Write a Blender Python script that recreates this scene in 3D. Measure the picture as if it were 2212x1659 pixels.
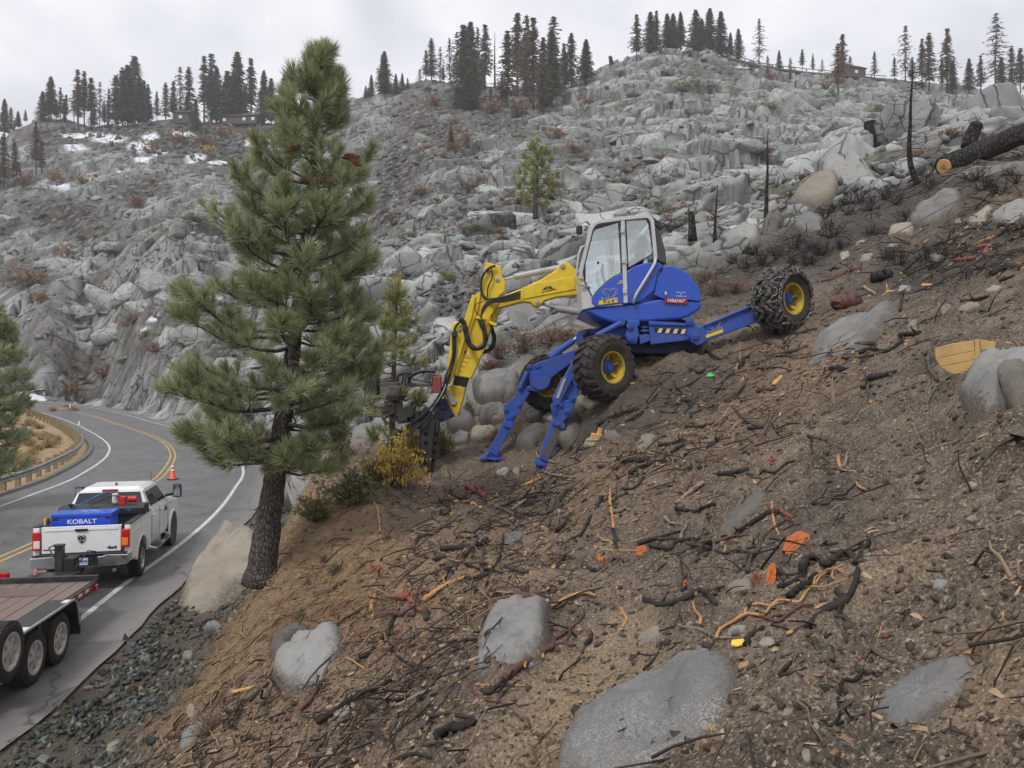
import bpy, math, random
import numpy as np
from mathutils import Vector, Matrix, Euler

PI = math.pi
scene = bpy.context.scene
for ob in list(bpy.data.objects):
 bpy.data.objects.remove(ob)
COL = scene.collection
R = random.Random(11)
rng = np.random.default_rng(5)

# ------------------------------------------------------------------ camera, sky, sun, exposure
CAMZ = 4.4
FPX = 769.0                                  # focal length in pixels of a 1024 wide frame
cam_d = bpy.data.cameras.new('camera')
cam_d.sensor_width = 36.0
cam_d.lens = 36.0 * FPX / 1024.0
cam_d.clip_start = 0.1
cam_d.clip_end = 5000.0
cam = bpy.data.objects.new('camera', cam_d)
cam.location = (0, 0, CAMZ)
cam.rotation_euler = (PI / 2, 0, 0)
COL.objects.link(cam)
scene.camera = cam

world = bpy.data.worlds.new('World')
scene.world = world
world.use_nodes = True
nt = world.node_tree
nt.nodes.clear()
SUN_EL, SUN_AZ = math.radians(52), math.radians(-150)
w_out = nt.nodes.new('ShaderNodeOutputWorld')
w_sky = nt.nodes.new('ShaderNodeTexSky')
w_sky.sky_type = 'NISHITA'
w_sky.sun_disc = False
w_sky.sun_elevation = SUN_EL
w_sky.sun_rotation = SUN_AZ
w_b1 = nt.nodes.new('ShaderNodeBackground')
w_b1.inputs['Strength'].default_value = 0.10
nt.links.new(w_sky.outputs[0], w_b1.inputs['Color'])
w_tc = nt.nodes.new('ShaderNodeTexCoord')
w_mp = nt.nodes.new('ShaderNodeMapping')
w_mp.inputs['Scale'].default_value = (1.0, 1.0, 2.1)
nt.links.new(w_tc.outputs['Generated'], w_mp.inputs['Vector'])
w_n = nt.nodes.new('ShaderNodeTexNoise')
w_n.inputs['Scale'].default_value = 2.6
w_n.inputs['Detail'].default_value = 7.0
w_n.inputs['Roughness'].default_value = 0.52
w_n.inputs['Distortion'].default_value = 0.5
nt.links.new(w_mp.outputs[0], w_n.inputs['Vector'])
w_r = nt.nodes.new('ShaderNodeValToRGB')
w_r.color_ramp.elements[0].position = 0.36
w_r.color_ramp.elements[0].color = (0.60, 0.61, 0.66, 1)
w_r.color_ramp.elements[1].position = 0.66
w_r.color_ramp.elements[1].color = (0.92, 0.925, 0.95, 1)
nt.links.new(w_n.outputs['Fac'], w_r.inputs[0])
w_b2 = nt.nodes.new('ShaderNodeBackground')
w_b2.inputs['Strength'].default_value = 0.96
nt.links.new(w_r.outputs[0], w_b2.inputs['Color'])
w_mix = nt.nodes.new('ShaderNodeMixShader')
w_mix.inputs[0].default_value = 0.93         # thick overcast: hardly any blue comes through
nt.links.new(w_b1.outputs[0], w_mix.inputs[1])
nt.links.new(w_b2.outputs[0], w_mix.inputs[2])
nt.links.new(w_mix.outputs[0], w_out.inputs['Surface'])

sun_d = bpy.data.lights.new('sun', 'SUN')
sun_d.energy = 1.5
sun_d.angle = math.radians(12)
sun_d.color = (1.0, 0.965, 0.92)
sun = bpy.data.objects.new('sun', sun_d)
COL.objects.link(sun)
sdir = Vector((math.sin(SUN_AZ) * math.cos(SUN_EL), math.cos(SUN_AZ) * math.cos(SUN_EL), math.sin(SUN_EL)))
sun.rotation_euler = (-sdir).to_track_quat('-Z', 'Y').to_euler()

scene.view_settings.view_transform = 'Standard'
scene.view_settings.look = 'None'
scene.view_settings.exposure = 0.46
scene.view_settings.gamma = 1.0
scene.view_settings.use_curve_mapping = False
scene.cycles.max_bounces = 6
scene.cycles.transparent_max_bounces = 12
scene.cycles.volume_bounces = 0
scene.cycles.use_denoising = True

# ------------------------------------------------------------------ the photograph's pixels -> rays and points
KD = 1024.0 / 2212.0                         # photo read-off coordinates (2212 wide) -> 1024 wide
DS = 1.1                                     # metres per first depth estimate


def W(dx, dy, d):
 """point seen at (dx, dy) at camera depth d metres"""
 px, py = dx * KD, dy * KD
 return Vector(((px - 512) / FPX * d, d, CAMZ - (py - 384) / FPX * d))


def px_of(p):
 return (512 + FPX * p[0] / p[1]) / KD, (384 - FPX * (p[2] - CAMZ) / p[1]) / KD


# ------------------------------------------------------------------ tags, empties, mesh builder
def tag(o, label=None, cat=None, group=None, kind=None):
 if label:
  o['label'] = label
 if cat:
  o['category'] = cat
 if group:
  o['group'] = group
 if kind:
  o['kind'] = kind
 return o


def thing(name, label, cat, loc=(0, 0, 0), rz=0.0, group=None):
 o = bpy.data.objects.new(name, None)
 o.empty_display_size = 0.2
 COL.objects.link(o)
 o.location = loc
 o.rotation_euler = (0, 0, rz)
 return tag(o, label, cat, group)


def copy_tree(o, parent=None):
 c = o.copy()
 COL.objects.link(c)
 if parent is not None:
  c.parent = parent
 for ch in list(o.children):
  copy_tree(ch, c)
 return c


def link_mesh(name, me, mats, parent=None, loc=None, smooth=False):
 o = bpy.data.objects.new(name, me)
 if not isinstance(mats, (list, tuple)):
  mats = [mats]
 if len(me.materials) == 0:
  for m in mats:
   me.materials.append(m)
 COL.objects.link(o)
 if parent is not None:
  o.parent = parent
 if loc is not None:
  o.location = loc
 if smooth:
  me.polygons.foreach_set('use_smooth', [True] * len(me.polygons))
 return o


class MB:
 """collects shapes and builds ONE mesh object"""

 def __init__(s):
  s.v, s.f, s.m = [], [], []

 def add(s, vs, fs, m=0, M=None):
  b = len(s.v)
  if M is not None:
   vs = [M @ Vector(v) for v in vs]
  s.v.extend([tuple(v) for v in vs])
  s.f.extend([tuple(i + b for i in f) for f in fs])
  s.m.extend([m] * len(fs))
  return s

 def box(s, c, size, rot=None, m=0, M=None):
  hx, hy, hz = size[0] / 2, size[1] / 2, size[2] / 2
  vs = [Vector((x, y, z)) for x in (-hx, hx) for y in (-hy, hy) for z in (-hz, hz)]
  rm = Euler(rot).to_matrix() if rot is not None and not isinstance(rot, Matrix) else rot
  vs = [((rm @ v) if rm is not None else v) + Vector(c) for v in vs]
  fs = [(0, 1, 3, 2), (4, 6, 7, 5), (0, 4, 5, 1), (2, 3, 7, 6), (0, 2, 6, 4), (1, 5, 7, 3)]
  return s.add(vs, fs, m, M)

 def beam(s, p0, p1, w, h, up=(0, 0, 1), m=0, w1=None, h1=None):
  """rectangular bar from p0 to p1; w across, h along up"""
  p0, p1 = Vector(p0), Vector(p1)
  d = (p1 - p0).normalized()
  sd = d.cross(Vector(up)).normalized()
  u = sd.cross(d).normalized()
  w1 = w if w1 is None else w1
  h1 = h if h1 is None else h1
  vs = []
  for p, ww, hh in ((p0, w, h), (p1, w1, h1)):
   for a, b in ((-1, -1), (1, -1), (1, 1), (-1, 1)):
    vs.append(p + sd * a * ww / 2 + u * b * hh / 2)
  fs = [(0, 1, 2, 3), (7, 6, 5, 4), (0, 4, 5, 1), (1, 5, 6, 2), (2, 6, 7, 3), (3, 7, 4, 0)]
  return s.add(vs, fs, m)

 def prism(s, poly, ext, m=0):
  """polygon (list of points) pushed along ext"""
  poly = [Vector(p) for p in poly]
  ext = Vector(ext)
  n = len(poly)
  vs = poly + [p + ext for p in poly]
  fs = [tuple(range(n)), tuple(range(2 * n - 1, n - 1, -1))]
  fs += [(i, i + n, (i + 1) % n + n, (i + 1) % n) for i in range(n)]
  return s.add(vs, fs, m)

 def tube(s, pts, rad, n=8, m=0, caps=True, mcap=None, squash=1.0):
  pts = [Vector(p) for p in pts]
  k = len(pts)
  if not isinstance(rad, (list, tuple)):
   rad = [rad] * k
  b = len(s.v)
  ref = Vector((0.3, 0.2, 1)).normalized()
  prev = None
  for i, p in enumerate(pts):
   t = (pts[min(i + 1, k - 1)] - pts[max(i - 1, 0)])
   if t.length < 1e-9:
    t = Vector((0, 0, 1))
   t.normalize()
   if prev is None:
    a = t.cross(ref)
    if a.length < 1e-3:
     a = t.cross(Vector((1, 0, 0)))
   else:
    a = prev - t * prev.dot(t)
   a.normalize()
   prev = a
   c = t.cross(a)
   for j in range(n):
    an = 2 * PI * j / n
    q = p + (a * math.cos(an) + c * math.sin(an) * squash) * rad[i]
    s.v.append(tuple(q))
  for i in range(k - 1):
   for j in range(n):
    s.f.append((b + i * n + j, b + i * n + (j + 1) % n, b + (i + 1) * n + (j + 1) % n, b + (i + 1) * n + j))
    s.m.append(m)
  if caps:
   mc = m if mcap is None else mcap
   s.f.append(tuple(b + j for j in reversed(range(n))))
   s.f.append(tuple(b + (k - 1) * n + j for j in range(n)))
   s.m.extend([mc, mc])
  return s

 def lathe(s, prof, c, axis, n=24, m=0, closed=False, caps=True):
  """prof: (along, radius) pairs turned about axis through c"""
  c, ax = Vector(c), Vector(axis).normalized()
  a = ax.cross(Vector((0, 0, 1)))
  if a.length < 1e-3:
   a = ax.cross(Vector((1, 0, 0)))
  a.normalize()
  d = ax.cross(a)
  b = len(s.v)
  k = len(prof)
  for (t, r) in prof:
   for j in range(n):
    an = 2 * PI * j / n
    s.v.append(tuple(c + ax * t + (a * math.cos(an) + d * math.sin(an)) * r))
  rng_ = range(k) if closed else range(k - 1)
  for i in rng_:
   i2 = (i + 1) % k
   for j in range(n):
    s.f.append((b + i * n + j, b + i2 * n + j, b + i2 * n + (j + 1) % n, b + i * n + (j + 1) % n))
    s.m.append(m)
  if not closed and caps:
   if prof[0][1] > 1e-6:
    s.f.append(tuple(b + j for j in range(n)))
    s.m.append(m)
   if prof[-1][1] > 1e-6:
    s.f.append(tuple(b + (k - 1) * n + j for j in reversed(range(n))))
    s.m.append(m)
  return s

 def cyl(s, p0, p1, r, n=16, m=0, r1=None):
  p0, p1 = Vector(p0), Vector(p1)
  L = (p1 - p0).length
  return s.lathe([(0, r), (L, r if r1 is None else r1)], p0, p1 - p0, n, m)

 def mesh(s, name, org=None):
  me = bpy.data.meshes.new(name)
  v = s.v
  if org is not None:
   v = [(a - org[0], b - org[1], c - org[2]) for a, b, c in v]
  me.from_pydata(v, [], s.f)
  me.polygons.foreach_set('material_index', s.m)
  me.update()
  return me

 def build(s, name, mats, parent=None, world=False, smooth=False, bevel=0.0, label=None, segs=2):
  """world=True: the points are world points, the parent an unrotated Empty"""
  org = None
  if world and parent is not None:
   q = parent
   org = Vector((0, 0, 0))
   while q is not None:
    org = org + q.location
    q = q.parent
  me = s.mesh(name, org)
  o = link_mesh(name, me, mats, parent, smooth=smooth)
  if bevel > 0:
   bm_ = o.modifiers.new('bevel', 'BEVEL')
   bm_.width = bevel
   bm_.segments = segs
   bm_.limit_method = 'ANGLE'
   bm_.angle_limit = math.radians(35)
  if label:
   o['label'] = label
  return o


def np_mesh(name, V, F, attrs=None, mat_idx=None):
 """fast mesh from numpy arrays; F is (n,3) or (n,4)"""
 me = bpy.data.meshes.new(name)
 V = np.asarray(V, dtype=np.float32)
 F = np.asarray(F, dtype=np.int32)
 k = F.shape[1]
 me.vertices.add(len(V))
 me.vertices.foreach_set('co', V.ravel())
 me.loops.add(F.size)
 me.loops.foreach_set('vertex_index', F.ravel())
 me.polygons.add(len(F))
 me.polygons.foreach_set('loop_start', np.arange(0, F.size, k, dtype=np.int32))
 me.polygons.foreach_set('loop_total', np.full(len(F), k, dtype=np.int32))
 if mat_idx is not None:
  me.polygons.foreach_set('material_index', np.asarray(mat_idx, dtype=np.int32))
 me.update(calc_edges=True)
 for n_, a in (attrs or {}).items():
  a = np.asarray(a, dtype=np.float32)
  if a.ndim == 1:
   at = me.attributes.new(n_, 'FLOAT', 'POINT')
   at.data.foreach_set('value', a)
  else:
   at = me.attributes.new(n_, 'FLOAT_COLOR', 'POINT')
   at.data.foreach_set('color', np.concatenate([a, np.ones((len(a), 1), np.float32)], 1).ravel())
 me.validate()
 return me


# ------------------------------------------------------------------ labels by neighbours
LAND = [(1310, 800, 'the near front wheel'), (1690, 650, 'the chained wheel'), (1075, 960, 'the stabiliser feet'), (1500, 1530, 'the huge bottom boulder'), (1100, 1380, 'the dark half buried boulder'), (665, 1435, 'the pale lichened boulder'),
  (2070, 775, 'the broken crate'), (1840, 740, 'the scratched flat slab'), (2160, 820, 'the big right edge boulder'), (1800, 1260, 'the black root heap'), (1720, 1170, 'the orange stump face'), (570, 1200, 'the big pine foot'),
  (2000, 1490, 'the pale buried slab'), (2000, 490, 'the tilted upper boulder'), (2120, 320, 'the charred log'), (900, 1300, 'the red splintered wood'), (150, 1500, 'the gravel strip'), (860, 980, 'the yellow bush'), (1150, 730, 'the russet brush'),
  (1550, 520, 'the cab'), (450, 1600, 'the twig heap'),
  (1160, 380, 'the lone hillside pine'), (250, 300, 'the left snow patches'), (520, 255, 'the log cabin'), (1460, 110, 'the ridge dome trees'), (1834, 160, 'the flume cabin'), (60, 850, 'the roadside snow bank'), (1883, 300, 'the broken grey snag'),
  (1658, 380, 'the tall black sapling'), (1060, 600, 'the boom elbow'), (700, 150, 'the big pine top'), (300, 900, 'the road bend'), (150, 850, 'the orange roadside bush'), (1110, 180, 'the middle ridge stand'), (780, 220, 'the ridge knoll'), (1650, 150, 'the wooden flume'),
  (2100, 190, 'the right ridge trees'), (1495, 490, 'the stubby black stump'), (860, 700, 'the young pine'), (440, 700, 'the pine crown edge'), (1970, 280, 'the leaning sapling'), (100, 930, 'the guard rail bend'), (10, 880, 'the left edge pine')]
USED = set()


def rel_label(desc, x, y, fallback=None):
 L = sorted(LAND, key=lambda l: (l[0] - x) ** 2 + (l[1] - y) ** 2)

 def rel(l):
  dx, dy = x - l[0], y - l[1]
  if abs(dx) > 2.2 * abs(dy):
   return 'left of' if dx < 0 else 'right of'
  if abs(dy) > 2.2 * abs(dx):
   return 'above' if dy < 0 else 'below'
  return ('upper ' if dy < 0 else 'lower ') + ('left of' if dx < 0 else 'right of')
 opts = [f'{desc} {rel(l)} {l[2]}' for l in L[:4]]
 opts += [f'{desc} between {L[0][2]} and {L[k][2]}' for k in (1, 2, 3)]
 for o in opts:
  if o not in USED and len(o.split()) <= 16:
   USED.add(o)
   return o
 if fallback:
  return fallback
 for w in ('another', 'one more', 'yet another', 'a further', 'also a', 'small'):
  o = f'{w} {opts[0]}'
  if o not in USED and len(o.split()) <= 16:
   USED.add(o)
   return o
 return opts[0]



# ------------------------------------------------------------------ materials
class NT:
 """small node-tree writer"""

 def __init__(s, name):
  s.mat = bpy.data.materials.new(name)
  s.mat.use_nodes = True
  s.t = s.mat.node_tree
  s.t.nodes.clear()
  s.out = s.t.nodes.new('ShaderNodeOutputMaterial')
  s.p = s.t.nodes.new('ShaderNodeBsdfPrincipled')
  s.t.links.new(s.p.outputs[0], s.out.inputs['Surface'])

 def n(s, typ, **kw):
  nd = s.t.nodes.new(typ)
  for k, v in kw.items():
   setattr(nd, k, v)
  return nd

 def l(s, a, b):
  s.t.links.new(a, b)

 def coords(s, obj=True):
  return s.n('ShaderNodeTexCoord').outputs['Object' if obj else 'Generated']

 def pos(s):
  return s.n('ShaderNodeNewGeometry').outputs['Position']

 def noise(s, scale, detail=4, rough=0.55, vec=None, dist=0.0, stretch=None):
  nd = s.n('ShaderNodeTexNoise')
  nd.inputs['Scale'].default_value = scale
  nd.inputs['Detail'].default_value = detail
  nd.inputs['Roughness'].default_value = rough
  nd.inputs['Distortion'].default_value = dist
  v = vec if vec is not None else s.coords()
  if stretch is not None:
   mp = s.n('ShaderNodeMapping')
   mp.inputs['Scale'].default_value = stretch
   s.l(v, mp.inputs['Vector'])
   v = mp.outputs[0]
  s.l(v, nd.inputs['Vector'])
  return nd.outputs['Fac']

 def cracks(s, scale, vec, warp=0.35, stretch=(1, 1, 1)):
  """distance to the nearest joint of a warped cell pattern"""
  v = s.n('ShaderNodeTexVoronoi', feature='DISTANCE_TO_EDGE')
  v.inputs['Scale'].default_value = scale
  mp = s.n('ShaderNodeMapping')
  mp.inputs['Scale'].default_value = stretch
  s.l(vec, mp.inputs['Vector'])
  nz = s.n('ShaderNodeTexNoise')
  nz.inputs['Scale'].default_value = scale * 1.3
  nz.inputs['Detail'].default_value = 5
  s.l(vec, nz.inputs['Vector'])
  ad = s.n('ShaderNodeVectorMath', operation='MULTIPLY_ADD')
  s.l(nz.outputs['Color'], ad.inputs[0])
  ad.inputs[1].default_value = (warp / scale,) * 3
  s.l(mp.outputs[0], ad.inputs[2])
  s.l(ad.outputs[0], v.inputs['Vector'])
  return v.outputs[0]

 def ramp(s, fac, stops):
  nd = s.n('ShaderNodeValToRGB')
  el = nd.color_ramp.elements
  while len(el) < len(stops):
   el.new(0.5)
  for e, (p, c) in zip(el, stops):
   e.position = p
   e.color = (c, c, c, 1) if isinstance(c, (int, float)) else (*c, 1)
  s.l(fac, nd.inputs[0])
  return nd.outputs[0]

 def attr(s, name, out='Fac'):
  nd = s.n('ShaderNodeAttribute')
  nd.attribute_name = name
  return nd.outputs[out]

 def mix(s, fac, a, b, mode='MIX'):
  nd = s.n('ShaderNodeMix')
  nd.data_type = 'RGBA'
  nd.blend_type = mode
  for k_, (sock, val) in enumerate(((nd.inputs[0], fac), (nd.inputs[6], a), (nd.inputs[7], b))):
   if isinstance(val, (int, float)):
    sock.default_value = val if k_ == 0 else (val, val, val, 1)
   elif isinstance(val, (tuple, list)):
    sock.default_value = (*val, 1)
   else:
    s.l(val, sock)
  return nd.outputs[2]

 def math(s, op, a, b=None):
  nd = s.n('ShaderNodeMath', operation=op)
  for sock, val in ((nd.inputs[0], a), (nd.inputs[1], b)):
   if val is None:
    continue
   if isinstance(val, (int, float)):
    sock.default_value = val
   else:
    s.l(val, sock)
  return nd.outputs[0]

 def bump(s, h, strength=0.4, dist=0.02):
  nd = s.n('ShaderNodeBump')
  nd.inputs['Strength'].default_value = strength
  nd.inputs['Distance'].default_value = dist
  s.l(h, nd.inputs['Height'])
  s.l(nd.outputs[0], s.p.inputs['Normal'])
  return nd

 def set(s, color=None, rough=None, metal=None, spec=None, trans=None, alpha=None, coat=None):
  for key, val in (('Base Color', color), ('Roughness', rough), ('Metallic', metal),
 ('Specular IOR Level', spec), ('Transmission Weight', trans), ('Alpha', alpha), ('Coat Weight', coat)):
   if val is None:
    continue
   sk = s.p.inputs[key]
   if isinstance(val, (int, float)):
    sk.default_value = (val, val, val, 1) if key == 'Base Color' else val
   elif isinstance(val, (tuple, list)):
    sk.default_value = (*val, 1)
   else:
    s.l(val, sk)
  return s.mat


def m_plain(name, col, rough=0.6, metal=0.0, var=0.15, scale=6.0, bump=0.0, spec=0.5, dirt=None, dirt_amt=0.0, dirt_scale=3.0, coat=None):
 """a paint, metal or plastic with gentle mottling and optional dirt film"""
 t = NT(name)
 nz = t.noise(scale, 5, 0.6)
 c0 = tuple(c * (1 - var) for c in col)
 c1 = tuple(min(1, c * (1 + var)) for c in col)
 c = t.mix(nz, c0, c1)
 if dirt is not None:
  d = t.noise(dirt_scale, 8, 0.68)
  f = t.ramp(d, [(0.5 - dirt_amt * 0.25, 0.0), (0.78 - dirt_amt * 0.2, min(1, dirt_amt * 1.3))])
  c = t.mix(f, c, dirt)
  rr = t.mix(f, rough, 0.9)
  t.set(c, rr, metal, spec, coat=coat)
 else:
  t.set(c, rough, metal, spec, coat=coat)
 if bump > 0:
  t.bump(t.noise(scale * 12, 4, 0.6), bump, 0.01)
 return t.mat
# ------------------------------------------------------------------ numpy noise
def _hash(ix, iy, seed):
 n = (ix.astype(np.int64) * 374761393 + iy.astype(np.int64) * 668265263 + seed * 97471137) & 0xffffffff
 n = ((n ^ (n >> 13)) * 1274126177) & 0xffffffff
 n = ((n ^ (n >> 16)) * 2246822519) & 0xffffffff
 n = n ^ (n >> 15)
 return (n & 0xffffff) / float(0xffffff)


def vnoise(x, y, seed=0):
 x = np.asarray(x, float)
 y = np.asarray(y, float)
 ix, iy = np.floor(x), np.floor(y)
 fx, fy = x - ix, y - iy
 ux, uy = fx * fx * fx * (fx * (fx * 6 - 15) + 10), fy * fy * fy * (fy * (fy * 6 - 15) + 10)

 def g(a, b):
  an = _hash(ix + a, iy + b, seed) * 2 * PI
  return np.cos(an) * (fx - a) + np.sin(an) * (fy - b)
 a0 = g(0, 0) * (1 - ux) + g(1, 0) * ux
 a1 = g(0, 1) * (1 - ux) + g(1, 1) * ux
 return (a0 * (1 - uy) + a1 * uy) * 1.5


def fbm(x, y, seed=0, octv=4, gain=0.5, lac=2.03):
 a, s = 1.0, 0.0
 t = 0.0
 for o in range(octv):
  s = s + a * vnoise(x, y, seed + o * 17)
  t += a
  a *= gain
  x, y = x * lac + 3.1, y * lac + 1.7
 return s / t


def voronoi(x, y, seed=0, jit=0.9):
 """F1, F2, the cell's random numbers and its centre"""
 ix, iy = np.floor(x), np.floor(y)
 f1 = np.full(x.shape, 9.0)
 f2 = np.full(x.shape, 9.0)
 cx, cy = np.zeros(x.shape), np.zeros(x.shape)
 ci, cj = np.zeros(x.shape), np.zeros(x.shape)
 for a in (-1, 0, 1):
  for b in (-1, 0, 1):
   gx, gy = ix + a, iy + b
   qx = gx + 0.5 + (_hash(gx, gy, seed) - 0.5) * jit
   qy = gy + 0.5 + (_hash(gx, gy, seed + 5) - 0.5) * jit
   d = np.hypot(qx - x, qy - y)
   n = d < f1
   f2 = np.where(n, f1, np.minimum(f2, d))
   f1 = np.where(n, d, f1)
   cx, cy = np.where(n, qx, cx), np.where(n, qy, cy)
   ci, cj = np.where(n, gx, ci), np.where(n, gy, cj)
 return f1, f2, _hash(ci, cj, seed + 11), _hash(ci, cj, seed + 23), _hash(ci, cj, seed + 37), cx, cy


def sstep(a, b, x):
 t = np.clip((x - a) / (b - a), 0, 1)
 return t * t * (3 - 2 * t)


# ------------------------------------------------------------------ the road in plan (from the ground plane z = 0)
RIGHT_LINE = [(-5.6, -30), (-6.1, -12), (-6.6, 0), (-7.25, 8), (-7.95, 13.6), (-8.47, 16.6), (-9.12, 21.2), (-10.14, 26.4), (-11.66, 32.3),
 (-13.7, 39.2), (-18.5, 51), (-26.5, 66), (-38.6, 82.5), (-47.5, 92.8), (-57.6, 101.5), (-67, 108), (-90, 121), (-130, 140), (-180, 160)]
LEFT_LINE = [(-13.2, -30), (-13.7, -12), (-14.5, 0), (-15.9, 12), (-17.3, 22), (-18.7, 28.8), (-20.0, 34.5), (-23.2, 43.3),
 (-26.8, 51.3), (-31.0, 58.6), (-36.4, 67), (-44.2, 78), (-52.4, 87.2), (-61.8, 95.3), (-70.6, 101.5), (-93, 114), (-133, 133), (-183, 153)]


def catmull(P, step):
 P = [np.array(p, float) for p in P]
 out = []
 for i in range(len(P) - 1):
  p0 = P[i - 1] if i else P[0] * 2 - P[1]
  p1, p2 = P[i], P[i + 1]
  p3 = P[i + 2] if i + 2 < len(P) else P[-1] * 2 - P[-2]
  n = max(2, int(np.linalg.norm(p2 - p1) / step))
  for k in range(n):
   t = k / n
   out.append(0.5 * ((2 * p1) + (-p0 + p2) * t + (2 * p0 - 5 * p1 + 4 * p2 - p3) * t * t + (-p0 + 3 * p1 - 3 * p2 + p3) * t ** 3))
 out.append(P[-1])
 return np.array(out)


def resample(P, n):
 seg = np.r_[0, np.cumsum(np.linalg.norm(np.diff(P, axis=0), axis=1))]
 s = np.linspace(0, seg[-1], n)
 return np.stack([np.interp(s, seg, P[:, 0]), np.interp(s, seg, P[:, 1])], 1)


RL = resample(catmull(RIGHT_LINE, 1.0), 420)
LL_raw = catmull(LEFT_LINE, 1.0)


def normals(P):
 d = np.gradient(P, axis=0)
 d /= np.linalg.norm(d, axis=1)[:, None]
 return np.stack([d[:, 1], -d[:, 0]], 1)             # to the right of travel


RN = normals(RL)
# for every station on the right line the road width measured along its normal
LLd = resample(LL_raw, 900)
rw = []
for p, n in zip(RL, RN):
 q = LLd - p
 al = q @ (-n)
 off = np.abs(q @ np.array([-n[1], n[0]]))
 k = np.argmin(off + np.where(al < 0, 99, 0))
 rw.append(al[k])
rw = np.convolve(np.pad(np.array(rw), 8, mode='edge'), np.ones(17) / 17, 'valid')
CL = RL - RN * (rw / 2)[:, None]
RZ = np.interp(RL[:, 1], [66, 76, 84, 93, 101, 108, 125, 160], [0, 0.1, 0.35, 0.9, 1.6, 2.0, 2.7, 3.4])   # the road climbs as it goes


def road_dist(x, y):
 """signed side and distance outside the white lines (negative = on the road), and the station index"""
 shp = x.shape
 x, y = x.ravel(), y.ravel()
 best = np.full(x.shape, 1e9)
 bi = np.zeros(x.shape, int)
 S = CL[::3]
 for i, c in enumerate(S):
  d = (x - c[0]) ** 2 + (y - c[1]) ** 2
  m = d < best
  best[m] = d[m]
  bi[m] = i * 3
 n = RN[bi]
 lat = (x - CL[bi, 0]) * n[:, 0] + (y - CL[bi, 1]) * n[:, 1]
 tang = np.sqrt(np.maximum(best - lat ** 2, 0))
 dist = np.where(tang > 3, np.sqrt(best), np.abs(lat)) - rw[bi] / 2
 return np.sign(lat).reshape(shp), dist.reshape(shp), bi.reshape(shp)


# ------------------------------------------------------------------ the hill: elevation angle as a smooth function of bearing and distance
RIDGE = [(-600, 330), (-200, 315), (0, 300), (60, 252), (130, 256), (250, 264), (400, 262), (500, 264), (600, 262), (700, 235), (770, 216), (800, 204),
 (880, 182), (960, 178), (1050, 186), (1150, 196), (1250, 168), (1330, 141), (1390, 114), (1440, 112), (1550, 113), (1590, 126),
 (1700, 152), (1900, 167), (2100, 186), (2212, 206), (2500, 235), (2900, 260)]
RIDGE_D = [(-600, 270), (0, 270), (600, 275), (900, 262), (1250, 240), (1450, 235), (1700, 255), (2212, 250), (2900, 250)]
_rx = np.array([p[0] for p in RIDGE], float) * KD
_ry = np.array([p[1] for p in RIDGE], float) * KD
_rdx = np.array([p[0] for p in RIDGE_D], float) * KD
_rdd = np.array([p[1] for p in RIDGE_D], float) * DS
CPT = [
 # (photo x, photo y, depth)
 (0, 1659, 8.2), (160, 1659, 7.6), (300, 1659, 6.6), (600, 1659, 4.7), (850, 1659, 3.8), (1106, 1659, 3.2), (1400, 1659, 2.7), (1659, 1659, 2.35), (2212, 1659, 1.9),
 (330, 1400, 9.6), (400, 1330, 10.9), (560, 1240, 10.4), (700, 1100, 12.2), (640, 1045, 15.5), (760, 962, 16.5), (700, 1280, 8.8), (850, 1250, 7.6),
 (600, 1450, 6.6), (850, 1450, 5.2), (1106, 1250, 6.2), (1106, 1430, 4.5), (1106, 1100, 10.2), (1065, 994, 15.9), (1175, 1004, 14.35), (915, 1030, 15.0), (900, 1100, 12.0),
 (1310, 864, 14.3), (1185, 893, 16.6), (1120, 960, 16.2), (1300, 1000, 11.0), (1300, 1200, 6.4), (1300, 1400, 4.4), (1500, 1500, 3.1), (1500, 1300, 4.4), (1500, 1100, 6.6), (1500, 900, 11.2), (1500, 780, 14.2),
 (1690, 716, 14.4), (1840, 760, 10.4), (1750, 1000, 6.3), (1800, 1200, 4.2), (1850, 1450, 2.8), (2000, 900, 6.0), (2070, 800, 6.4), (2130, 880, 5.0), (2212, 1000, 3.7), (2212, 1300, 2.6),
 (2212, 750, 6.2), (2212, 560, 11.0), (2000, 600, 14.0), (1850, 650, 14.0), (1800, 560, 18.0), (2000, 500, 18.5), (2212, 440, 16.5), (2212, 350, 22.0), (2212, 300, 40.0), (2040, 372, 22.0), (2000, 395, 25), (1960, 330, 48),
 (1800, 440, 28), (1780, 380, 46), (1650, 500, 26), (1550, 540, 25), (1500, 590, 21), (1550, 650, 17.5), (1420, 700, 16.8), (1600, 440, 52), (1500, 480, 42),
 (1220, 730, 19), (1080, 770, 19.5), (1150, 700, 22), (1050, 660, 30), (1160, 560, 46), (1160, 475, 72), (1300, 470, 64), (930, 800, 23), (900, 700, 34), (830, 800, 27), (780, 880, 22),
 (900, 560, 62), (900, 480, 86), (900, 350, 140), (900, 250, 205), (1160, 400, 100), (1160, 300, 160), (1300, 350, 120), (1300, 250, 175), (1500, 350, 110), (1500, 250, 160), (1450, 180, 200),
 (1700, 380, 95), (1700, 290, 140), (1700, 210, 200), (1900, 300, 110), (1900, 230, 185), (2100, 260, 130), (2212, 255, 150),
 (600, 330, 225), (600, 450, 160), (600, 600, 110), (600, 700, 92), (600, 800, 76), (600, 900, 58),
 (300, 330, 225), (300, 450, 175), (300, 560, 132), (300, 680, 106), (300, 760, 96), (300, 840, 89), (400, 840, 80), (400, 760, 88), (250, 800, 106), (200, 830, 116),
 (0, 380, 215), (0, 480, 182), (0, 600, 150), (0, 720, 128), (0, 800, 122), (100, 800, 112), (100, 720, 118), (100, 600, 142),
 (-400, 700, 150), (-400, 450, 200), (2700, 300, 40), (2700, 700, 4.5), (2700, 500, 11), (2700, 1200, 2.2),
]
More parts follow.
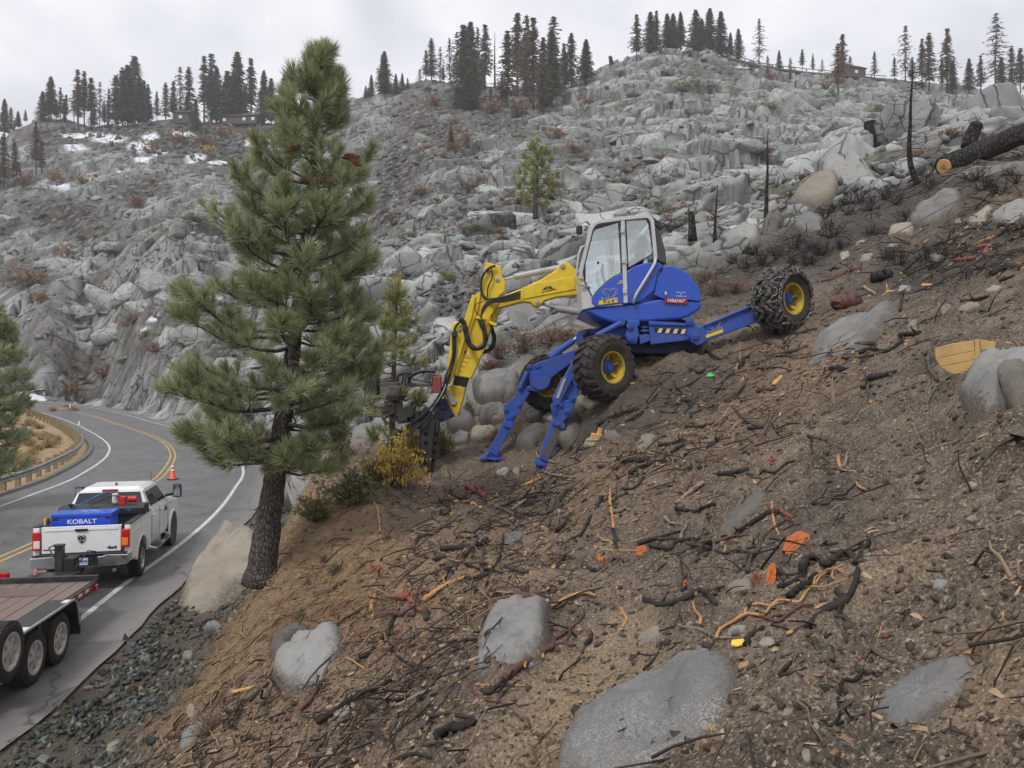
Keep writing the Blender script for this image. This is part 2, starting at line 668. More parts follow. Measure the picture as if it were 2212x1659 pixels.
_cu, _cr, _ct = [], [], []


def _addc(dx, dy, d):
 p = W(dx, dy, d)
 rr = math.hypot(p.x, p.y)
 _cu.append(dx * KD)
 _cr.append(rr)
 _ct.append((p.z - CAMZ) / rr)


for a, b, c in CPT:
 _addc(a, b, c * DS)
for px in (-300, 0, 256, 512, 768, 1024, 1300):
 for d in (0.7, 1.2):
  x = (px - 512) / FPX * d
  z = 2.72 + 0.45 * x
  rr = math.hypot(x, d)
  _cu.append(px), _cr.append(rr), _ct.append((z - CAMZ) / rr)
for px in np.linspace(-250, 1300, 34):
 _addc(px / KD, np.interp(px, _rx, _ry) / KD, np.interp(px, _rdx, _rdd))
_cu, _cr, _ct = np.array(_cu), np.array(_cr), np.array(_ct)
_CQ = np.stack([_cu / 300.0, np.log(_cr)], 1)
_c2 = 0.10 ** 2


def _phi(A, B):
 d2 = (A[:, None, 0] - B[None, :, 0]) ** 2 + (A[:, None, 1] - B[None, :, 1]) ** 2
 return np.sqrt(d2 + _c2)


_n = len(_CQ)
_A = np.zeros((_n + 3, _n + 3))
_A[:_n, :_n] = _phi(_CQ, _CQ) - 0.02 * np.eye(_n) * 0
_A[:_n, _n] = 1
_A[:_n, _n + 1:] = _CQ
_A[_n, :_n] = 1
_A[_n + 1:, :_n] = _CQ.T
_wt = np.linalg.solve(_A, np.r_[_ct, 0, 0, 0])


def base_z(u, r):
 """smooth hill height at bearing u (pixel column) and distance r"""
 shp = u.shape
 Q = np.stack([np.clip(u, -260, 1310).ravel() / 300.0, np.log(np.maximum(r.ravel(), 0.4))], 1)
 t = np.empty(len(Q))
 for i in range(0, len(Q), 60000):
  q = Q[i:i + 60000]
  t[i:i + 60000] = _phi(q, _CQ) @ _wt[:_n] + _wt[_n] + q @ _wt[_n + 1:]
 t = t.reshape(shp)
 z = CAMZ + t * r
 uc = np.clip(u, -260, 1310)
 dc = np.interp(uc, _rdx, _rdd) * np.sqrt(1 + ((uc - 512) / FPX) ** 2)
 zc = CAMZ - (np.interp(uc, _rx, _ry) - 384) / FPX * np.interp(uc, _rdx, _rdd)
 return np.where(r > dc, zc - (r - dc) * 0.30, z), r / dc


# polar grid: even in the picture, so that near clods and far ledges are both resolved
U_IN = np.arange(-70, 1096, 1.55)
AZ_IN = np.arctan((U_IN - 512) / FPX)
a0, a1 = AZ_IN[0], AZ_IN[-1]
AZ = np.r_[np.linspace(-PI, a0, 40)[:-1], AZ_IN, np.linspace(a1, PI, 40)[1:]]
RR = np.exp(np.r_[np.linspace(math.log(0.5), math.log(1.9), 24)[:-1], np.linspace(math.log(1.9), math.log(21), 390)[:-1], np.linspace(math.log(21), math.log(330), 570),
 np.linspace(math.log(330), math.log(900), 24)[1:]])
NA, NR = len(AZ), len(RR)
AZg, RRg = np.meshgrid(AZ, RR, indexing='ij')
Xg, Yg = np.sin(AZg) * RRg, np.cos(AZg) * RRg
Ug = np.where(np.abs(AZg) < 1.1, 512 + FPX * np.tan(np.clip(AZg, -1.1, 1.1)), np.where(AZg > 0, 1400, -300))
Zs, RC = base_z(Ug, RRg)
_bk = sstep(0.95, 1.35, np.abs(AZg))                # unseen ground behind the camera, laid low so more sky light comes in
Zs = Zs * (1 - _bk) + np.clip(2.7 + 0.45 * Xg, -14, 40) * _bk
SIDE, RD, RI = road_dist(Xg, Yg)
PY = 384 - FPX * (Zs - CAMZ) / (RRg * np.cos(np.clip(AZg, -1.2, 1.2)))
DXg, DYg = Ug / KD, PY / KD                      # where each ground point shows in the photograph


def blob(cx, cy, rx, ry, ang=0.0, soft=0.5):
 a = math.radians(ang)
 ex, ey = DXg - cx, DYg - cy
 qx, qy = ex * math.cos(a) + ey * math.sin(a), -ex * math.sin(a) + ey * math.cos(a)
 return 1 - sstep(1 - soft, 1 + soft, np.sqrt((qx / rx) ** 2 + (qy / ry) ** 2) + 0.35 * WOB)


WOB = fbm(Xg / (RRg * 0.09 + 0.1), Yg / (RRg * 0.09 + 0.1), 3, 4)
nearslope = (1 - sstep(19, 27, RRg + 4 * WOB)) * (1 - sstep(0, 1, np.where(DXg < 700, 1, 0) * 0))
# left end of the near slope is short, right end runs further up
lim = np.interp(Ug, [0, 300, 420, 560, 700, 850, 1024, 1200], [17, 19, 19, 21, 25, 31, 36, 38])
nearslope = 1 - sstep(0.9, 1.12, RRg / lim + 0.10 * WOB)
farhill = 1 - nearslope

# the road bed and its banks come first
ROADZ = RZ[RI]
wd = np.where(SIDE > 0, np.where(RRg < 40, sstep(2.2, 4.4, RD), sstep(1.3, 6.0, RD)), sstep(1.4, 3.0, RD))
zr = np.where(SIDE > 0, Zs, ROADZ - 0.35 - 0.05 * np.maximum(RD - 2.5, 0))
Zb = np.where(RD < 0, ROADZ - 0.07, (ROADZ - 0.05) * (1 - wd) + zr * wd)
_gx = np.gradient(Zb, axis=1) / np.gradient(RRg, axis=1)          # slope along the ray
_h = np.sqrt(1 + _gx ** 2)
nr, nz = -_gx / _h, 1 / _h
Sg = np.cumsum(np.sqrt(1 + np.minimum(_gx ** 2, 9.0)) * np.gradient(RRg, axis=1), axis=1)      # distance walked up the slope
Sg = Sg - Sg[:, [200]] + RRg[:, [200]]
_k = np.exp(-0.5 * (np.arange(-40, 41) / 14.0) ** 2)
_k /= _k.sum()
_sm = Sg[39:-39].copy()
for c0 in range(0, NR, 200):
 blk_ = np.pad(_sm[:, c0:c0 + 200], ((40, 40), (0, 0)), mode='edge')
 Sg[39:-39, c0:c0 + 200] = sum(w_ * blk_[i_:i_ + _sm.shape[0]] for i_, w_ in enumerate(_k))
dzds = _gx / _h

# --- soil pockets on the far hill: dark gully, russet ledges, talus
soil = np.zeros_like(Xg)
for b in ((850, 400, 55, 150, 18), (780, 600, 40, 60, 0), (930, 260, 90, 70, 0), (1100, 260, 120, 50, 0), (820, 700, 90, 60, 0), (290, 730, 60, 50, 20), (330, 690, 45, 30, 0),
 (150, 470, 130, 45, 12), (60, 600, 70, 40, 0), (330, 300, 260, 40, 4), (520, 330, 120, 50, 0), (150, 290, 140, 22, 0), (300, 410, 70, 22, -15), (1750, 420, 150, 45, 14), (1900, 380, 120, 40, 8),
 (1560, 150, 90, 14, 0), (1850, 160, 260, 16, 4), (470, 280, 160, 20, 0), (200, 800, 60, 40, 0), (1260, 330, 60, 40, 0), (960, 640, 90, 50, 0), (1100, 560, 80, 20, 0), (1350, 390, 60, 22, 0),
 (1450, 480, 80, 30, 0), (1000, 440, 60, 24, 0)):
 soil = np.maximum(soil, blob(*b))
soil = np.maximum(soil, sstep(0.06, 0.34, fbm(Xg / 15, Yg / 20, 41, 4)) * 0.9)
soil *= farhill * (1 - 0.75 * np.maximum(blob(1680, 280, 520, 110, 3, 0.6), blob(150, 700, 230, 120, 0, 0.6) * .6))
rock = farhill * (1 - 0.85 * soil)

# --- blocky granite: each cell keeps part of its own level, so steps and faces open between cells
wx = Xg + 1.6 * fbm(Xg / 14, Sg / 14, 51, 1)
wy = Sg + 1.6 * fbm(Xg / 14, Sg / 14, 61, 1)


def Zlook(x, y, Zarr):
 az = np.arctan2(x, y)
 r = np.hypot(x, y)
 i = np.interp(az, AZ, np.arange(NA))
 j = np.interp(np.log(np.maximum(r, 0.5)), np.log(RR), np.arange(NR))
 i0, j0 = np.clip(i.astype(int), 0, NA - 2), np.clip(j.astype(int), 0, NR - 2)
 fi, fj = i - i0, j - j0
 return (Zarr[i0, j0] * (1 - fi) + Zarr[i0 + 1, j0] * fi) * (1 - fj) + (Zarr[i0, j0 + 1] * (1 - fi) + Zarr[i0 + 1, j0 + 1] * fi) * fj


Z = Zb.copy()
CELLR = np.zeros_like(Xg)
CRACK = np.zeros_like(Xg)
sc_far = np.clip(RRg / 110.0, 0.22, 1.6)
steep = sstep(0.9, 1.7, np.abs(_gx))
amp_edge = sstep(1.6, 3.6, RD) * (SIDE > 0) * (1 - sstep(0.985, 1.02, RC))
DN = np.zeros_like(Xg)                           # push along the hill's normal
for (sx, sy, ang, sd, stiff, jump, wgt) in ((13.0, 10.0, 0.35, 101, 0.75, 2.3, 1.0), (5.2, 4.2, -0.25, 131, 0.60, 1.15, 0.95), (2.1, 1.7, 0.6, 171, 0.45, 0.26, 0.6)):
 ca, sa = math.cos(ang), math.sin(ang)
 qx, qy = (wx * ca + wy * sa) / sx, (-wx * sa + wy * ca) / sy
 f1, f2, r1, r2, r3, cx, cy = voronoi(qx, qy, sd)
 by = cx * sx * sa + cy * sy * ca - wy
 keep = stiff * r2 * r2 * 1.3
 tilt = ((r3 - 0.5) * (qx - cx) + (r2 - 0.5) * (qy - cy)) * jump * 1.3
 near_ok = sstep(18, 45, RRg) if sx > 6 else (sstep(14, 30, RRg) if sx > 3 else sstep(6, 20, RRg) * (1 - sstep(90, 190, RRg) * 0.7))
 near_ok = near_ok * (1 if sx > 6 else 1 - 0.45 * steep if sx > 3 else 1 - steep)
 mask = rock * amp_edge * wgt * near_ok * np.where(sx < 3, 0.5 + 0.5 * r3, 1.0)
 Z += np.clip(by * dzds * keep, -2.6, 2.6) * mask
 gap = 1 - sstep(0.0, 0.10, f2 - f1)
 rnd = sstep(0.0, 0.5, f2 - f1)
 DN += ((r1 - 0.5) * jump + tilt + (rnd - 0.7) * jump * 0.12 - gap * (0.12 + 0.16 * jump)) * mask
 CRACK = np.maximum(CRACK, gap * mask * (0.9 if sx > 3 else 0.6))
 CELLR = CELLR * 0.45 + r1 * 0.55
# rounded knolls and fine roughness on the rock
Z += rock * amp_edge * sstep(20, 50, RRg) * (1.6 * fbm(Xg / 24, Sg / 24, 201, 3) + 0.16 * (1 - steep) * fbm(Xg / 1.4, Sg / 1.4, 211, 3))
# talus: loose blocks lying in the soil pockets
f1, f2, r1, r2, r3, cx, cy = voronoi(Xg / 1.5, Sg / 1.5, 301)
tal = np.clip(0.52 - f1, 0, 1) * 1.1 * (0.3 + r1) * sstep(0.35, 0.6, r2)
Z += tal * soil * amp_edge
TAL = sstep(0.05, 0.2, tal) * soil
f1, f2, r1, r2, r3, cx, cy = voronoi(Xg / 0.62, Sg / 0.62, 321)
tal2 = np.clip(0.5 - f1, 0, 1) * 0.55 * (0.3 + r1) * sstep(0.3, 0.5, r2) * (1 - sstep(110, 180, RRg))
Z += tal2 * farhill * amp_edge * (0.4 + 0.6 * soil)
TAL = np.maximum(TAL, sstep(0.04, 0.12, tal2) * soil)

# --- the dug-over near slope: hollows, clods and crumbs
ns = nearslope * sstep(1.2, 4.0, RD)
clo = 0.20 * fbm(Xg / 2.0, Yg / 2.0, 401, 3) + 0.16 * fbm(Xg / 0.62, Yg / 0.62, 411, 3) + 0.055 * fbm(Xg / 0.20, Yg / 0.20, 421, 3)
rid = 1 - np.abs(fbm(Xg / 0.34, Yg / 0.5, 431, 3)) * 2.2
clo += 0.16 * np.minimum(0, 0.28 - np.abs(fbm((Xg + 0.5 * Yg) / 1.7, (Yg - 0.5 * Xg) / 4.5, 437, 3)) * 2.2) + 0.03
clo += 0.03 * rid * sstep(-0.1, 0.5, fbm(Xg / 1.3, Yg / 1.3, 441, 2))
clo += 0.026 * fbm(Xg / 0.07, Yg / 0.07, 451, 2) * (1 - sstep(7, 14, RRg)) + 0.014 * fbm(Xg / 0.03, Yg / 0.03, 461, 2) * (1 - sstep(3, 8, RRg))
smoothz = np.maximum.reduce([blob(640, 1240, 170, 150, 0)])
flush = np.maximum(blob(1430, 1570, 250, 190, -30, 0.3), blob(2000, 1490, 150, 90, -30, 0.4))
Z += ns * clo * (1 - 0.6 * smoothz) * (1 - 0.85 * flush)
left_ = (SIDE < 0) & (RD > 1.4)
Z += np.where(left_, 0.25 * fbm(Xg / 3, Yg / 3, 501, 3) * sstep(1.4, 3, RD), 0)
Z += np.where((SIDE > 0) & (RRg < 60), 0.05 * fbm(Xg / 0.8, Yg / 0.8, 511, 3) * sstep(1.4, 2.0, RD) * (1 - wd) - 0.09 * sstep(1.3, 2.2, RD) * (1 - wd), 0)
GRAV = np.where(SIDE > 0, (1 - sstep(2.6, 3.8, RD + 0.5 * WOB)) * (RRg < 60), 0.0)


def H(x, y):
 return float(Zlook(np.array([x], float), np.array([y], float), Z)[0])


def gp(dx, dy, dmin=1.3, dmax=330.0):
 """where the ray through photo pixel (dx, dy) meets the ground"""
 d = np.exp(np.linspace(math.log(dmin), math.log(dmax), 1500))
 px, py = dx * KD, dy * KD
 x, z = (px - 512) / FPX * d, CAMZ - (py - 384) / FPX * d
 g = Zlook(x, d, Z)
 k = np.argmax(z < g)
 if z[k] >= g[k]:
  k = len(d) - 1
 a, b = (d[k - 1], d[k]) if k else (d[0], d[0])
 for _ in range(18):
  m = 0.5 * (a + b)
  xm, zm = (px - 512) / FPX * m, CAMZ - (py - 384) / FPX * m
  if zm < H(xm, m):
   b = m
  else:
   a = m
 return W(dx, dy, b)


def gnormal(x, y, e=0.25):
 n = Vector((H(x - e, y) - H(x + e, y), H(x, y - e) - H(x, y + e), 2 * e))
 return n.normalized()


# ------------------------------------------------------------------ surface cover painted as ground attributes
needle = np.maximum.reduce([blob(640, 1230, 210, 190, -35, 0.5), blob(470, 1420, 190, 90, -40, 0.5) * 0.9, blob(560, 1190, 120, 120, 0)]) * nearslope
chips = np.maximum.reduce([blob(900, 1300, 330, 170, -22, 0.7), blob(620, 1560, 330, 160, -25, 0.6), blob(1250, 1050, 420, 90, -20, 0.7), blob(1650, 830, 260, 90, -25, 0.6),
 blob(2150, 520, 180, 70, -20)]) * nearslope
burn = np.maximum.reduce([blob(1750, 480, 420, 110, -14, 0.5), blob(2050, 560, 220, 70, -20), blob(1500, 600, 160, 70, 0), blob(1400, 880, 220, 60, -22) * .8, blob(1100, 1080, 160, 60, -10) * .6, blob(1750, 1150, 200, 60, -25) * .45, blob(900, 1520, 200, 70, -25) * .5]) * 1.0
tan = np.maximum.reduce([blob(1250, 1560, 230, 130, -35), blob(1330, 1420, 110, 60, -40), blob(1880, 1250, 160, 60, -25) * .7, blob(2150, 1500, 140, 120, 0) * .8, blob(900, 1230, 150, 70, -20) * .6,
 blob(1700, 1330, 200, 80, -30) * .4]) * nearslope
snow = np.zeros_like(Xg)
for b in ((180, 292, 55, 6), (235, 300, 40, 9), (165, 320, 28, 6), (300, 318, 26, 14), (325, 295, 18, 8), (345, 330, 16, 10), (560, 308, 40, 9), (590, 320, 16, 5), (310, 345, 20, 7), (395, 290, 30, 5), (130, 405, 22, 5),
 (190, 385, 14, 4), (420, 340, 22, 7), (1195, 277, 24, 4), (330, 690, 16, 5), (310, 713, 14, 5), (460, 640, 18, 5), (1620, 145, 40, 3), (1760, 160, 60, 3), (470, 352, 20, 5), (270, 372, 20, 5), (1375, 520, 10, 3)):
 snow = np.maximum(snow, blob(*b, soft=0.35))
snow *= sstep(-0.45, 0.0, fbm(Xg / 1.6, Yg / 1.6, 601, 3)) * (RRg > 60)
moss = sstep(0.25, 0.5, fbm(Xg / 7, Yg / 11, 611, 4)) * farhill
leftg = np.where((SIDE < 0) & (RD > 1.0), 1.0, 0.0) * (RRg < 240)

idx = np.arange(NA * NR).reshape(NA, NR)
F = np.stack([idx[:-1, :-1], idx[1:, :-1], idx[1:, 1:], idx[:-1, 1:]], -1).reshape(-1, 4)
DN = DN * sstep(1.2, 3.5, RD)
V = np.stack([Xg + nr * DN * np.sin(AZg), Yg + nr * DN * np.cos(AZg), Z + nz * DN], -1).reshape(-1, 3)
ter_me = np_mesh('hillside', V, F, {
 'zone_a': np.stack([rock, np.clip(soil, 0, 1), nearslope], -1).reshape(-1, 3),
 'zone_b': np.stack([needle, chips, np.clip(burn, 0, 1)], -1).reshape(-1, 3),
 'zone_c': np.stack([tan, snow, GRAV], -1).reshape(-1, 3),
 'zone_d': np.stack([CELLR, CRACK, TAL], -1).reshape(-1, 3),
 'zone_e': np.stack([moss, leftg, np.clip(RD / 10, 0, 1)], -1).reshape(-1, 3)})


def m_ground():
 t = NT('hillside_ground')
 P = t.pos()

 def sep(name):
  nd = t.n('ShaderNodeSeparateColor')
  t.l(t.attr(name, 'Color'), nd.inputs[0])
  return nd.outputs
 A, B, C, D, E = (sep('zone_' + k) for k in 'abcde')
 n_big = t.noise(0.18, 5, 0.6, P)
 n_mid = t.noise(1.1, 6, 0.62, P)
 n_fine = t.noise(9.0, 6, 0.65, P)
 n_grit = t.noise(55.0, 4, 0.7, P)
 # granite: grey, a cell lighter or darker, weathered bands, greenish lichen, black water streaks
 g = t.mix(t.ramp(D[0], [(0.2, 0.0), (0.8, 1.0)]), (0.11, 0.117, 0.118), (0.43, 0.44, 0.43))
 g = t.mix(t.ramp(n_mid, [(0.35, 0.0), (0.7, 0.6)]), g, (0.29, 0.295, 0.285))
 g = t.mix(t.ramp(n_fine, [(0.45, 0.0), (0.75, 0.55)]), g, (0.14, 0.145, 0.145))
 lich = t.ramp(t.noise(0.55, 6, 0.7, P), [(0.52, 0.0), (0.70, 0.42)])
 g = t.mix(lich, g, (0.25, 0.275, 0.185))
 stk = t.ramp(t.noise(1.0, 5, 0.65, P, stretch=(1.2, 1.2, 0.35)), [(0.57, 0.0), (0.70, 0.35)])
 g = t.mix(stk, g, (0.085, 0.088, 0.09))
 rust = t.ramp(t.noise(0.33, 4, 0.6, P), [(0.62, 0.0), (0.74, 0.35)])
 g = t.mix(rust, g, (0.30, 0.235, 0.165))
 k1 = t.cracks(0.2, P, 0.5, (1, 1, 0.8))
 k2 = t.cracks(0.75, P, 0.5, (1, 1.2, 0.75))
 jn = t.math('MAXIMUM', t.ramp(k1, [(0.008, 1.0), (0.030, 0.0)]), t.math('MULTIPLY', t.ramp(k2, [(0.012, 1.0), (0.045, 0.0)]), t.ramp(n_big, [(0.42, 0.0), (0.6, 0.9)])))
 g = t.mix(t.math('MULTIPLY', jn, 0.85), g, (0.035, 0.032, 0.03))  # joint lines: dark soil and lichen, with crevice shade painted in as well
 g = t.mix(t.math('MULTIPLY', D[1], 0.8), g, (0.04, 0.036, 0.032))  # dark gap colour stands in for shade between the rock cells
 # soil of the pockets: burnt, with russet litter; loose blocks stay grey
 s0 = t.mix(n_mid, (0.014, 0.013, 0.014), (0.050, 0.041, 0.036))
 s0 = t.mix(t.ramp(n_big, [(0.45, 0.0), (0.64, 0.6)]), s0, (0.115, 0.068, 0.045))
 s0 = t.mix(t.ramp(t.noise(0.45, 5, 0.6, P), [(0.55, 0.0), (0.68, 0.55)]), s0, (0.085, 0.09, 0.04))
 s0 = t.mix(D[2], s0, t.mix(n_mid, (0.07, 0.072, 0.076), (0.26, 0.265, 0.26)))
 far = t.mix(A[1], g, s0)
 mo = t.math('MULTIPLY', E[0], t.ramp(n_mid, [(0.42, 0.0), (0.6, 0.8)]))
 far = t.mix(mo, far, (0.10, 0.105, 0.045))
 # near slope: dug soil, tan subsoil, chips, needle litter, ash
 d0 = t.mix(t.ramp(n_fine, [(0.3, 0.0), (0.7, 1.0)]), (0.068, 0.053, 0.041), (0.225, 0.172, 0.128))
 d0 = t.mix(t.ramp(n_mid, [(0.42, 0.0), (0.62, 0.8)]), d0, (0.058, 0.045, 0.035))
 d0 = t.mix(t.math('MULTIPLY', C[0], t.ramp(n_mid, [(0.3, 0.35), (0.6, 1.0)])), d0, (0.24, 0.175, 0.112))
 d0 = t.mix(t.ramp(n_grit, [(0.54, 0.0), (0.64, 0.85)]), d0, (0.36, 0.30, 0.225))
 d0 = t.mix(t.ramp(n_grit, [(0.36, 0.85), (0.45, 0.0)]), d0, (0.028, 0.022, 0.018))
 chf = t.math('MULTIPLY', B[1], t.ramp(t.noise(26, 5, 0.7, P), [(0.46, 0.0), (0.60, 0.85)]))
 d0 = t.mix(chf, d0, (0.25, 0.155, 0.088))
 nef = t.math('MULTIPLY', B[0], t.ramp(t.noise(14, 6, 0.75, P), [(0.30, 0.35), (0.55, 1.0)]))
 d0 = t.mix(nef, d0, t.mix(n_grit, (0.20, 0.135, 0.08), (0.43, 0.31, 0.19)))
 ash = t.mix(n_fine, (0.028, 0.026, 0.025), (0.095, 0.082, 0.071))
 d0 = t.mix(t.math('MULTIPLY', B[2], 0.9), d0, ash)
 c = t.mix(A[2], far, d0)
 gv = t.mix(n_grit, (0.05, 0.045, 0.04), (0.14, 0.12, 0.10))
 c = t.mix(t.math('MULTIPLY', C[2], 0.9), c, gv)
 dry = t.mix(t.noise(1.3, 6, 0.65, P), (0.16, 0.12, 0.075), (0.46, 0.34, 0.19))
 c = t.mix(E[1], c, dry)
 c = t.mix(C[1], c, (0.72, 0.73, 0.77))
 t.set(c, 0.92, spec=0.25)
 h = t.math('ADD', t.math('MULTIPLY', n_fine, 0.7), t.math('MULTIPLY', n_grit, 0.3))
 h = t.math('SUBTRACT', h, t.math('MULTIPLY', t.math('MULTIPLY', jn, A[0]), 2.5))
 t.bump(h, 0.6, 0.07)
 return t.mat


M = {}
M['ground'] = m_ground()
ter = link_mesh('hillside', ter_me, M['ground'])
tag(ter, kind='structure')
# ------------------------------------------------------------------ granite blocks on the far hill
import bmesh


def m_rock(name='granite', lo=(0.15, 0.155, 0.16), hi=(0.40, 0.40, 0.39), scale=1.0, lich=0.4, soot=0.3, warm=0.3, bump=0.5, crack=0.8):
 t = NT(name)
 P = t.pos()
 oi = t.n('ShaderNodeObjectInfo')
 rnd = oi.outputs['Random']
 ca = t.attr('tone')
 n_mid = t.noise(1.0 * scale, 6, 0.62, P)
 n_fine = t.noise(8.0 * scale, 6, 0.68, P)
 n_grit = t.noise(60.0 * scale, 3, 0.75, P)
 f = t.math('MULTIPLY', t.math('ADD', t.math('ADD', n_mid, t.math('MULTIPLY', rnd, 0.5)), t.math('MULTIPLY', ca, 0.5)), 0.62)
 g = t.mix(t.ramp(f, [(0.25, 0.0), (0.85, 1.0)]), lo, hi)
 g = t.mix(t.ramp(n_fine, [(0.5, 0.0), (0.75, 0.5)]), g, tuple(c * 0.8 for c in lo))
 g = t.mix(t.ramp(n_grit, [(0.56, 0.0), (0.66, 0.35)]), g, tuple(min(0.6, c * 1.3) for c in hi))
 g = t.mix(t.ramp(n_grit, [(0.33, 0.45), (0.43, 0.0)]), g, (0.06, 0.06, 0.06))
 g = t.mix(t.ramp(t.noise(0.7 * scale, 6, 0.7, P), [(0.52, 0.0), (0.68, lich)]), g, (0.25, 0.275, 0.185))
 g = t.mix(t.ramp(t.noise(0.9 * scale, 5, 0.65, P, stretch=(1.5, 1.5, 0.2)), [(0.54, 0.0), (0.68, soot)]), g, (0.075, 0.075, 0.078))
 g = t.mix(t.ramp(t.noise(0.4 * scale, 4, 0.6, P), [(0.6, 0.0), (0.72, warm)]), g, (0.31, 0.24, 0.165))
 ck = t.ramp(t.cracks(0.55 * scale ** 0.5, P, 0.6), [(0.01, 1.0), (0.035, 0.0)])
 g = t.mix(t.math('MULTIPLY', ck, crack), g, (0.035, 0.032, 0.03))  # soil-dark joints that also paint shadow into the cracks
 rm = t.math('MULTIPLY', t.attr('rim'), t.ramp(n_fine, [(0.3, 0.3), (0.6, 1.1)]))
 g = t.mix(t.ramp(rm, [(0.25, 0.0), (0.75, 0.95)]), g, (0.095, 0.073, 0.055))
 t.set(g, 0.88, spec=0.3)
 t.bump(t.math('SUBTRACT', t.math('ADD', t.math('MULTIPLY', n_fine, 0.75), t.math('MULTIPLY', n_grit, 0.25)), t.math('MULTIPLY', ck, crack)), bump, 0.05 / scale)
 return t.mat


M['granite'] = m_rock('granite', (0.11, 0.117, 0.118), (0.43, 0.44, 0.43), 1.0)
M['granite_near'] = m_rock('granite_near', (0.085, 0.083, 0.082), (0.225, 0.222, 0.215), 3.0, lich=0.25, soot=0.45, warm=0.25, bump=0.4, crack=0.0)


def hull_block(seed, flat=0.7, boxy=0.6, npts=26):
 """verts, faces of a jointed granite block about 1 m half-size"""
 q = random.Random(seed)
 bm = bmesh.new()
 for i in range(npts):
  d = Vector((q.gauss(0, 1), q.gauss(0, 1), q.gauss(0, 1))).normalized()
  m_ = max(abs(d.x), abs(d.y), abs(d.z))
  k = (1 - boxy) + boxy / m_ * 0.8
  k *= q.uniform(0.82, 1.05)
  bm.verts.new((d.x * k, d.y * k * q.uniform(0.9, 1.0), d.z * k * flat))
 r = bmesh.ops.convex_hull(bm, input=bm.verts)
 bmesh.ops.delete(bm, geom=[v for v in bm.verts if not v.link_faces], context='VERTS')
 bmesh.ops.dissolve_limit(bm, angle_limit=math.radians(14), verts=bm.verts, edges=bm.edges)
 bmesh.ops.bevel(bm, geom=list(bm.edges), offset=0.028, segments=1, affect='EDGES', profile=0.6)
 bmesh.ops.triangulate(bm, faces=bm.faces)
 bm.verts.index_update()
 vs = np.array([v.co[:] for v in bm.verts])
 fs = np.array([[v.index for v in f.verts] for f in bm.faces])
 bm.free()
 return vs, fs


BLOCKS = [hull_block(900 + i, flat=R.uniform(0.55, 1.0), boxy=R.uniform(0.85, 1.0), npts=R.choice((11, 13, 16))) for i in range(12)]
block_me = []
for i, (vs, fs) in enumerate(BLOCKS):
 me = np_mesh('granite_block', vs, fs, {'tone': np.full(len(vs), R.random())})
 me.materials.append(M['granite'])
 block_me.append(me)


def block_rot(q):
 return Euler((q.gauss(0, 0.22), q.gauss(0, 0.22), q.choice((0.35, -0.2, 1.9)) + q.gauss(0, 0.25)))


# choose where they lie: denser on rock, smaller in soil pockets
cand = []
q = random.Random(77)
tries = 0
while len(cand) < 1000 and tries < 30000:
 tries += 1
 i = q.randrange(41, NA - 42)
 j = int(np.interp(math.log(math.exp(q.uniform(math.log(26), math.log(262)))), np.log(RR), np.arange(NR)))
 x, y, r = Xg[i, j], Yg[i, j], RRg[i, j]
 if RD[i, j] < 3.5 or SIDE[i, j] < 0 or nearslope[i, j] > 0.5 or RC[i, j] > 0.985:
  continue
 if q.random() > 0.40 + 0.6 * rock[i, j]:
  continue
 so = soil[i, j]
 s = q.choice((0.5, 0.7, 1.0, 1.4, 2.0, 2.6)) * (1.0 if so < 0.5 else 0.62) * (0.75 + 0.45 * min(r / 150, 1.5))
 if q.random() < 0.08 and so < 0.4 and r > 55:
  s *= 1.7
 if r < 45:
  s = min(s, 0.8)
 if RD[i, j] < 9:
  s = min(s, 0.9)
 cand.append((s / r, s, i, j))
stp = np.argwhere((steep > 0.35) & (RD > 2.2) & (SIDE > 0) & (nearslope < 0.4) & (RC < 0.97) & (RRg > 40) & (Ug > -60) & (Ug < 520))
for i, j in stp[np.random.default_rng(4).choice(len(stp), min(len(stp), 420), replace=False)]:
 s = q.choice((0.7, 0.9, 1.2, 1.7))
 cand.append((s / RRg[i, j], s, i, j))
cand.sort(reverse=True)
far_blocks = cand[:280]
rest = cand[280:]
names_zone = ('far hillside left of the big pine', 'far hillside between the big pine and the cab', 'far hillside behind the cab and to its right')
for n_, (k, s, i, j) in enumerate(far_blocks):
 o = bpy.data.objects.new('granite_block', block_me[q.randrange(12)])
 COL.objects.link(o)
 zz = Z[i, j] + nz[i, j] * DN[i, j]
 o.location = (V[i * NR + j][0], V[i * NR + j][1], zz - s * 0.15)
 o.rotation_euler = block_rot(q)
 o.scale = (s * q.uniform(0.9, 1.7), s * q.uniform(0.8, 1.2), s * q.uniform(0.8, 1.25))
 zone = names_zone[0 if DXg[i, j] < 560 else (1 if DXg[i, j] < 1250 else 2)]
 vx, vy, vz_ = o.scale
 ds = ('large ' if s > 1.9 else 'small ' if s < 1.0 else '') + ('long flat' if vx > 1.6 * vz_ else 'tall' if vz_ > 1.05 * vx else 'squarish') + ' granite block'
 tag(o, rel_label(ds, DXg[i, j], DYg[i, j], 'grey jointed granite block on the ' + zone), 'rock', 'granite blocks of the ' + zone)
vv, ff, tt, off = [], [], [], 0
for (k, s, i, j) in rest:
 vs, fs = BLOCKS[q.randrange(12)]
 rm = np.array(block_rot(q).to_matrix())
 sc = np.array((s * q.uniform(0.9, 1.7), s * q.uniform(0.8, 1.2), s * q.uniform(0.8, 1.2)))
 w = (vs * sc) @ rm.T + np.array((V[i * NR + j][0], V[i * NR + j][1], V[i * NR + j][2] - s * 0.12))
 vv.append(w), ff.append(fs + off), tt.append(np.full(len(vs), q.random()))
 off += len(vs)
RUB = []
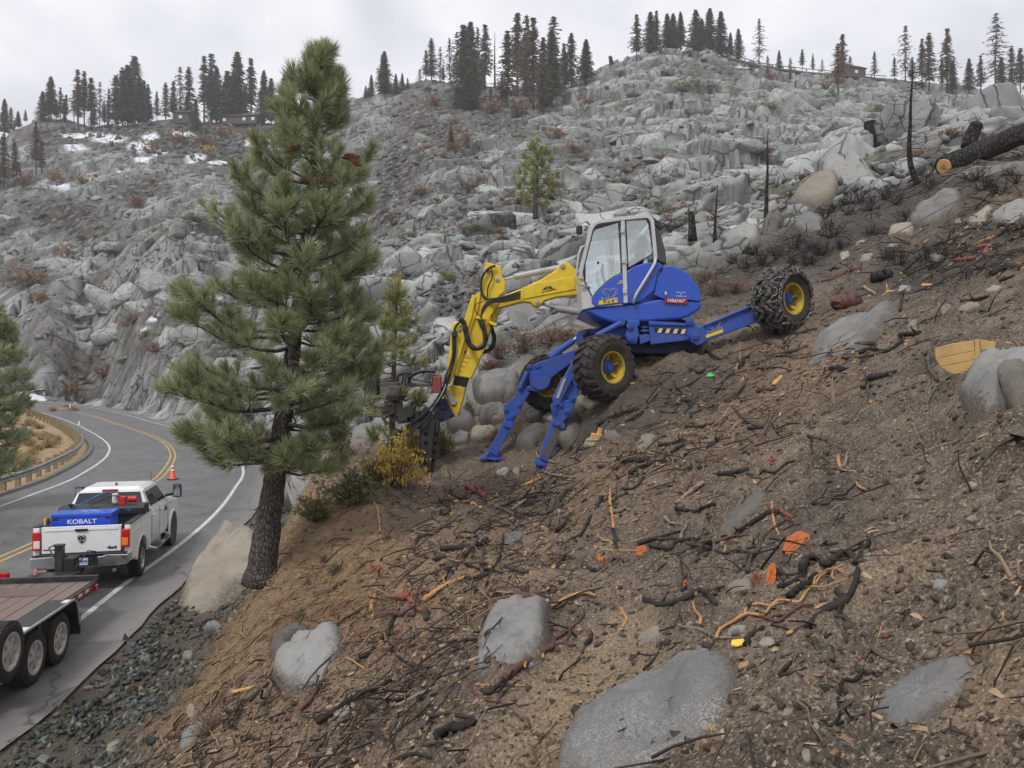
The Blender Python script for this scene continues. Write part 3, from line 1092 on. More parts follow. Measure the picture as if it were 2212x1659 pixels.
for i in range(8):
 q2 = random.Random(60 + i)
 bm = bmesh.new()
 for _ in range(10):
  d = Vector((q2.gauss(0, 1), q2.gauss(0, 1), q2.gauss(0, 1))).normalized()
  d = d / max(abs(d.x), abs(d.y), abs(d.z)) * q2.uniform(0.75, 1.0)
  bm.verts.new((d.x, d.y * 0.85, d.z * 0.65))
 bmesh.ops.convex_hull(bm, input=bm.verts)
 bmesh.ops.delete(bm, geom=[v for v in bm.verts if not v.link_faces], context='VERTS')
 bmesh.ops.triangulate(bm, faces=bm.faces)
 bm.verts.index_update()
 RUB.append((np.array([v.co[:] for v in bm.verts]), np.array([[v.index for v in f.verts] for f in bm.faces])))
 bm.free()
ok_ = (farhill > 0.5) & (RD > 3) & (SIDE > 0) & (RC < 0.985) & (Ug > -60) & (Ug < 1085) & (RRg > 22)
gq = np.random.default_rng(9)
slabby = np.maximum(blob(1680, 290, 520, 120, 3, 0.6), blob(150, 720, 230, 130, 0, 0.6) * .8)
pw0 = np.where(ok_, (0.05 + 1.3 * soil + 0.5 * sstep(0.0, 0.3, fbm(Xg / 9, Sg / 9, 77, 3))) * (1 - 0.8 * slabby), 0).ravel()
for pk in gq.choice(len(pw0), 5000, p=pw0 / pw0.sum()):
 vs, fs = RUB[q.randrange(8)]
 r_ = RRg.ravel()[pk]
 s = (0.16 + 0.42 * q.random() ** 2) * (0.45 + r_ / 130)
 rm = np.array(Euler((q.gauss(0, .4), q.gauss(0, .4), q.uniform(0, 6.3))).to_matrix())
 vv.append((vs * s * np.array((q.uniform(.8, 1.8), 1, q.uniform(.7, 1.1)))) @ rm.T + V[pk] + np.array((0, 0, s * 0.15)))
 ff.append(fs + off), tt.append(np.full(len(vs), q.random() - 1.5 * float(soil.ravel()[pk])))
 off += len(vs)
talus = link_mesh('talus', np_mesh('talus', np.concatenate(vv), np.concatenate(ff), {'tone': np.concatenate(tt)}), M['granite'])
tag(talus, 'loose grey granite talus littering the far hillside', kind='stuff')
# ------------------------------------------------------------------ road, markings, kerb, guard rail, snow poles, cone
def m_asphalt():
 t = NT('asphalt')
 P = t.pos()
 uv = t.attr('lane', 'Color')
 sp = t.n('ShaderNodeSeparateColor')
 t.l(uv, sp.inputs[0])
 n1 = t.noise(0.35, 5, 0.6, P)
 n2 = t.noise(2.2, 6, 0.65, P)
 n3 = t.noise(140, 3, 0.7, P)
 c = t.mix(t.ramp(n1, [(0.35, 0.0), (0.7, 1.0)]), (0.125, 0.122, 0.124), (0.185, 0.18, 0.178))
 c = t.mix(t.ramp(n2, [(0.5, 0.0), (0.72, 0.5)]), c, (0.095, 0.092, 0.092))
 # long tyre-polished and oily bands run with the lanes
 lanes = t.n('ShaderNodeCombineXYZ')
 t.l(t.math('MULTIPLY', sp.outputs[0], 9.0), lanes.inputs[0])
 t.l(t.math('MULTIPLY', sp.outputs[1], 0.5), lanes.inputs[1])
 n4 = t.noise(1.6, 4, 0.6, lanes.outputs[0])
 c = t.mix(t.ramp(n4, [(0.46, 0.0), (0.7, 0.6)]), c, (0.085, 0.083, 0.084))
 c = t.mix(t.ramp(n3, [(0.35, 0.25), (0.65, 0.0)]), c, (0.05, 0.05, 0.05))
 c = t.mix(t.ramp(n3, [(0.62, 0.0), (0.72, 0.35)]), c, (0.30, 0.29, 0.28))
 # pale dusty edge beyond the right line
 edge = t.math('MULTIPLY', t.ramp(sp.outputs[2], [(0.35, 0.0), (0.9, 0.8)]), t.ramp(n2, [(0.3, 0.4), (0.6, 1.0)]))
 c = t.mix(edge, c, (0.235, 0.22, 0.20))
 cr = t.n('ShaderNodeTexVoronoi', feature='DISTANCE_TO_EDGE')
 cr.inputs['Scale'].default_value = 0.28
 wv = t.n('ShaderNodeVectorMath', operation='ADD')
 nv = t.n('ShaderNodeTexNoise')
 nv.inputs['Scale'].default_value = 1.2
 nv.inputs['Detail'].default_value = 5
 t.l(P, nv.inputs['Vector'])
 t.l(P, wv.inputs[0])
 t.l(nv.outputs['Color'], wv.inputs[1])
 t.l(wv.outputs[0], cr.inputs['Vector'])
 c = t.mix(t.ramp(cr.outputs[0], [(0.003, 0.65), (0.009, 0.0)]), c, (0.035, 0.035, 0.036))
 t.set(c, t.ramp(n1, [(0.35, 0.46), (0.7, 0.75)]), spec=0.45)
 t.bump(t.math('ADD', n3, t.math('MULTIPLY', n2, 0.4)), 0.3, 0.01)
 return t.mat


def m_paint(name, col):
 t = NT(name)
 P = t.pos()
 w = t.ramp(t.noise(5, 8, 0.75, P), [(0.36, 0.5), (0.56, 0.0)])
 w2 = t.ramp(t.noise(60, 4, 0.75, P), [(0.34, 0.75), (0.46, 0.0)])
 c = t.mix(w, col, (0.17, 0.165, 0.16))
 c = t.mix(w2, c, (0.14, 0.135, 0.13))
 t.set(c, 0.7, spec=0.3)
 return t.mat


M['asphalt'] = m_asphalt()
M['white_line'] = m_paint('white_road_paint', (0.66, 0.65, 0.61))
M['yellow_line'] = m_paint('yellow_road_paint', (0.52, 0.34, 0.085))

KEEP = RL[:, 1] > -25
ST = np.where(KEEP)[0]


def strip(off0, off1, dz, nlat=1, jag0=0.0, jag1=0.0, name='road', mat=None, ref='C', i0=None, i1=None):
 """sheet along the road between two lateral offsets (metres to the right of ref: C centre, R right line, L left line)"""
 st = ST if i0 is None else ST[(RL[ST, 1] > i0) & (RL[ST, 1] < i1)]
 b = {'C': RL - RN * (rw / 2)[:, None], 'R': RL, 'L': RL - RN * rw[:, None]}
 Vv, att = [], []
 for k in st:
  o0 = off0[k] if isinstance(off0, np.ndarray) else off0
  o1 = off1[k] if isinstance(off1, np.ndarray) else off1
  o0 += jag0 * (vnoise(k * 0.37, 2.2, 71) + 0.6 * vnoise(k * 1.3, 7, 73))
  o1 += jag1 * (vnoise(k * 0.31, 5.1, 72) + 0.6 * vnoise(k * 1.1, 9, 74))
  for j in range(nlat + 1):
   f = j / nlat
   o = o0 * (1 - f) + o1 * f
   p = b[ref][k] + RN[k] * o
   Vv.append((p[0], p[1], RZ[k] + dz))
   if ref == 'C':
    att.append((o / 5.0 + 1, k * 0.5, max(0, (o - rw[k] / 2) / 1.2)))
   else:
    att.append((0, 0, 0))
 n = len(st)
 ix = np.arange(n * (nlat + 1)).reshape(n, nlat + 1)
 Ff = np.stack([ix[:-1, :-1], ix[:-1, 1:], ix[1:, 1:], ix[1:, :-1]], -1).reshape(-1, 4)
 return link_mesh(name, np_mesh(name, Vv, Ff, {'lane': np.array(att)}), mat)


road = strip(-rw / 2 - 0.95, rw / 2 + 1.25, 0.0, 18, 0.0, 0.10, 'road', M['asphalt'])
tag(road, kind='structure')
for nm, o0, o1, rf, mt in (('white_edge_line', -0.065, 0.065, 'R', 'white_line'), ('white_edge_line', -0.065, 0.065, 'L', 'white_line'),
 ('yellow_centre_line', -0.19, -0.08, 'C', 'yellow_line'), ('yellow_centre_line', 0.08, 0.19, 'C', 'yellow_line')):
 o = strip(o0, o1, 0.005, 1, 0, 0, nm, M[mt], rf)
 tag(o, kind='structure')
# asphalt kerb along the outer edge
kb = MB()
Lb = RL - RN * rw[:, None]
for prof in [0]:
 k0 = None
 for k in ST[(RL[ST, 1] < 110)][::1]:
  ring = []
  for (o, z) in ((-0.93, -0.02), (-0.99, 0.11), (-1.10, 0.14), (-1.22, 0.10), (-1.34, -0.35)):
   p = Lb[k] + RN[k] * (o + 0.02 * vnoise(np.array(k * .5), np.array(1.), 9))
   ring.append((p[0], p[1], RZ[k] + z))
  b = len(kb.v)
  kb.v.extend(ring)
  if k0 is not None:
   for a in range(4):
    kb.f.append((k0 + a, b + a, b + a + 1, k0 + a + 1))
    kb.m.append(0)
  k0 = b
M['kerb'] = m_plain('kerb_asphalt', (0.15, 0.14, 0.13), 0.9, var=0.35, scale=4, bump=0.4)
tag(kb.build('kerb', M['kerb']), kind='structure')

# white survey squiggle sprayed on the asphalt near the front wheel
M['rail_steel'] = m_plain('galvanised_steel', (0.42, 0.43, 0.43), 0.5, 0.75, 0.2, 2.5, dirt=(0.12, 0.10, 0.085), dirt_amt=0.45)
M['old_wood'] = m_plain('weathered_post_wood', (0.27, 0.20, 0.115), 0.85, 0, 0.35, 5, bump=0.5)
M['bolt_steel'] = m_plain('bolt_steel', (0.25, 0.25, 0.25), 0.5, 0.8)

gr = thing('guard_rail', 'galvanised steel guard rail on wooden posts round the outside of the road bend', 'guard rail', (Lb[60][0], Lb[60][1], 0))
OFF = -1.75
path = []
seg = np.r_[0, np.cumsum(np.linalg.norm(np.diff(Lb, axis=0), axis=1))]
stn = np.arange(0, seg[ST[RL[ST, 1] < 100][-1]], 0.62)
for s_ in stn:
 k = int(np.interp(s_, seg, np.arange(len(seg))))
 p = Lb[k] + RN[k] * OFF
 if RL[k, 1] < -8:
  continue
 path.append((Vector((p[0], p[1], RZ[k] - 0.14)), Vector((RN[k][0], RN[k][1], 0)), Vector((-RN[k][1], RN[k][0], 0))))
WPROF = [(0.0, 0.70), (0.035, 0.685), (0.075, 0.655), (0.075, 0.62), (0.02, 0.575), (0.0, 0.545), (0.02, 0.515), (0.075, 0.47), (0.075, 0.435), (0.035, 0.405), (0.0, 0.39)]
rb = MB()
kp = None
for (p, n_, t_) in path:
 b = len(rb.v)
 for (o, z) in WPROF:
  q = p + n_ * (o + 0.10)
  rb.v.append((q.x, q.y, p.z + z + 0.03))
 for (o, z) in WPROF:
  q = p + n_ * (o + 0.094)
  rb.v.append((q.x, q.y, p.z + z + 0.03))
 if kp is not None:
  L = len(WPROF)
  for a in range(L - 1):
   rb.f.append((kp + a, b + a, b + a + 1, kp + a + 1))
   rb.f.append((kp + L + a + 1, b + L + a + 1, b + L + a, kp + L + a))
   rb.m += [0, 0]
  rb.f.append((kp, kp + L, b + L, b))
  rb.m.append(0)
 kp = b
rb.build('rail', M['rail_steel'], gr, world=True, smooth=False)
for i in range(1, len(path), 3):
 p, n_, t_ = path[i]
 pb = MB()
 tilt = Vector((R.uniform(-.02, .02), R.uniform(-.02, .02), 0))
 pb.beam(p - n_ * 0.19 + Vector((0, 0, -0.35)), p - n_ * 0.19 + tilt + Vector((0, 0, 0.80)), 0.16, 0.21, up=n_)
 po = pb.build('post', M['old_wood'], gr, world=True, bevel=0.012, segs=1)
 bb = MB()
 bb.beam(p - n_ * 0.002 + Vector((0, 0, 0.40)), p - n_ * 0.002 + Vector((0, 0, 0.76)), 0.15, 0.185, up=n_)
 bb.build('spacer_block', M['old_wood'], gr, world=True, bevel=0.01, segs=1)

# snow poles
M['pole_grey'] = m_plain('pole_grey', (0.32, 0.32, 0.31), 0.6, 0.3)
M['reflector'] = m_plain('reflector_white', (0.75, 0.75, 0.74), 0.35)
for (dx, dyb, dyt, d, lab) in ((152, 923, 872, 86, 'thin grey snow pole, the farther of two, behind the guard rail bend'), (171.5, 984, 908, 62, 'thin dark snow pole with pale foot, nearer of two, behind the guard rail'),
 (163, 890, 868, 104, 'short white marker post on the far verge beside the rock cut')):
 pb_, pt_ = W(dx, dyb, d), W(dx, dyt, d)
 g = Vector((pb_.x, pb_.y, min(pb_.z, H(pb_.x, pb_.y)) - 0.1))
 t_ = thing('snow_pole', lab, 'marker post', g, 0, 'snow poles along the road')
 MB().cyl(g, pt_, 0.05, 10).build('pole', M['pole_grey'], t_, world=True)
 MB().box(pt_ + Vector((0, -0.06, -0.25)), (0.12, 0.02, 0.38)).build('reflector', M['reflector'], t_, world=True)

# traffic cone
M['cone_orange'] = m_plain('cone_orange', (0.80, 0.10, 0.025), 0.45, 0, 0.12)
M['cone_white'] = m_plain('cone_collar', (0.72, 0.70, 0.68), 0.4, 0, 0.1)
M['rubber'] = m_plain('black_rubber', (0.020, 0.020, 0.021), 0.75, 0, 0.3, 8, dirt=(0.10, 0.085, 0.07), dirt_amt=0.35)
cp = W(373, 1036, 4.4 * FPX / (1036 * KD - 384))
cone = thing('traffic_cone', 'orange traffic cone with two white collars standing on the road ahead of the pickup', 'traffic cone', (cp.x, cp.y, 0.006))
MB().box((0, 0, 0.02), (0.40, 0.40, 0.04)).build('base', M['rubber'], cone, bevel=0.015)


def cr_(z):
 return 0.155 - (z - 0.04) * (0.155 - 0.03) / 0.70


cb = MB().lathe([(0.04, cr_(0.04) + 0.01), (0.05, cr_(0.05)), (0.73, cr_(0.73)), (0.74, 0.02)], (0, 0, 0), (0, 0, 1), 28)
cb.build('body', M['cone_orange'], cone, smooth=True)
for z0, z1 in ((0.36, 0.46), (0.53, 0.66)):
 MB().lathe([(z0, cr_(z0) + 0.003), (z1, cr_(z1) + 0.003)], (0, 0, 0), (0, 0, 1), 28).build('collar', M['cone_white'], cone, smooth=True)


def text_part(name, body, size, mat, parent, M4, extr=0.002, outline=0.0, shear=0.0, align='CENTER', scale_x=1.0, bold=0.0):
 cu = bpy.data.curves.new(name, 'FONT')
 cu.body = body
 cu.size = size
 cu.extrude = extr
 cu.align_x = align
 cu.align_y = 'CENTER'
 cu.shear = shear
 cu.offset = bold
 if outline > 0:
  cu.fill_mode = 'NONE'
  cu.extrude = 0
  cu.bevel_depth = outline
  cu.bevel_resolution = 1
 o0 = bpy.data.objects.new(name, cu)
 COL.objects.link(o0)
 dg = bpy.context.evaluated_depsgraph_get()
 dg.update()
 me = bpy.data.meshes.new_from_object(o0.evaluated_get(dg))
 bpy.data.objects.remove(o0)
 bpy.data.curves.remove(cu)
 me.materials.clear()
 me.materials.append(mat)
 o = bpy.data.objects.new(name, me)
 COL.objects.link(o)
 o.parent = parent
 o.matrix_local = M4 @ Matrix.Diagonal((scale_x, 1, 1, 1))
 return o
# ------------------------------------------------------------------ white pickup (local: x ahead, y left, z up, origin on the ground under the rear axle)
M['white_paint'] = m_plain('white_car_paint', (0.84, 0.845, 0.85), 0.28, 0, 0.02, 2, dirt=(0.42, 0.39, 0.35), dirt_amt=0.18, coat=0.5)
M['car_glass'] = m_plain('dark_car_glass', (0.014, 0.018, 0.021), 0.06, 0, 0.05, spec=0.7)
M['chrome'] = m_plain('chrome', (0.62, 0.63, 0.65), 0.16, 0.95, 0.08, 3, dirt=(0.25, 0.23, 0.2), dirt_amt=0.3)
M['alloy'] = m_plain('alloy_rim', (0.46, 0.47, 0.48), 0.35, 0.75, 0.1, 3, dirt=(0.18, 0.16, 0.14), dirt_amt=0.35)
M['black_plastic'] = m_plain('black_plastic', (0.018, 0.018, 0.019), 0.5, 0, 0.2)
M['dark_metal'] = m_plain('dark_metal', (0.04, 0.04, 0.043), 0.5, 0.5, 0.3, dirt=(0.14, 0.12, 0.1), dirt_amt=0.35)
M['lamp_red'] = m_plain('lamp_red', (0.55, 0.012, 0.012), 0.15, 0, 0.15, 14, coat=0.6)
M['lamp_amber'] = m_plain('lamp_amber', (0.85, 0.28, 0.03), 0.2, 0, 0.1, 14, coat=0.6)
M['lamp_clear'] = m_plain('lamp_clear', (0.75, 0.72, 0.68), 0.15, 0, 0.1)
M['plate_blue'] = m_plain('plate_face', (0.50, 0.62, 0.74), 0.4)
M['plate_ink'] = m_plain('plate_ink', (0.03, 0.05, 0.16), 0.5)
M['bed_liner'] = m_plain('bed_liner', (0.025, 0.025, 0.026), 0.8, bump=0.4)

hx = Vector((-0.235, 0.972, 0)).normalized()
T_RZ = math.atan2(hx.y, hx.x)
T_O = Vector((-9.40, 17.45, 0.004))
truck = thing('pickup_truck', 'white crew cab pickup truck seen from behind on the road, towing the flatbed trailer', 'pickup truck', T_O, T_RZ)
TS = 0.95
truck.scale = (TS, TS, TS)
HW = 0.99


def arc(cx, cz, r, a0, a1, n=10):
 return [(cx + r * math.cos(math.radians(a0 + (a1 - a0) * i / n)), cz + r * math.sin(math.radians(a0 + (a1 - a0) * i / n))) for i in range(n + 1)]


def side_prism(prof, y0, y1):
 return [(x, y0, z) for x, z in prof], (0, y1 - y0, 0)


# bed sides: waist crease gives three faces
def loft_side(prof_out, ys):
 pass


for sg in (-1, 1):
 m = MB()
 prof = [(-1.20, 0.62), (-0.62, 0.58)] + arc(0.0, 0.43, 0.54, 164, 16, 12) + [(0.62, 0.56), (0.87, 0.54), (0.87, 1.44), (-1.19, 1.44)]
 poly, ext = side_prism(prof, sg * HW, sg * (HW - 0.13))
 m.prism(poly, ext)
 m.prism([(x, sg * (HW + 0.012), z) for x, z in arc(0, 0.43, 0.60, 172, 8, 12) + list(reversed(arc(0, 0.43, 0.53, 172, 8, 12)))], (0, -sg * 0.08, 0))
 m.prism([(-1.19, sg * (HW + 0.006), 1.20), (0.865, sg * (HW + 0.006), 1.20), (0.865, sg * (HW + 0.006), 1.245), (-1.19, sg * (HW + 0.006), 1.245)], (0, -sg * 0.05, 0))
 m.build('bed_side', M['white_paint'], truck, bevel=0.022)
 MB().box((-0.16, sg * (HW - 0.065), 1.452), (2.04, 0.15, 0.024)).build('bed_rail_cap', M['black_plastic'], truck, bevel=0.008)
fl = MB()
fl.box((-0.16, 0, 0.80), (2.03, 1.72, 0.06))
fl.box((0.84, 0, 1.10), (0.05, 1.72, 0.62))
fl.box((0, 0.72, 0.95), (0.85, 0.24, 0.28))
fl.box((0, -0.72, 0.95), (0.85, 0.24, 0.28))
fl.build('bed_floor', M['bed_liner'], truck, bevel=0.01)
# tailgate
tg = MB()
tg.prism([(-1.245, y, z) for y, z in ((-0.80, 0.87), (0.80, 0.87), (0.80, 1.43), (-0.80, 1.43))], (0.075, 0, 0))
tg.box((-1.20, 0, 1.437), (0.10, 1.62, 0.028))
tg.box((-1.252, 0, 1.385), (0.015, 1.5, 0.055))
tgo = tg.build('tailgate', M['white_paint'], truck, bevel=0.016)
hb = MB()
hb.box((-1.262, 0.0, 1.375), (0.02, 0.26, 0.05))
hb.box((-1.268, 0.0, 1.35), (0.02, 0.20, 0.022))
hb.build('handle', M['black_plastic'], tgo, bevel=0.006)
# ram-like badge: shield with curling horns
eb = MB()
shield = [(-0.085, 0.06), (-0.05, 0.085), (0.0, 0.075), (0.05, 0.085), (0.085, 0.06), (0.075, -0.01), (0.045, -0.07), (0, -0.10), (-0.045, -0.07), (-0.075, -0.01)]
eb.prism([(-1.247, a, 1.17 + b) for a, b in shield], (-0.012, 0, 0))
eb.build('emblem_back', M['black_plastic'], tgo)
ho = MB()
for sg in (-1, 1):
 pts = [(-1.265, sg * (0.012 + 0.055 * math.sin(a)), 1.185 + 0.05 * math.cos(a) - 0.012 * a / 3) for a in np.linspace(0.0, 4.3, 14)]
 ho.tube(pts, [0.013 - 0.0006 * i for i in range(14)], 6)
ho.prism([(-1.26, a, 1.17 + b) for a, b in ((-0.026, 0.04), (0.026, 0.04), (0.018, -0.05), (0, -0.075), (-0.018, -0.05))], (-0.016, 0, 0))
ho.build('emblem', M['chrome'], tgo)
MB().box((-1.249, 0.62, 0.955), (0.008, 0.30, 0.022)).build('name_badge', M['black_plastic'], tgo)
FACE_BACK = Matrix.Translation((-1.250, -0.62, 0.955)) @ Matrix(((0, 0, -1, 0), (-1, 0, 0, 0), (0, 1, 0, 0), (0, 0, 0, 1)))
text_part('badge_lettering', '4x4', 0.085, M['black_plastic'], tgo, FACE_BACK, 0.004, bold=0.004, scale_x=1.5)
# tail lamps
for sg in (-1, 1):
 y = sg * 0.895
 lo_ = MB()
 lo_.box((-1.225, y + sg * 0.008, 1.15), (0.10, 0.165, 0.41))
 lamp = lo_.build('tail_light', M['lamp_red'], truck, bevel=0.02)
 MB().box((-1.272, y - sg * 0.004, 1.08), (0.02, 0.13, 0.17)).build('indicator_lens' if sg < 0 else 'reversing_lens', M['lamp_amber'] if sg < 0 else M['lamp_clear'], lamp, bevel=0.008)
# bumper, plate, hitch
bp = MB()
bp.prism([(-1.40, -0.98, 0.60), (-1.40, -0.62, 0.56), (-1.40, 0.62, 0.56), (-1.40, 0.98, 0.60), (-1.40, 0.99, 0.82), (-1.40, 0.55, 0.84), (-1.40, 0.45, 0.80), (-1.40, -0.45, 0.80), (-1.40, -0.55, 0.84), (-1.40, -0.99, 0.82)], (0.16, 0, 0))
for sg in (-1, 1):
 bp.prism([(-1.395, sg * 0.975, 0.60), (-1.395, sg * 0.985, 0.82), (-1.05, sg * 1.0, 0.82), (-1.05, sg * 1.0, 0.64)], (0, -sg * 0.05, 0))
bpo = bp.build('rear_bumper', M['chrome'], truck, bevel=0.025)
MB().box((-1.33, 0, 0.846), (0.16, 1.9, 0.016)).build('step_pad', M['black_plastic'], bpo)
MB().box((-1.405, 0.0, 0.70), (0.012, 0.72, 0.20)).build('plate_recess', M['black_plastic'], bpo)
pl = MB().box((-1.415, -0.02, 0.70), (0.012, 0.31, 0.155)).build('licence_plate', M['plate_blue'], truck)
text_part('plate_lettering', '658\u00b7P79', 0.088, M['plate_ink'], pl, Matrix.Translation((-1.422, -0.02, 0.69)) @ Matrix(((0, 0, -1, 0), (-1, 0, 0, 0), (0, 1, 0, 0), (0, 0, 0, 1))), 0.002, bold=0.003)
ht = MB()
ht.box((-1.38, 0, 0.49), (0.35, 0.09, 0.09))
ht.cyl((-1.52, 0, 0.50), (-1.52, 0, 0.60), 0.035, 12)
ht.build('tow_hitch', M['dark_metal'], truck)
MB().cyl((-1.30, -0.68, 0.46), (-0.6, -0.62, 0.48), 0.045, 12).build('exhaust_pipe', M['chrome'], truck)
# chassis
ch = MB()
for sg in (-1, 1):
 ch.box((1.6, sg * 0.45, 0.62), (5.6, 0.10, 0.16))
ch.cyl((0, -0.8, 0.42), (0, 0.8, 0.42), 0.07, 10)
ch.lathe([(-0.17, 0.05), (-0.12, 0.16), (0.12, 0.16), (0.17, 0.05)], (0, 0, 0.42), (0, 1, 0), 12)
ch.cyl((3.78, -0.8, 0.42), (3.78, 0.8, 0.42), 0.06, 10)
ch.box((0, 0, 0.70), (1.3, 1.2, 0.1))
ch.build('chassis', M['dark_metal'], truck)
# cab and front end as one shell of cross sections
CB = MB()


def ring(x, zl, zb, hw_l, hw_b, zt=None, hw_t=None, zs=None):
 zt = zb if zt is None else zt
 hw_t = hw_b if hw_t is None else hw_t
 return [(x, -hw_l, zl), (x, -hw_b, (zl + zb) / 2), (x, -hw_b, zb - 0.1), (x, -hw_b + 0.05, zb), (x, -hw_t, zt - 0.07), (x, -hw_t + 0.12, zt),
   (x, hw_t - 0.12, zt), (x, hw_t, zt - 0.07), (x, hw_b - 0.05, zb), (x, hw_b, zb - 0.1), (x, hw_b, (zl + zb) / 2), (x, hw_l, zl)]


secs = [ring(0.90, 0.56, 1.44, 0.93, 0.985, 1.47, 0.91), ring(0.905, 0.54, 1.45, 0.93, 0.985, 1.50, 0.90), ring(1.10, 0.54, 1.46, 0.93, 0.985, 1.955, 0.745), ring(1.35, 0.54, 1.46, 0.93, 0.985, 2.0, 0.735),
  ring(2.3, 0.54, 1.44, 0.93, 0.985, 2.01, 0.735), ring(2.75, 0.54, 1.42, 0.93, 0.985, 1.97, 0.72), ring(3.40, 0.54, 1.40, 0.93, 0.985, 1.44, 0.86), ring(4.2, 0.56, 1.34, 0.93, 0.985, 1.39, 0.80), ring(4.68, 0.58, 1.26, 0.92, 0.95, 1.30, 0.74), ring(4.78, 0.60, 1.18, 0.80, 0.84, 1.2, 0.66)]
b = 0
for i, rg in enumerate(secs):
 CB.v.extend(rg)
 if i:
  for j in range(12):
   CB.f.append(((i - 1) * 12 + j, (i - 1) * 12 + (j + 1) % 12, i * 12 + (j + 1) % 12, i * 12 + j))
   CB.m.append(0)
CB.f += [tuple(range(11, -1, -1)), tuple((len(secs) - 1) * 12 + j for j in range(12))]
CB.m += [0, 0]
cabo = CB.build('cab', M['white_paint'], truck, bevel=0.02)
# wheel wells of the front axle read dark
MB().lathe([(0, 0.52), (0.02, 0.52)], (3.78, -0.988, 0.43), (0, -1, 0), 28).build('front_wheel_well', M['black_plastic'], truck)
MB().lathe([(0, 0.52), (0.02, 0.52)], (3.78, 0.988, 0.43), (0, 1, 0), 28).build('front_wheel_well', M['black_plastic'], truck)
for sg in (-1, 1):
 MB().prism([(x, sg * 1.02, z) for x, z in arc(3.78, 0.43, 0.58, 185, -5, 14) + list(reversed(arc(3.78, 0.43, 0.52, 185, -5, 14)))], (0, -sg * 0.06, 0)).build('fender_flare', M['white_paint'], truck, bevel=0.01)


def on_side(x, z, sg):
 """outer face of the greenhouse at x, z (between waist and roof)"""
 zb, hb_ = 1.45, 0.935
 f = (z - zb) / (1.93 - zb)
 return sg * (hb_ + (0.745 - hb_) * f + 0.012)


for sg in (-1, 1):
 for nm, q in (('rear_door_window', [(1.17, 1.50), (1.95, 1.49), (1.95, 1.87), (1.28, 1.86)]), ('front_door_window', [(2.03, 1.49), (2.98, 1.47), (2.62, 1.86), (2.03, 1.87)])):
  m = MB()
  m.prism([(x, on_side(x, z, sg), z) for x, z in q], (0, -sg * 0.012, 0))
  m.build(nm, M['car_glass'], truck)
 for x0 in (1.02, 1.99, 3.06):
  MB().box((x0, sg * 0.9865, 1.0), (0.012, 0.006, 0.80)).build('door_gap', M['black_plastic'], truck)
 for x0 in (1.22, 2.18):
  m = MB()
  m.tube([(x0 - 0.11, sg * 0.985, 1.28), (x0 - 0.09, sg * 1.025, 1.28), (x0 + 0.09, sg * 1.025, 1.28), (x0 + 0.11, sg * 0.985, 1.28)], 0.018, 8)
  m.build('door_handle', M['white_paint'], truck)
 # tow mirrors
 m = MB()
 m.beam((2.98, sg * 0.93, 1.52), (3.0, sg * 1.16, 1.56), 0.10, 0.07)
 arm = m.build('mirror_arm', M['black_plastic'], truck, bevel=0.01)
 m = MB()
 m.box((3.02, sg * 1.24, 1.64), (0.13, 0.22, 0.36))
 mo_ = m.build('mirror', M['black_plastic'], truck, bevel=0.03)
 MB().box((2.952, sg * 1.24, 1.64), (0.006, 0.17, 0.29)).build('mirror_glass', m_plain('mirror_glass', (0.5, 0.55, 0.6), 0.08, 0.9), mo_)
 # running boards
 m = MB()
 m.tube([(0.95, sg * 0.90, 0.50), (1.05, sg * 1.06, 0.42), (2.9, sg * 1.06, 0.42), (3.0, sg * 0.9, 0.50)], 0.045, 8)
 rbo = m.build('running_board', M['chrome'], truck)
 for x0 in (1.45, 2.45):
  MB().box((x0, sg * 1.06, 0.458), (0.52, 0.10, 0.02)).build('step_pad', M['black_plastic'], rbo)
# rear window with dark band, roof lamp, antenna
rwm = MB()
rwm.prism([(0.925, -0.80, 1.535), (0.925, 0.80, 1.535), (1.088, 0.70, 1.885), (1.088, -0.70, 1.885)], (0.012, 0, -0.005))
for v in range(len(rwm.v)):
 rwm.v[v] = (rwm.v[v][0] - 0.03, rwm.v[v][1], rwm.v[v][2] + 0.01)
rwm.build('rear_window', M['car_glass'], truck)
MB().box((1.075, 0, 1.945), (0.08, 0.36, 0.05)).build('roof_brake_light', M['lamp_red'], truck, bevel=0.01)
MB().tube([(3.1, -0.55, 1.45), (3.05, -0.55, 2.2)], 0.006, 5).build('aerial', M['black_plastic'], truck)
an = MB().prism([(1.6, 0.02, 2.005), (1.78, 0.02, 2.005), (1.62, 0.0, 2.07)], (0, -0.04, 0)).build('roof_fin', M['black_plastic'], truck)
# small badges on the front door: a mountain logo and lettering, as on the yellow boom
for sg in (-1,):
 m = MB()
 for pts in (((2.55, 1.14), (2.66, 1.26), (2.70, 1.21), (2.62, 1.14)), ((2.66, 1.14), (2.74, 1.30), (2.86, 1.14)), ((2.82, 1.20), (2.87, 1.24), (2.95, 1.14), (2.88, 1.14))):
  m.prism([(x, sg * 0.9875, z) for x, z in pts], (0, sg * 0.003, 0))
 m.build('door_logo', M['black_plastic'], truck)
 MB().box((3.5, sg * 0.989, 1.25), (0.30, 0.006, 0.035)).build('side_badge', M['chrome'], truck)


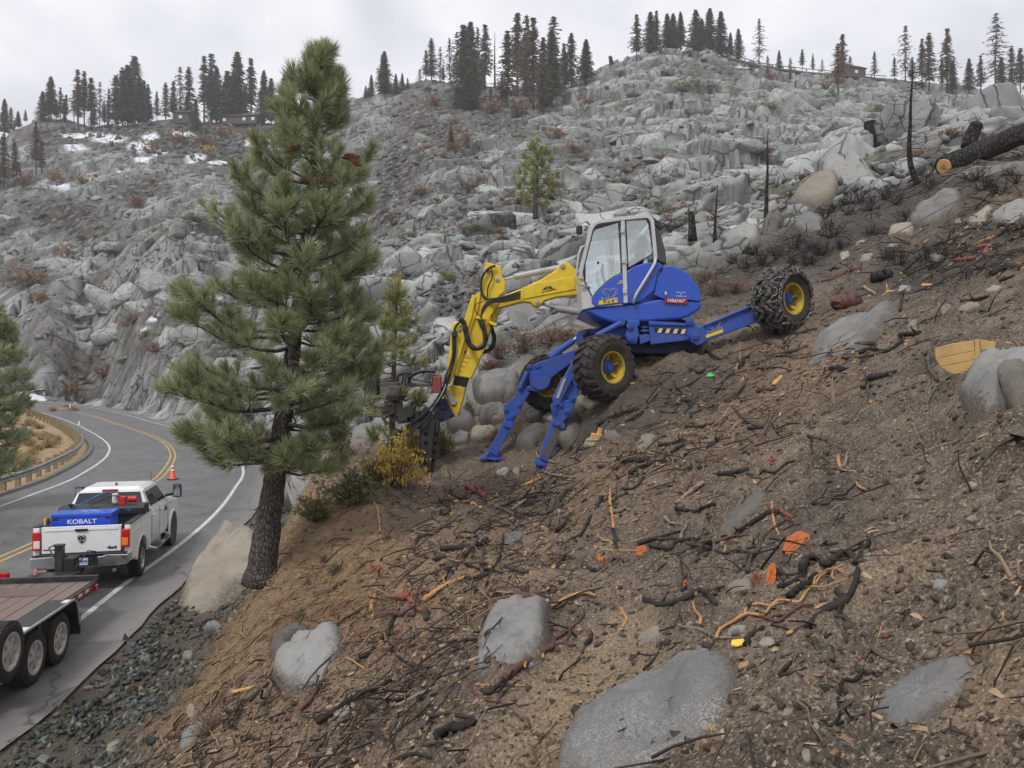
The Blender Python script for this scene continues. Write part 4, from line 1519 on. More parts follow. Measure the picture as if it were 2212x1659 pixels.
def road_wheel(parent, loc, R_, w_, rr, mrim, sg, spokes=8, name='wheel', tread=26, dish=0.05, proto={}):
 """wheel turning about local y; sg = outer side (+1 left, -1 right)"""
 e = bpy.data.objects.new(name, None)
 COL.objects.link(e)
 e.parent = parent
 e.location = loc
 key = (R_, w_, rr, mrim.name, sg, spokes)
 if key not in proto:
  h = w_ / 2
  t_ = MB()
  t_.lathe([(-h * 0.86, rr), (-h, rr + 0.03), (-h * 0.98, R_ - 0.06), (-h * 0.80, R_ - 0.012), (h * 0.80, R_ - 0.012), (h * 0.98, R_ - 0.06), (h, rr + 0.03), (h * 0.86, rr)], (0, 0, 0), (0, 1, 0), 40, caps=False)
  for k in range(tread * 2):
   a = 2 * PI * (k + 0.5) / (tread * 2)
   for yy in (-h * 0.6, -h * 0.2, h * 0.2, h * 0.6):
    a2 = a + (0.03 if yy > 0 else -0.03)
    c = Vector((math.cos(a2) * (R_ - 0.004), yy, math.sin(a2) * (R_ - 0.004)))
    t_.box(c, (0.02, h * 0.34, 2 * PI * R_ / (tread * 2) * 0.72), rot=Euler((0, -a2, 0)).to_matrix())
  tm = t_.mesh('tyre')
  r_ = MB()
  o = sg * h
  r_.lathe([(o * 0.9, rr + 0.012), (o * 0.93, rr + 0.012), (o * 0.90, rr - 0.025), (o * 0.62, rr - 0.04), (-o * 0.5, rr - 0.05)], (0, 0, 0), (0, 1, 0), 36, caps=False)
  r_.lathe([(o * 0.42, 0.0), (o * 0.42, rr - 0.03)], (0, 0, 0), (0, 1, 0), 36)
  r_.lathe([(o * 0.42, 0.085), (o * 0.80, 0.075), (o * 0.84, 0.05), (o * 0.84, 0.0)], (0, 0, 0), (0, 1, 0), 20)
  for k in range(spokes):
   a = 2 * PI * k / spokes
   d_ = Vector((math.cos(a), 0, math.sin(a)))
   r_.beam(d_ * 0.07 + Vector((0, o * 0.62, 0)), d_ * (rr - 0.02) + Vector((0, o * (0.66 - dish), 0)), 0.06, 0.035, up=(0, 1, 0), w1=0.085)
  rm = r_.mesh('rim')
  d2 = MB()
  for k in range(spokes):
   a = 2 * PI * (k + 0.5) / spokes
   d_ = Vector((math.cos(a), 0, math.sin(a)))
   d2.cyl(d_ * rr * 0.66 + Vector((0, o * 0.425, 0)), d_ * rr * 0.66 + Vector((0, o * 0.435, 0)), rr * 0.10, 10)
  dm = d2.mesh('rim_hole')
  proto[key] = (tm, rm, dm)
 tm, rm, dm = proto[key]
 a = link_mesh('tyre', tm, M['rubber'], e)
 link_mesh('rim', rm, mrim, e)
 link_mesh('rim_hole', dm, M['black_plastic'], e)
 return e


for (x, y, sg) in ((0, -0.86, -1), (0, 0.86, 1), (3.78, -0.86, -1), (3.78, 0.86, 1)):
 road_wheel(truck, (x, y, 0.425), 0.425, 0.275, 0.245, M['alloy'], sg)


def t_pt(x, y, z):
 return T_O + Matrix.Rotation(T_RZ, 3, 'Z') @ (Vector((x, y, z)) * TS)


# --- things carried in the bed
M['kobalt_blue'] = m_plain('toolbox_blue', (0.012, 0.075, 0.62), 0.35, 0, 0.06, coat=0.3)
M['kobalt_lid'] = m_plain('toolbox_blue_lid', (0.014, 0.10, 0.60), 0.35, 0, 0.06, coat=0.3)
M['letter_white'] = m_plain('lettering_white', (0.82, 0.82, 0.82), 0.5, 0, 0.03)
box = thing('tool_box', 'blue steel tool box lettered KOBALT standing in the bed of the pickup', 'tool box', t_pt(-0.62, 0.09, 0.835), T_RZ)
box.scale = (TS, TS, TS)
MB().box((0.02, 0, 0.39), (0.60, 1.22, 0.78)).build('body', M['kobalt_blue'], box, bevel=0.012)
MB().box((0.02, 0, 0.815), (0.64, 1.26, 0.075)).build('lid', M['kobalt_lid'], box, bevel=0.012)
BACK = Matrix(((0, 0, -1, 0), (-1, 0, 0, 0), (0, 1, 0, 0), (0, 0, 0, 1)))
text_part('lettering', 'KOBALT', 0.14, M['letter_white'], box, Matrix.Translation((-0.284, 0.0, 0.665)) @ BACK, 0.002, bold=0.0025, scale_x=1.15)
for y in (-0.54, 0.54):
 MB().box((-0.286, y, 0.735), (0.012, 0.09, 0.05)).build('latch', M['black_plastic'], box, bevel=0.004)
blk = thing('crossover_tool_box', 'low black tool box lying across the pickup bed against the cab', 'tool box', t_pt(0.50, -0.02, 1.466), T_RZ)
blk.scale = (TS, TS, TS)
bb_ = MB()
bb_.prism([(-0.28, -0.95, 0.0), (0.28, -0.95, 0.0), (0.28, -0.95, 0.17), (0.10, -0.95, 0.22), (-0.22, -0.95, 0.20), (-0.28, -0.95, 0.14)], (0, 1.9, 0))
bb_.build('body', M['black_plastic'], blk, bevel=0.01)
MB().box((0, 0, -0.19), (0.42, 1.55, 0.38)).build('well', M['black_plastic'], blk)
for y in (-0.6, 0.6):
 MB().box((-0.285, y, 0.10), (0.012, 0.12, 0.05)).build('latch', M['chrome'], blk)
M['pump_red'] = m_plain('pump_red', (0.55, 0.02, 0.02), 0.35)
pmp = thing('fuel_pump', 'red fuel transfer pump with white filter on the black tool box', 'fuel pump', t_pt(0.45, -0.46, 1.665), T_RZ)
pmp.scale = (TS, TS, TS)
m = MB()
m.box((0, 0.02, 0.10), (0.16, 0.15, 0.20))
m.cyl((0, -0.10, 0.13), (0, -0.30, 0.13), 0.075, 14)
m.cyl((0, 0.12, 0.17), (0, 0.02, 0.17), 0.05, 12)
m.build('motor', M['pump_red'], pmp, bevel=0.01)
MB().cyl((0, 0.19, 0.05), (0, 0.19, 0.28), 0.065, 16).build('filter', M['letter_white'], pmp, bevel=0.01)
MB().tube([(-0.02, 0.19, 0.27), (-0.05, 0.35, 0.33), (-0.1, 0.62, 0.22), (-0.12, 0.9, 0.06), (-0.14, 1.1, 0.0)], 0.014, 7).build('blue_hose', m_plain('blue_hose', (0.02, 0.16, 0.42), 0.4), pmp)
MB().tube([(0.02, -0.1, 0.15), (-0.1, 0.2, 0.24), (-0.2, 0.5, 0.12), (-0.25, 0.7, 0.02)], 0.013, 7).build('black_hose', M['black_plastic'], pmp)
noz = thing('hose_nozzle', 'dark hose nozzle sticking up beside the blue tool box in the pickup bed', 'nozzle', t_pt(0.14, 0.62, 1.66), T_RZ)
noz.scale = (TS, TS, TS)
MB().tube([(0.3, 0.05, 0.02), (0.1, 0.05, 0.06), (-0.02, 0.05, 0.10), (-0.05, -0.06, 0.10), (-0.06, -0.12, 0.0)], 0.02, 7).build('pipe', M['dark_metal'], noz)
MB().box((0.2, 0.05, 0.03), (0.14, 0.05, 0.05)).build('grip', M['black_plastic'], noz, bevel=0.01)
strp = thing('yellow_strap', 'coiled yellow ratchet strap on the left rear corner of the pickup bed', 'strap', t_pt(-1.02, 0.80, 1.465), T_RZ)
strp.scale = (TS, TS, TS)
MB().box((0, 0, 0.075), (0.07, 0.05, 0.15)).build('strap_coil', m_plain('strap_yellow', (0.7, 0.42, 0.03), 0.7), strp, bevel=0.015)
MB().box((0, -0.06, 0.08), (0.06, 0.03, 0.16)).build('ratchet', M['black_plastic'], strp, bevel=0.006)
bag = thing('bundle', 'crumpled dark purple bundle beside the blue tool box in the bed', 'bag', t_pt(-0.85, 0.70, 0.84), T_RZ)
bag.scale = (TS, TS, TS)
m = MB()
vs, fs = hull_block(31, 1.0, 0.3, 24)
m.add([(v[0] * 0.22, v[1] * 0.16, 0.30 + v[2] * 0.32) for v in vs], [tuple(f) for f in fs])
m.build('cloth', m_plain('purple_cloth', (0.06, 0.04, 0.14), 0.8), bag)

# ------------------------------------------------------------------ flatbed trailer
t_dir = Vector((-0.15, 0.989, 0)).normalized()
TR_RZ = math.atan2(t_dir.y, t_dir.x)
# local: x ahead, y left; origin on the ground below the right front deck corner
TR_O = Vector((-7.78, 14.25, 0.0))
tr = thing('flatbed_trailer', 'black flatbed trailer with brown plank deck and white wheels behind the pickup', 'trailer', TR_O, TR_RZ)
M['trailer_black'] = m_plain('trailer_black', (0.022, 0.022, 0.025), 0.38, 0.1, 0.2, dirt=(0.13, 0.11, 0.09), dirt_amt=0.3)
t = NT('deck_plank')
P_ = t.coords()
oi = t.n('ShaderNodeObjectInfo').outputs['Random']
c_ = t.mix(t.noise(3, 6, 0.6, P_, stretch=(0.25, 5, 5)), (0.13, 0.085, 0.068), (0.25, 0.17, 0.138))
c_ = t.mix(t.math('MULTIPLY', oi, 0.5), c_, (0.17, 0.12, 0.105))
t.set(c_, 0.42, spec=0.5)
t.bump(t.noise(30, 3, 0.6, P_, stretch=(0.05, 1, 1)), 0.2, 0.01)
M['plank'] = t.mat
DZ = 0.74
DWID = 2.14
m = MB()
m.box((-2.9, -0.03, DZ - 0.09), (5.8, 0.06, 0.16))
m.box((-2.9, DWID + 0.03, DZ - 0.09), (5.8, 0.06, 0.16))
m.box((0.03, DWID / 2, DZ - 0.08), (0.07, DWID + 0.12, 0.17))
for x in (-1.2, -2.4, -3.6, -4.8):
 m.box((x, DWID / 2, DZ - 0.15), (0.08, DWID, 0.10))
m.build('deck_frame', M['trailer_black'], tr, bevel=0.008)
npl = 9
for k in range(npl):
 w_ = DWID / npl
 MB().box((-2.93, (k + 0.5) * w_, DZ - 0.02 + R.uniform(-.003, .003)), (5.84, w_ - 0.014, 0.045)).build('plank', M['plank'], tr, bevel=0.004, segs=1)
MB().box((-0.62, 1.02, DZ + 0.0085), (0.62, 1.12, 0.008)).build('deck_plate', m_plain('worn_plate', (0.16, 0.10, 0.082), 0.4, 0.2, 0.3), tr)
# front rail and tongue
m = MB()
m.box((0.10, DWID / 2, DZ + 0.045), (0.07, DWID + 0.14, 0.10))
m.build('front_rail', M['trailer_black'], tr, bevel=0.008)
m = MB()
cpt = Vector((1.62, DWID / 2 - 0.05, 0.56))
for y in (0.08, DWID - 0.08):
 m.beam((0.1, y, 0.62), cpt + Vector((-0.2, 0.05 if y > 1 else -0.05, 0)), 0.08, 0.14)
m.beam((0.05, DWID / 2 - 0.05, 0.60), cpt + Vector((0.2, 0, 0)), 0.10, 0.12)
m.box((0.78, DWID / 2 - 0.05, 0.70), (0.50, 0.85, 0.012))
m.build('tongue', M['trailer_black'], tr, bevel=0.008)
m = MB()
m.box((1.28, DWID / 2 - 0.0, 0.86), (0.14, 0.15, 0.62))
m.box((1.28, DWID / 2 - 0.0, 1.18), (0.16, 0.17, 0.04))
m.build('jack_post', M['trailer_black'], tr, bevel=0.012)
m = MB()
m.box((1.16, DWID / 2 - 0.27, 0.82), (0.26, 0.20, 0.30))
m.build('battery_box', M['black_plastic'], tr, bevel=0.02)
m = MB()
m.tube([(1.2, 1.15, 0.95), (1.35, 1.3, 1.12), (1.5, 1.25, 1.15), (1.62, 1.2, 0.95), (1.6, 1.15, 0.75)], 0.016, 7)
m.tube([(1.0, 0.7, 0.75), (1.3, 0.55, 1.05), (1.55, 0.5, 0.98), (1.7, 0.6, 0.75)], 0.014, 7)
m.build('cable', M['black_plastic'], tr)
m = MB()
m.tube([(0.6, 1.25, 0.74), (0.9, 1.35, 0.80), (1.2, 1.3, 0.74)], 0.02, 7)
m.build('red_strap', M['lamp_red'], tr)
MB().box((0.34, 1.66, 0.80), (0.1, 0.16, 0.16)).build('marker_block', M['lamp_red'], tr, bevel=0.01)
# reflective tape on the side
for k in range(8):
 MB().box((-0.25 - k * 0.155, -0.063, DZ - 0.07), (0.15, 0.006, 0.055)).build('reflective_tape', M['lamp_red'] if k % 2 == 0 else M['reflector'], tr)
MB().box((-0.03, -0.075, DZ - 0.10), (0.12, 0.05, 0.09)).build('corner_lamp', M['lamp_red'], tr, bevel=0.01)
# fender over the tandem and the wheels
fp = [(-1.60, 0.42), (-1.74, 0.84), (-1.86, 0.90), (-3.86, 0.90), (-4.0, 0.84), (-4.16, 0.42)]
m = MB()
for i in range(len(fp) - 1):
 (x0, z0), (x1, z1) = fp[i], fp[i + 1]
 m.beam((x0, -0.21, z0), (x1, -0.21, z1), 0.36, 0.012, up=(-(z1 - z0), 0, (x1 - x0)))
m.build('fender', M['trailer_black'], tr)
m = MB()
m.tube([(x, -0.39, z) for x, z in fp], 0.022, 8)
m.build('fender_lip', M['chrome'], tr)
for k in (-1.98, -3.4):
 MB().box((k, -0.33, 0.912), (0.16, 0.09, 0.01)).build('step_plate', M['reflector'], tr)
MB().box((-1.54, -0.21, 0.42), (0.02, 0.34, 0.34)).build('mud_flap', M['black_plastic'], tr)
M['rim_white'] = m_plain('white_steel_rim', (0.62, 0.61, 0.59), 0.45, 0.1, 0.08, dirt=(0.16, 0.13, 0.11), dirt_amt=0.45)
for x in (-2.18, -3.04):
 road_wheel(tr, (x, -0.22, 0.385), 0.385, 0.24, 0.235, M['rim_white'], -1, spokes=6)
 road_wheel(tr, (x, DWID + 0.22, 0.385), 0.385, 0.24, 0.235, M['rim_white'], 1, spokes=6)
 MB().cyl((x, -0.2, 0.385), (x, DWID + 0.2, 0.385), 0.04, 10).build('axle', M['dark_metal'], tr)
sp_ = road_wheel(tr, (-4.32, -0.48, 0.90), 0.385, 0.24, 0.235, M['rim_white'], -1, spokes=6, name='spare_wheel')
MB().beam((-4.32, -0.4, 0.90), (-4.32, 0.0, 0.72), 0.08, 0.08).build('spare_bracket', M['trailer_black'], tr)
# ------------------------------------------------------------------ blue and yellow walking excavator on the slope
M['ex_blue'] = m_plain('excavator_blue', (0.014, 0.080, 0.52), 0.36, 0, 0.10, 2.5, dirt=(0.10, 0.085, 0.10), dirt_amt=0.24, dirt_scale=2.2, coat=0.25)
M['ex_blue_worn'] = m_plain('excavator_blue_worn', (0.017, 0.080, 0.44), 0.5, 0, 0.15, 3, dirt=(0.11, 0.10, 0.105), dirt_amt=0.48, dirt_scale=3.5)
M['ex_dark'] = m_plain('excavator_underside', (0.014, 0.022, 0.10), 0.6, 0.1, 0.3, 3, dirt=(0.05, 0.042, 0.036), dirt_amt=0.55)
M['ex_yellow'] = m_plain('excavator_yellow', (0.80, 0.56, 0.012), 0.42, 0, 0.08, 2.5, dirt=(0.22, 0.15, 0.05), dirt_amt=0.28, dirt_scale=4, coat=0.2)
M['ex_yellow_worn'] = m_plain('excavator_yellow_worn', (0.72, 0.50, 0.02), 0.55, 0, 0.2, 3, dirt=(0.09, 0.08, 0.07), dirt_amt=0.6, dirt_scale=5)
M['ex_grey'] = m_plain('cab_grey', (0.56, 0.56, 0.565), 0.42, 0.1, 0.06, 3, dirt=(0.24, 0.22, 0.2), dirt_amt=0.2)
M['cyl_grey'] = m_plain('cylinder_grey', (0.42, 0.42, 0.43), 0.4, 0.1, 0.1, 3, dirt=(0.2, 0.17, 0.14), dirt_amt=0.4)
M['rod'] = m_plain('chromed_rod', (0.6, 0.6, 0.62), 0.18, 0.95, 0.05)
M['steel_dark'] = m_plain('rusty_dark_steel', (0.030, 0.029, 0.030), 0.6, 0.35, 0.4, 4, dirt=(0.12, 0.10, 0.08), dirt_amt=0.35, bump=0.3)
M['steel_wear'] = m_plain('bare_worn_steel', (0.15, 0.135, 0.125), 0.5, 0.6, 0.35, 4, dirt=(0.10, 0.07, 0.05), dirt_amt=0.5)
M['hose'] = m_plain('hydraulic_hose', (0.014, 0.014, 0.015), 0.5, 0, 0.2)
M['red_block'] = m_plain('red_valve', (0.30, 0.035, 0.03), 0.5, 0, 0.2, dirt=(0.1, 0.08, 0.07), dirt_amt=0.4)
M['grip_tan'] = m_plain('plate_olive', (0.035, 0.036, 0.027), 0.7, 0.2, 0.3)
M['tyre'] = m_plain('earthmover_tyre', (0.028, 0.026, 0.024), 0.82, 0, 0.3, 5, dirt=(0.10, 0.082, 0.062), dirt_amt=0.42, dirt_scale=5, bump=0.3)
M['chain'] = m_plain('chain_steel', (0.15, 0.145, 0.14), 0.5, 0.5, 0.3, 12)
M['seat'] = m_plain('seat_cloth', (0.02, 0.022, 0.026), 0.9)
M['label_red'] = m_plain('label_red', (0.28, 0.012, 0.016), 0.4)
M['label_black'] = m_plain('label_black', (0.012, 0.012, 0.013), 0.5)
M['label_yellow'] = m_plain('label_yellow', (0.80, 0.56, 0.02), 0.5)
M['label_cream'] = m_plain('label_cream', (0.62, 0.55, 0.36), 0.5)
M['logo_grey'] = m_plain('logo_outline', (0.36, 0.39, 0.50), 0.5)
t = NT('cab_glass')
tr_n = t.n('ShaderNodeBsdfTransparent')
tr_n.inputs[0].default_value = (0.92, 0.97, 0.98, 1)
gl = t.n('ShaderNodeBsdfGlossy')
gl.inputs['Roughness'].default_value = 0.03
fr = t.n('ShaderNodeFresnel')
fr.inputs[0].default_value = 1.55
mx = t.n('ShaderNodeMixShader')
t.l(t.math('ADD', t.math('MULTIPLY', fr.outputs[0], 1.1), 0.2), mx.inputs[0])
t.l(tr_n.outputs[0], mx.inputs[1])
t.l(gl.outputs[0], mx.inputs[2])
t.l(mx.outputs[0], t.out.inputs['Surface'])
M['cab_glass'] = t.mat


def E(zx, zy, d=16.0):
 return W(1036.9 + zx * 0.36453, 432.0 + zy * 0.36453, d)


def A_(zx, zy, d=17.0):
 return W(777.7 + zx * 0.31251, 535.7 + zy * 0.31251, d)


XM = 0.36453 * KD / FPX                     # metres per excavator read-off unit and metre of depth
ex_base = E(1050, 950, 16.4)
ex_base.z = H(ex_base.x, ex_base.y)
ex = thing('walking_excavator', 'blue and yellow walking excavator with drill arm standing on the burnt slope', 'excavator', ex_base)


def xp(name, pts, d, thick, mat, parent=None, fn=E, bevel=0.015, label=None, segs=2):
 m = MB()
 m.prism([fn(a, b, d) for a, b in pts], (0, thick, 0))
 return m.build(name, M[mat], parent or ex, world=True, bevel=bevel, label=label, segs=segs)


def pins(parent, lst, d, r=0.06, fn=E, mat='ex_blue', proud=0.03, nut=True):
 for a, b in lst:
  m = MB()
  c = fn(a, b, d)
  m.cyl(c + Vector((0, 0.02, 0)), c - Vector((0, proud, 0)), r, 16)
  if nut:
   m.cyl(c, c - Vector((0, proud + 0.015, 0)), r * 0.5, 6)
  m.build('pin', M[mat], parent, world=True, bevel=0.006, segs=1)


# ---- upper structure
YN = 15.72
skirt = xp('turntable_skirt', [(607, 655), (690, 633), (905, 616), (1090, 582), (1310, 602), (1313, 642), (1240, 690), (1195, 706), (980, 722), (790, 728), (720, 706)], YN + 0.02, 1.95, 'ex_blue', bevel=0.05)
xp('belly_plate', [(720, 706), (1190, 706), (1130, 735), (820, 745)], YN + 0.12, 1.6, 'ex_dark', bevel=0.02)
hood = xp('engine_cover', [(1095, 392), (1158, 396), (1232, 432), (1298, 520), (1314, 598), (1308, 602), (1092, 581), (1036, 541), (1050, 470)], YN, 1.92, 'ex_blue', bevel=0.11, segs=4)
xp('engine_side_panel', [(1040, 537), (1085, 540), (1088, 578), (1244, 583), (1246, 548), (1260, 553), (1258, 592), (1092, 588), (1030, 560)], YN - 0.012, 0.03, 'ex_blue', hood, bevel=0.006)
pa = xp('rear_side_panel', [(860, 428), (905, 393), (975, 372), (1058, 366), (1092, 392), (1058, 425), (1034, 541), (962, 600), (908, 616), (861, 613)], YN - 0.02, 0.5, 'ex_blue', bevel=0.03)
do = xp('door_panel', [(662, 578), (700, 535), (765, 474), (845, 430), (857, 426), (859, 610), (690, 633), (664, 612)], YN - 0.04, 0.06, 'ex_blue', bevel=0.015)
xp('cab_foot', [(594, 470), (620, 480), (666, 578), (668, 612), (690, 634), (608, 652)], YN - 0.02, 1.05, 'ex_grey', bevel=0.02)
# cab frame: near and far hoops joined across
FRN = [(594, 470), (602, 400), (658, 172), (676, 145), (700, 132), (838, 113), (988, 98), (1006, 108), (1020, 130), (1040, 345)]
for d0, nm in ((YN - 0.02, 'cab_frame'), (YN + 0.98, 'cab_frame')):
 m = MB()
 pts = [E(a, b, d0) for a, b in FRN]
 for i in range(len(pts) - 1):
  m.beam(pts[i], pts[i + 1], 0.075, 0.085, up=(0, 1, 0))
 for i in range(1, len(pts) - 1):
  m.cyl(pts[i] - Vector((0, 0.042, 0)), pts[i] + Vector((0, 0.042, 0)), 0.042, 10)
 m.beam(E(845, 118, d0), E(863, 612, d0), 0.085, 0.07, up=(0, 1, 0))
 fo = m.build(nm, M['ex_grey'], ex, world=True, bevel=0.008, segs=1)
 if d0 < YN:
  for b_ in (180, 360, 540):
   bx_ = E(842 + (b_ - 118) * 0.036, b_, YN - 0.075)
   MB().box(bx_, (0.075, 0.03, 0.10)).build('hinge', M['ex_grey'], fo, world=True, bevel=0.006, segs=1)
m = MB()
for a, b in ((676, 145), (838, 113), (1006, 108), (602, 400), (1040, 345)):
 m.beam(E(a, b, YN), E(a, b, YN).copy() + Vector((0, 0.98, 0)), 0.06, 0.06)
m.build('cross_bar', M['ex_grey'], ex, world=True)
m = MB()
m.prism([E(a, b, YN) for a, b in ((664, 168), (690, 136), (838, 111), (990, 97), (1012, 112), (1008, 122), (840, 124), (695, 148), (672, 178))], (0, 0.98, 0))
m.build('cab_roof', M['ex_grey'], ex, world=True, bevel=0.02)
# glazing
xp('door_window', [(622, 482), (622, 376), (668, 192), (684, 168), (824, 130), (840, 428), (765, 472), (700, 532), (665, 572)], YN + 0.005, 0.010, 'cab_glass', bevel=0)
xp('side_window', [(863, 118), (986, 107), (1004, 138), (1028, 300), (1020, 322), (880, 402), (876, 372)], YN + 0.005, 0.010, 'cab_glass', bevel=0)
xp('far_window', [(622, 482), (622, 376), (668, 192), (690, 160), (990, 107), (1028, 330), (860, 425), (668, 572)], YN + 0.98, 0.010, 'cab_glass', bevel=0)
m = MB()
m.prism([E(600, 405, YN), E(660, 176, YN), E(660, 176, YN) + Vector((0, 0.97, 0)), E(600, 405, YN) + Vector((0, 0.97, 0))], (0.008, 0, 0))
m.build('windscreen', M['cab_glass'], ex, world=True)
m = MB()
m.prism([E(1022, 135, YN + .05), E(1042, 345, YN + .05), E(1042, 345, YN) + Vector((0, 0.93, 0)), E(1022, 135, YN) + Vector((0, 0.93, 0))], (0.008, 0, 0))
m.build('rear_window', M['cab_glass'], ex, world=True)
# black rubber round the panes
m = MB()
for loop in ([(622, 482), (622, 376), (668, 192), (684, 168), (824, 130), (840, 428), (765, 472), (700, 532), (665, 572)], [(863, 118), (986, 107), (1004, 138), (1028, 300), (1020, 322), (880, 402), (876, 372)]):
 pts = [E(a, b, YN - 0.03) for a, b in loop]
 m.tube(pts + [pts[0]], 0.013, 5, caps=False)
m.build('window_seal', M['rubber'], ex, world=True)
# rear rounded glass hatch and work lamp
xp('rear_hatch', [(1036, 165), (1066, 185), (1100, 300), (1104, 382), (1062, 366), (1042, 345)], YN + 0.05, 0.85, 'car_glass', bevel=0.02)
m = MB()
m.beam(E(1020, 118, YN + .1), E(1080, 172, YN + .1), 0.10, 0.10, up=(0, 1, 0))
m.build('lamp_bar', M['black_plastic'], ex, world=True, bevel=0.01)
# handle rails (grey tubes)
m = MB()
m.tube([E(1041, 345, YN - 0.06), E(1034, 380, YN - 0.08), E(990, 455, YN - 0.09), E(925, 560, YN - 0.09), E(908, 612, YN - 0.06)], 0.032, 10)
m.build('corner_tube', M['ex_grey'], ex, world=True, smooth=True)
m = MB()
m.tube([E(655, 520, YN - .03), E(585, 500, YN - .10), E(566, 465, YN - .12), E(585, 320, YN - .12), E(600, 280, YN - .1), E(625, 270, YN - .05)], 0.020, 8)
m.build('hand_rail', M['ex_grey'], ex, world=True, smooth=True)
# door handle, interior
m = MB()
m.beam(E(613, 415, YN - .07), E(619, 475, YN - .07), 0.03, 0.03, up=(0, 1, 0))
m.build('door_handle', M['black_plastic'], ex, world=True, bevel=0.006)
MB().cyl(E(700, 372, YN - .03), E(700, 372, YN + .03), 0.025, 10).build('window_knob', M['black_plastic'], ex, world=True)
m = MB()
m.prism([E(a, b, YN + 0.28) for a, b in ((880, 430), (960, 410), (1000, 250), (985, 200), (955, 205), (930, 330), (870, 372))], (0, 0.45, 0))
so_ = m.build('operator_seat', M['seat'], ex, world=True, bevel=0.05)
m = MB()
m.tube([E(745, 500, YN + .5), E(720, 420, YN + .5), E(730, 380, YN + .5)], 0.03, 8)
m.tube([E(860, 420, YN + .25), E(850, 350, YN + .25), E(845, 335, YN + .25)], 0.018, 8)
m.prism([E(a, b, YN + .25) for a, b in ((690, 560), (870, 520), (870, 430), (790, 450))], (0, 0.55, 0))
m.build('console', M['seat'], ex, world=True, bevel=0.02)
# mirrors and lamps at the front of the roof
m = MB()
m.box(E(588, 178, YN + .1), (0.13, 0.08, 0.19))
mi = m.build('mirror', M['black_plastic'], ex, world=True, bevel=0.03)
m = MB()
m.tube([E(600, 160, YN + .12), E(630, 150, YN + .2), E(662, 168, YN + .2)], 0.018, 7)
m.build('mirror_arm', M['ex_grey'], mi, world=True)
m = MB()
m.cyl(E(630, 165, YN + .3), E(612, 158, YN + .25), 0.08, 14)
m.box(E(618, 215, YN + .55), (0.2, 0.3, 0.12), rot=(0, 0.5, 0))
m.build('work_lamp', M['ex_grey'], ex, world=True, bevel=0.015)

FX = Matrix(((1, 0, 0, 0), (0, 0, -1, 0), (0, 1, 0, 0), (0, 0, 0, 1)))


def ex_text(name, body, size, mat, c, parent, tilt=0.0, **kw):
 Mx = Matrix.Translation(c - ex_base) @ FX @ Matrix.Rotation(tilt, 4, 'Z')
 return text_part(name, body, size, M[mat], parent, Mx, **kw)


def sticker(name, pts, d, mat, parent, fn=E):
 return xp(name, pts, d, 0.006, mat, parent, fn, bevel=0)


ex_text('lettering', 'S2', 0.33, 'logo_grey', E(765, 562, YN - 0.048), do, 0.06, outline=0.0055, shear=0.15, scale_x=1.12)
sticker('stripe', [(704, 598), (816, 578), (816, 606), (704, 621)], YN - 0.046, 'label_yellow', do)
ex_text('lettering', '4 x 4', 0.085, 'label_black', E(760, 601, YN - 0.052), do, 0.06, extr=0.001, shear=0.2, scale_x=1.3, bold=0.001)
fl_ = sticker('flag_sticker', [(812, 480), (846, 478), (846, 497), (812, 499)], YN - 0.046, 'letter_white', do)
for k in range(3):
 MB().box(E(829, 482.5 + k * 6, YN - 0.048), (0.118, 0.003, 0.010)).build('stripe', M['label_red'], fl_, world=True)
MB().box(E(818, 484, YN - 0.0485), (0.045, 0.003, 0.03)).build('canton', M['plate_ink'], fl_, world=True)
lb = sticker('number_label', [(1092, 579), (1232, 586), (1228, 616), (1094, 609)], YN - 0.022, 'label_red', hood)
ex_text('lettering', 'MR6H67', 0.092, 'letter_white', E(1161, 598, YN - 0.028), lb, -0.03, extr=0.001, shear=0.2, scale_x=1.08, bold=0.0008)
for k, s_ in enumerate(('Keep clear', 'of', 'working area')):
 ex_text('lettering', s_, 0.042, 'letter_white', E(1192, 547 + k * 11, YN - 0.016), hood, -0.02, extr=0.001)
for k in range(3):
 m = MB()
 m.prism([E(a, b, YN + 0.15) for a, b in ((1252 + k * 16, 452 + k * 26), (1262 + k * 16, 462 + k * 26), (1268 + k * 14, 498 + k * 22), (1258 + k * 14, 486 + k * 22))], (0, 0.01, 0))
MB().box(E(1101, 553, YN - 0.03), (0.045, 0.02, 0.07)).build('side_reflector', M['label_cream'], hood, world=True, bevel=0.006)

# ---- boom (yellow), behind the cab line
BD = 16.95
boom = xp('boom', [(600, 470), (585, 425), (542, 388), (512, 368), (488, 367), (466, 385), (455, 412), (362, 470), (252, 522), (130, 570), (60, 590), (60, 650), (130, 634), (255, 602), (300, 606), (318, 626), (345, 634), (368, 612), (380, 596), (460, 573), (600, 560)], BD, 0.34, 'ex_yellow', bevel=0.02)
plt = xp('boom_plate', [(250, 519), (340, 490), (558, 455), (566, 528), (256, 587)], BD - 0.022, 0.02, 'ex_yellow', boom, bevel=0.008)
pins(boom, [(490, 393), (341, 608)], BD, 0.055, mat='cyl_grey')
m = MB()
for pts in (((368, 533), (394, 508), (402, 518), (386, 530)), ((404, 516), (414, 508), (440, 530), (424, 527)), ((388, 530), (404, 506), (422, 530), (404, 526))):
 m.prism([E(a, b - (a - 400) * 0.06, BD - 0.03) for a, b in pts], (0, 0.006, 0))
m.build('mountain_logo', M['label_black'], plt, world=True)
m = MB()
m.lathe([(0, 0.035), (0.006, 0.035), (0.006, 0.026), (0, 0.026)], E(403, 519, BD - 0.037), (0, 1, 0), 20, closed=True)
m.build('logo_ring', M['ex_yellow'], plt, world=True)
MB().cyl(E(403, 519, BD - 0.034), E(403, 519, BD - 0.030), 0.027, 16).build('logo_disc', M['label_black'], plt, world=True)
m = MB()
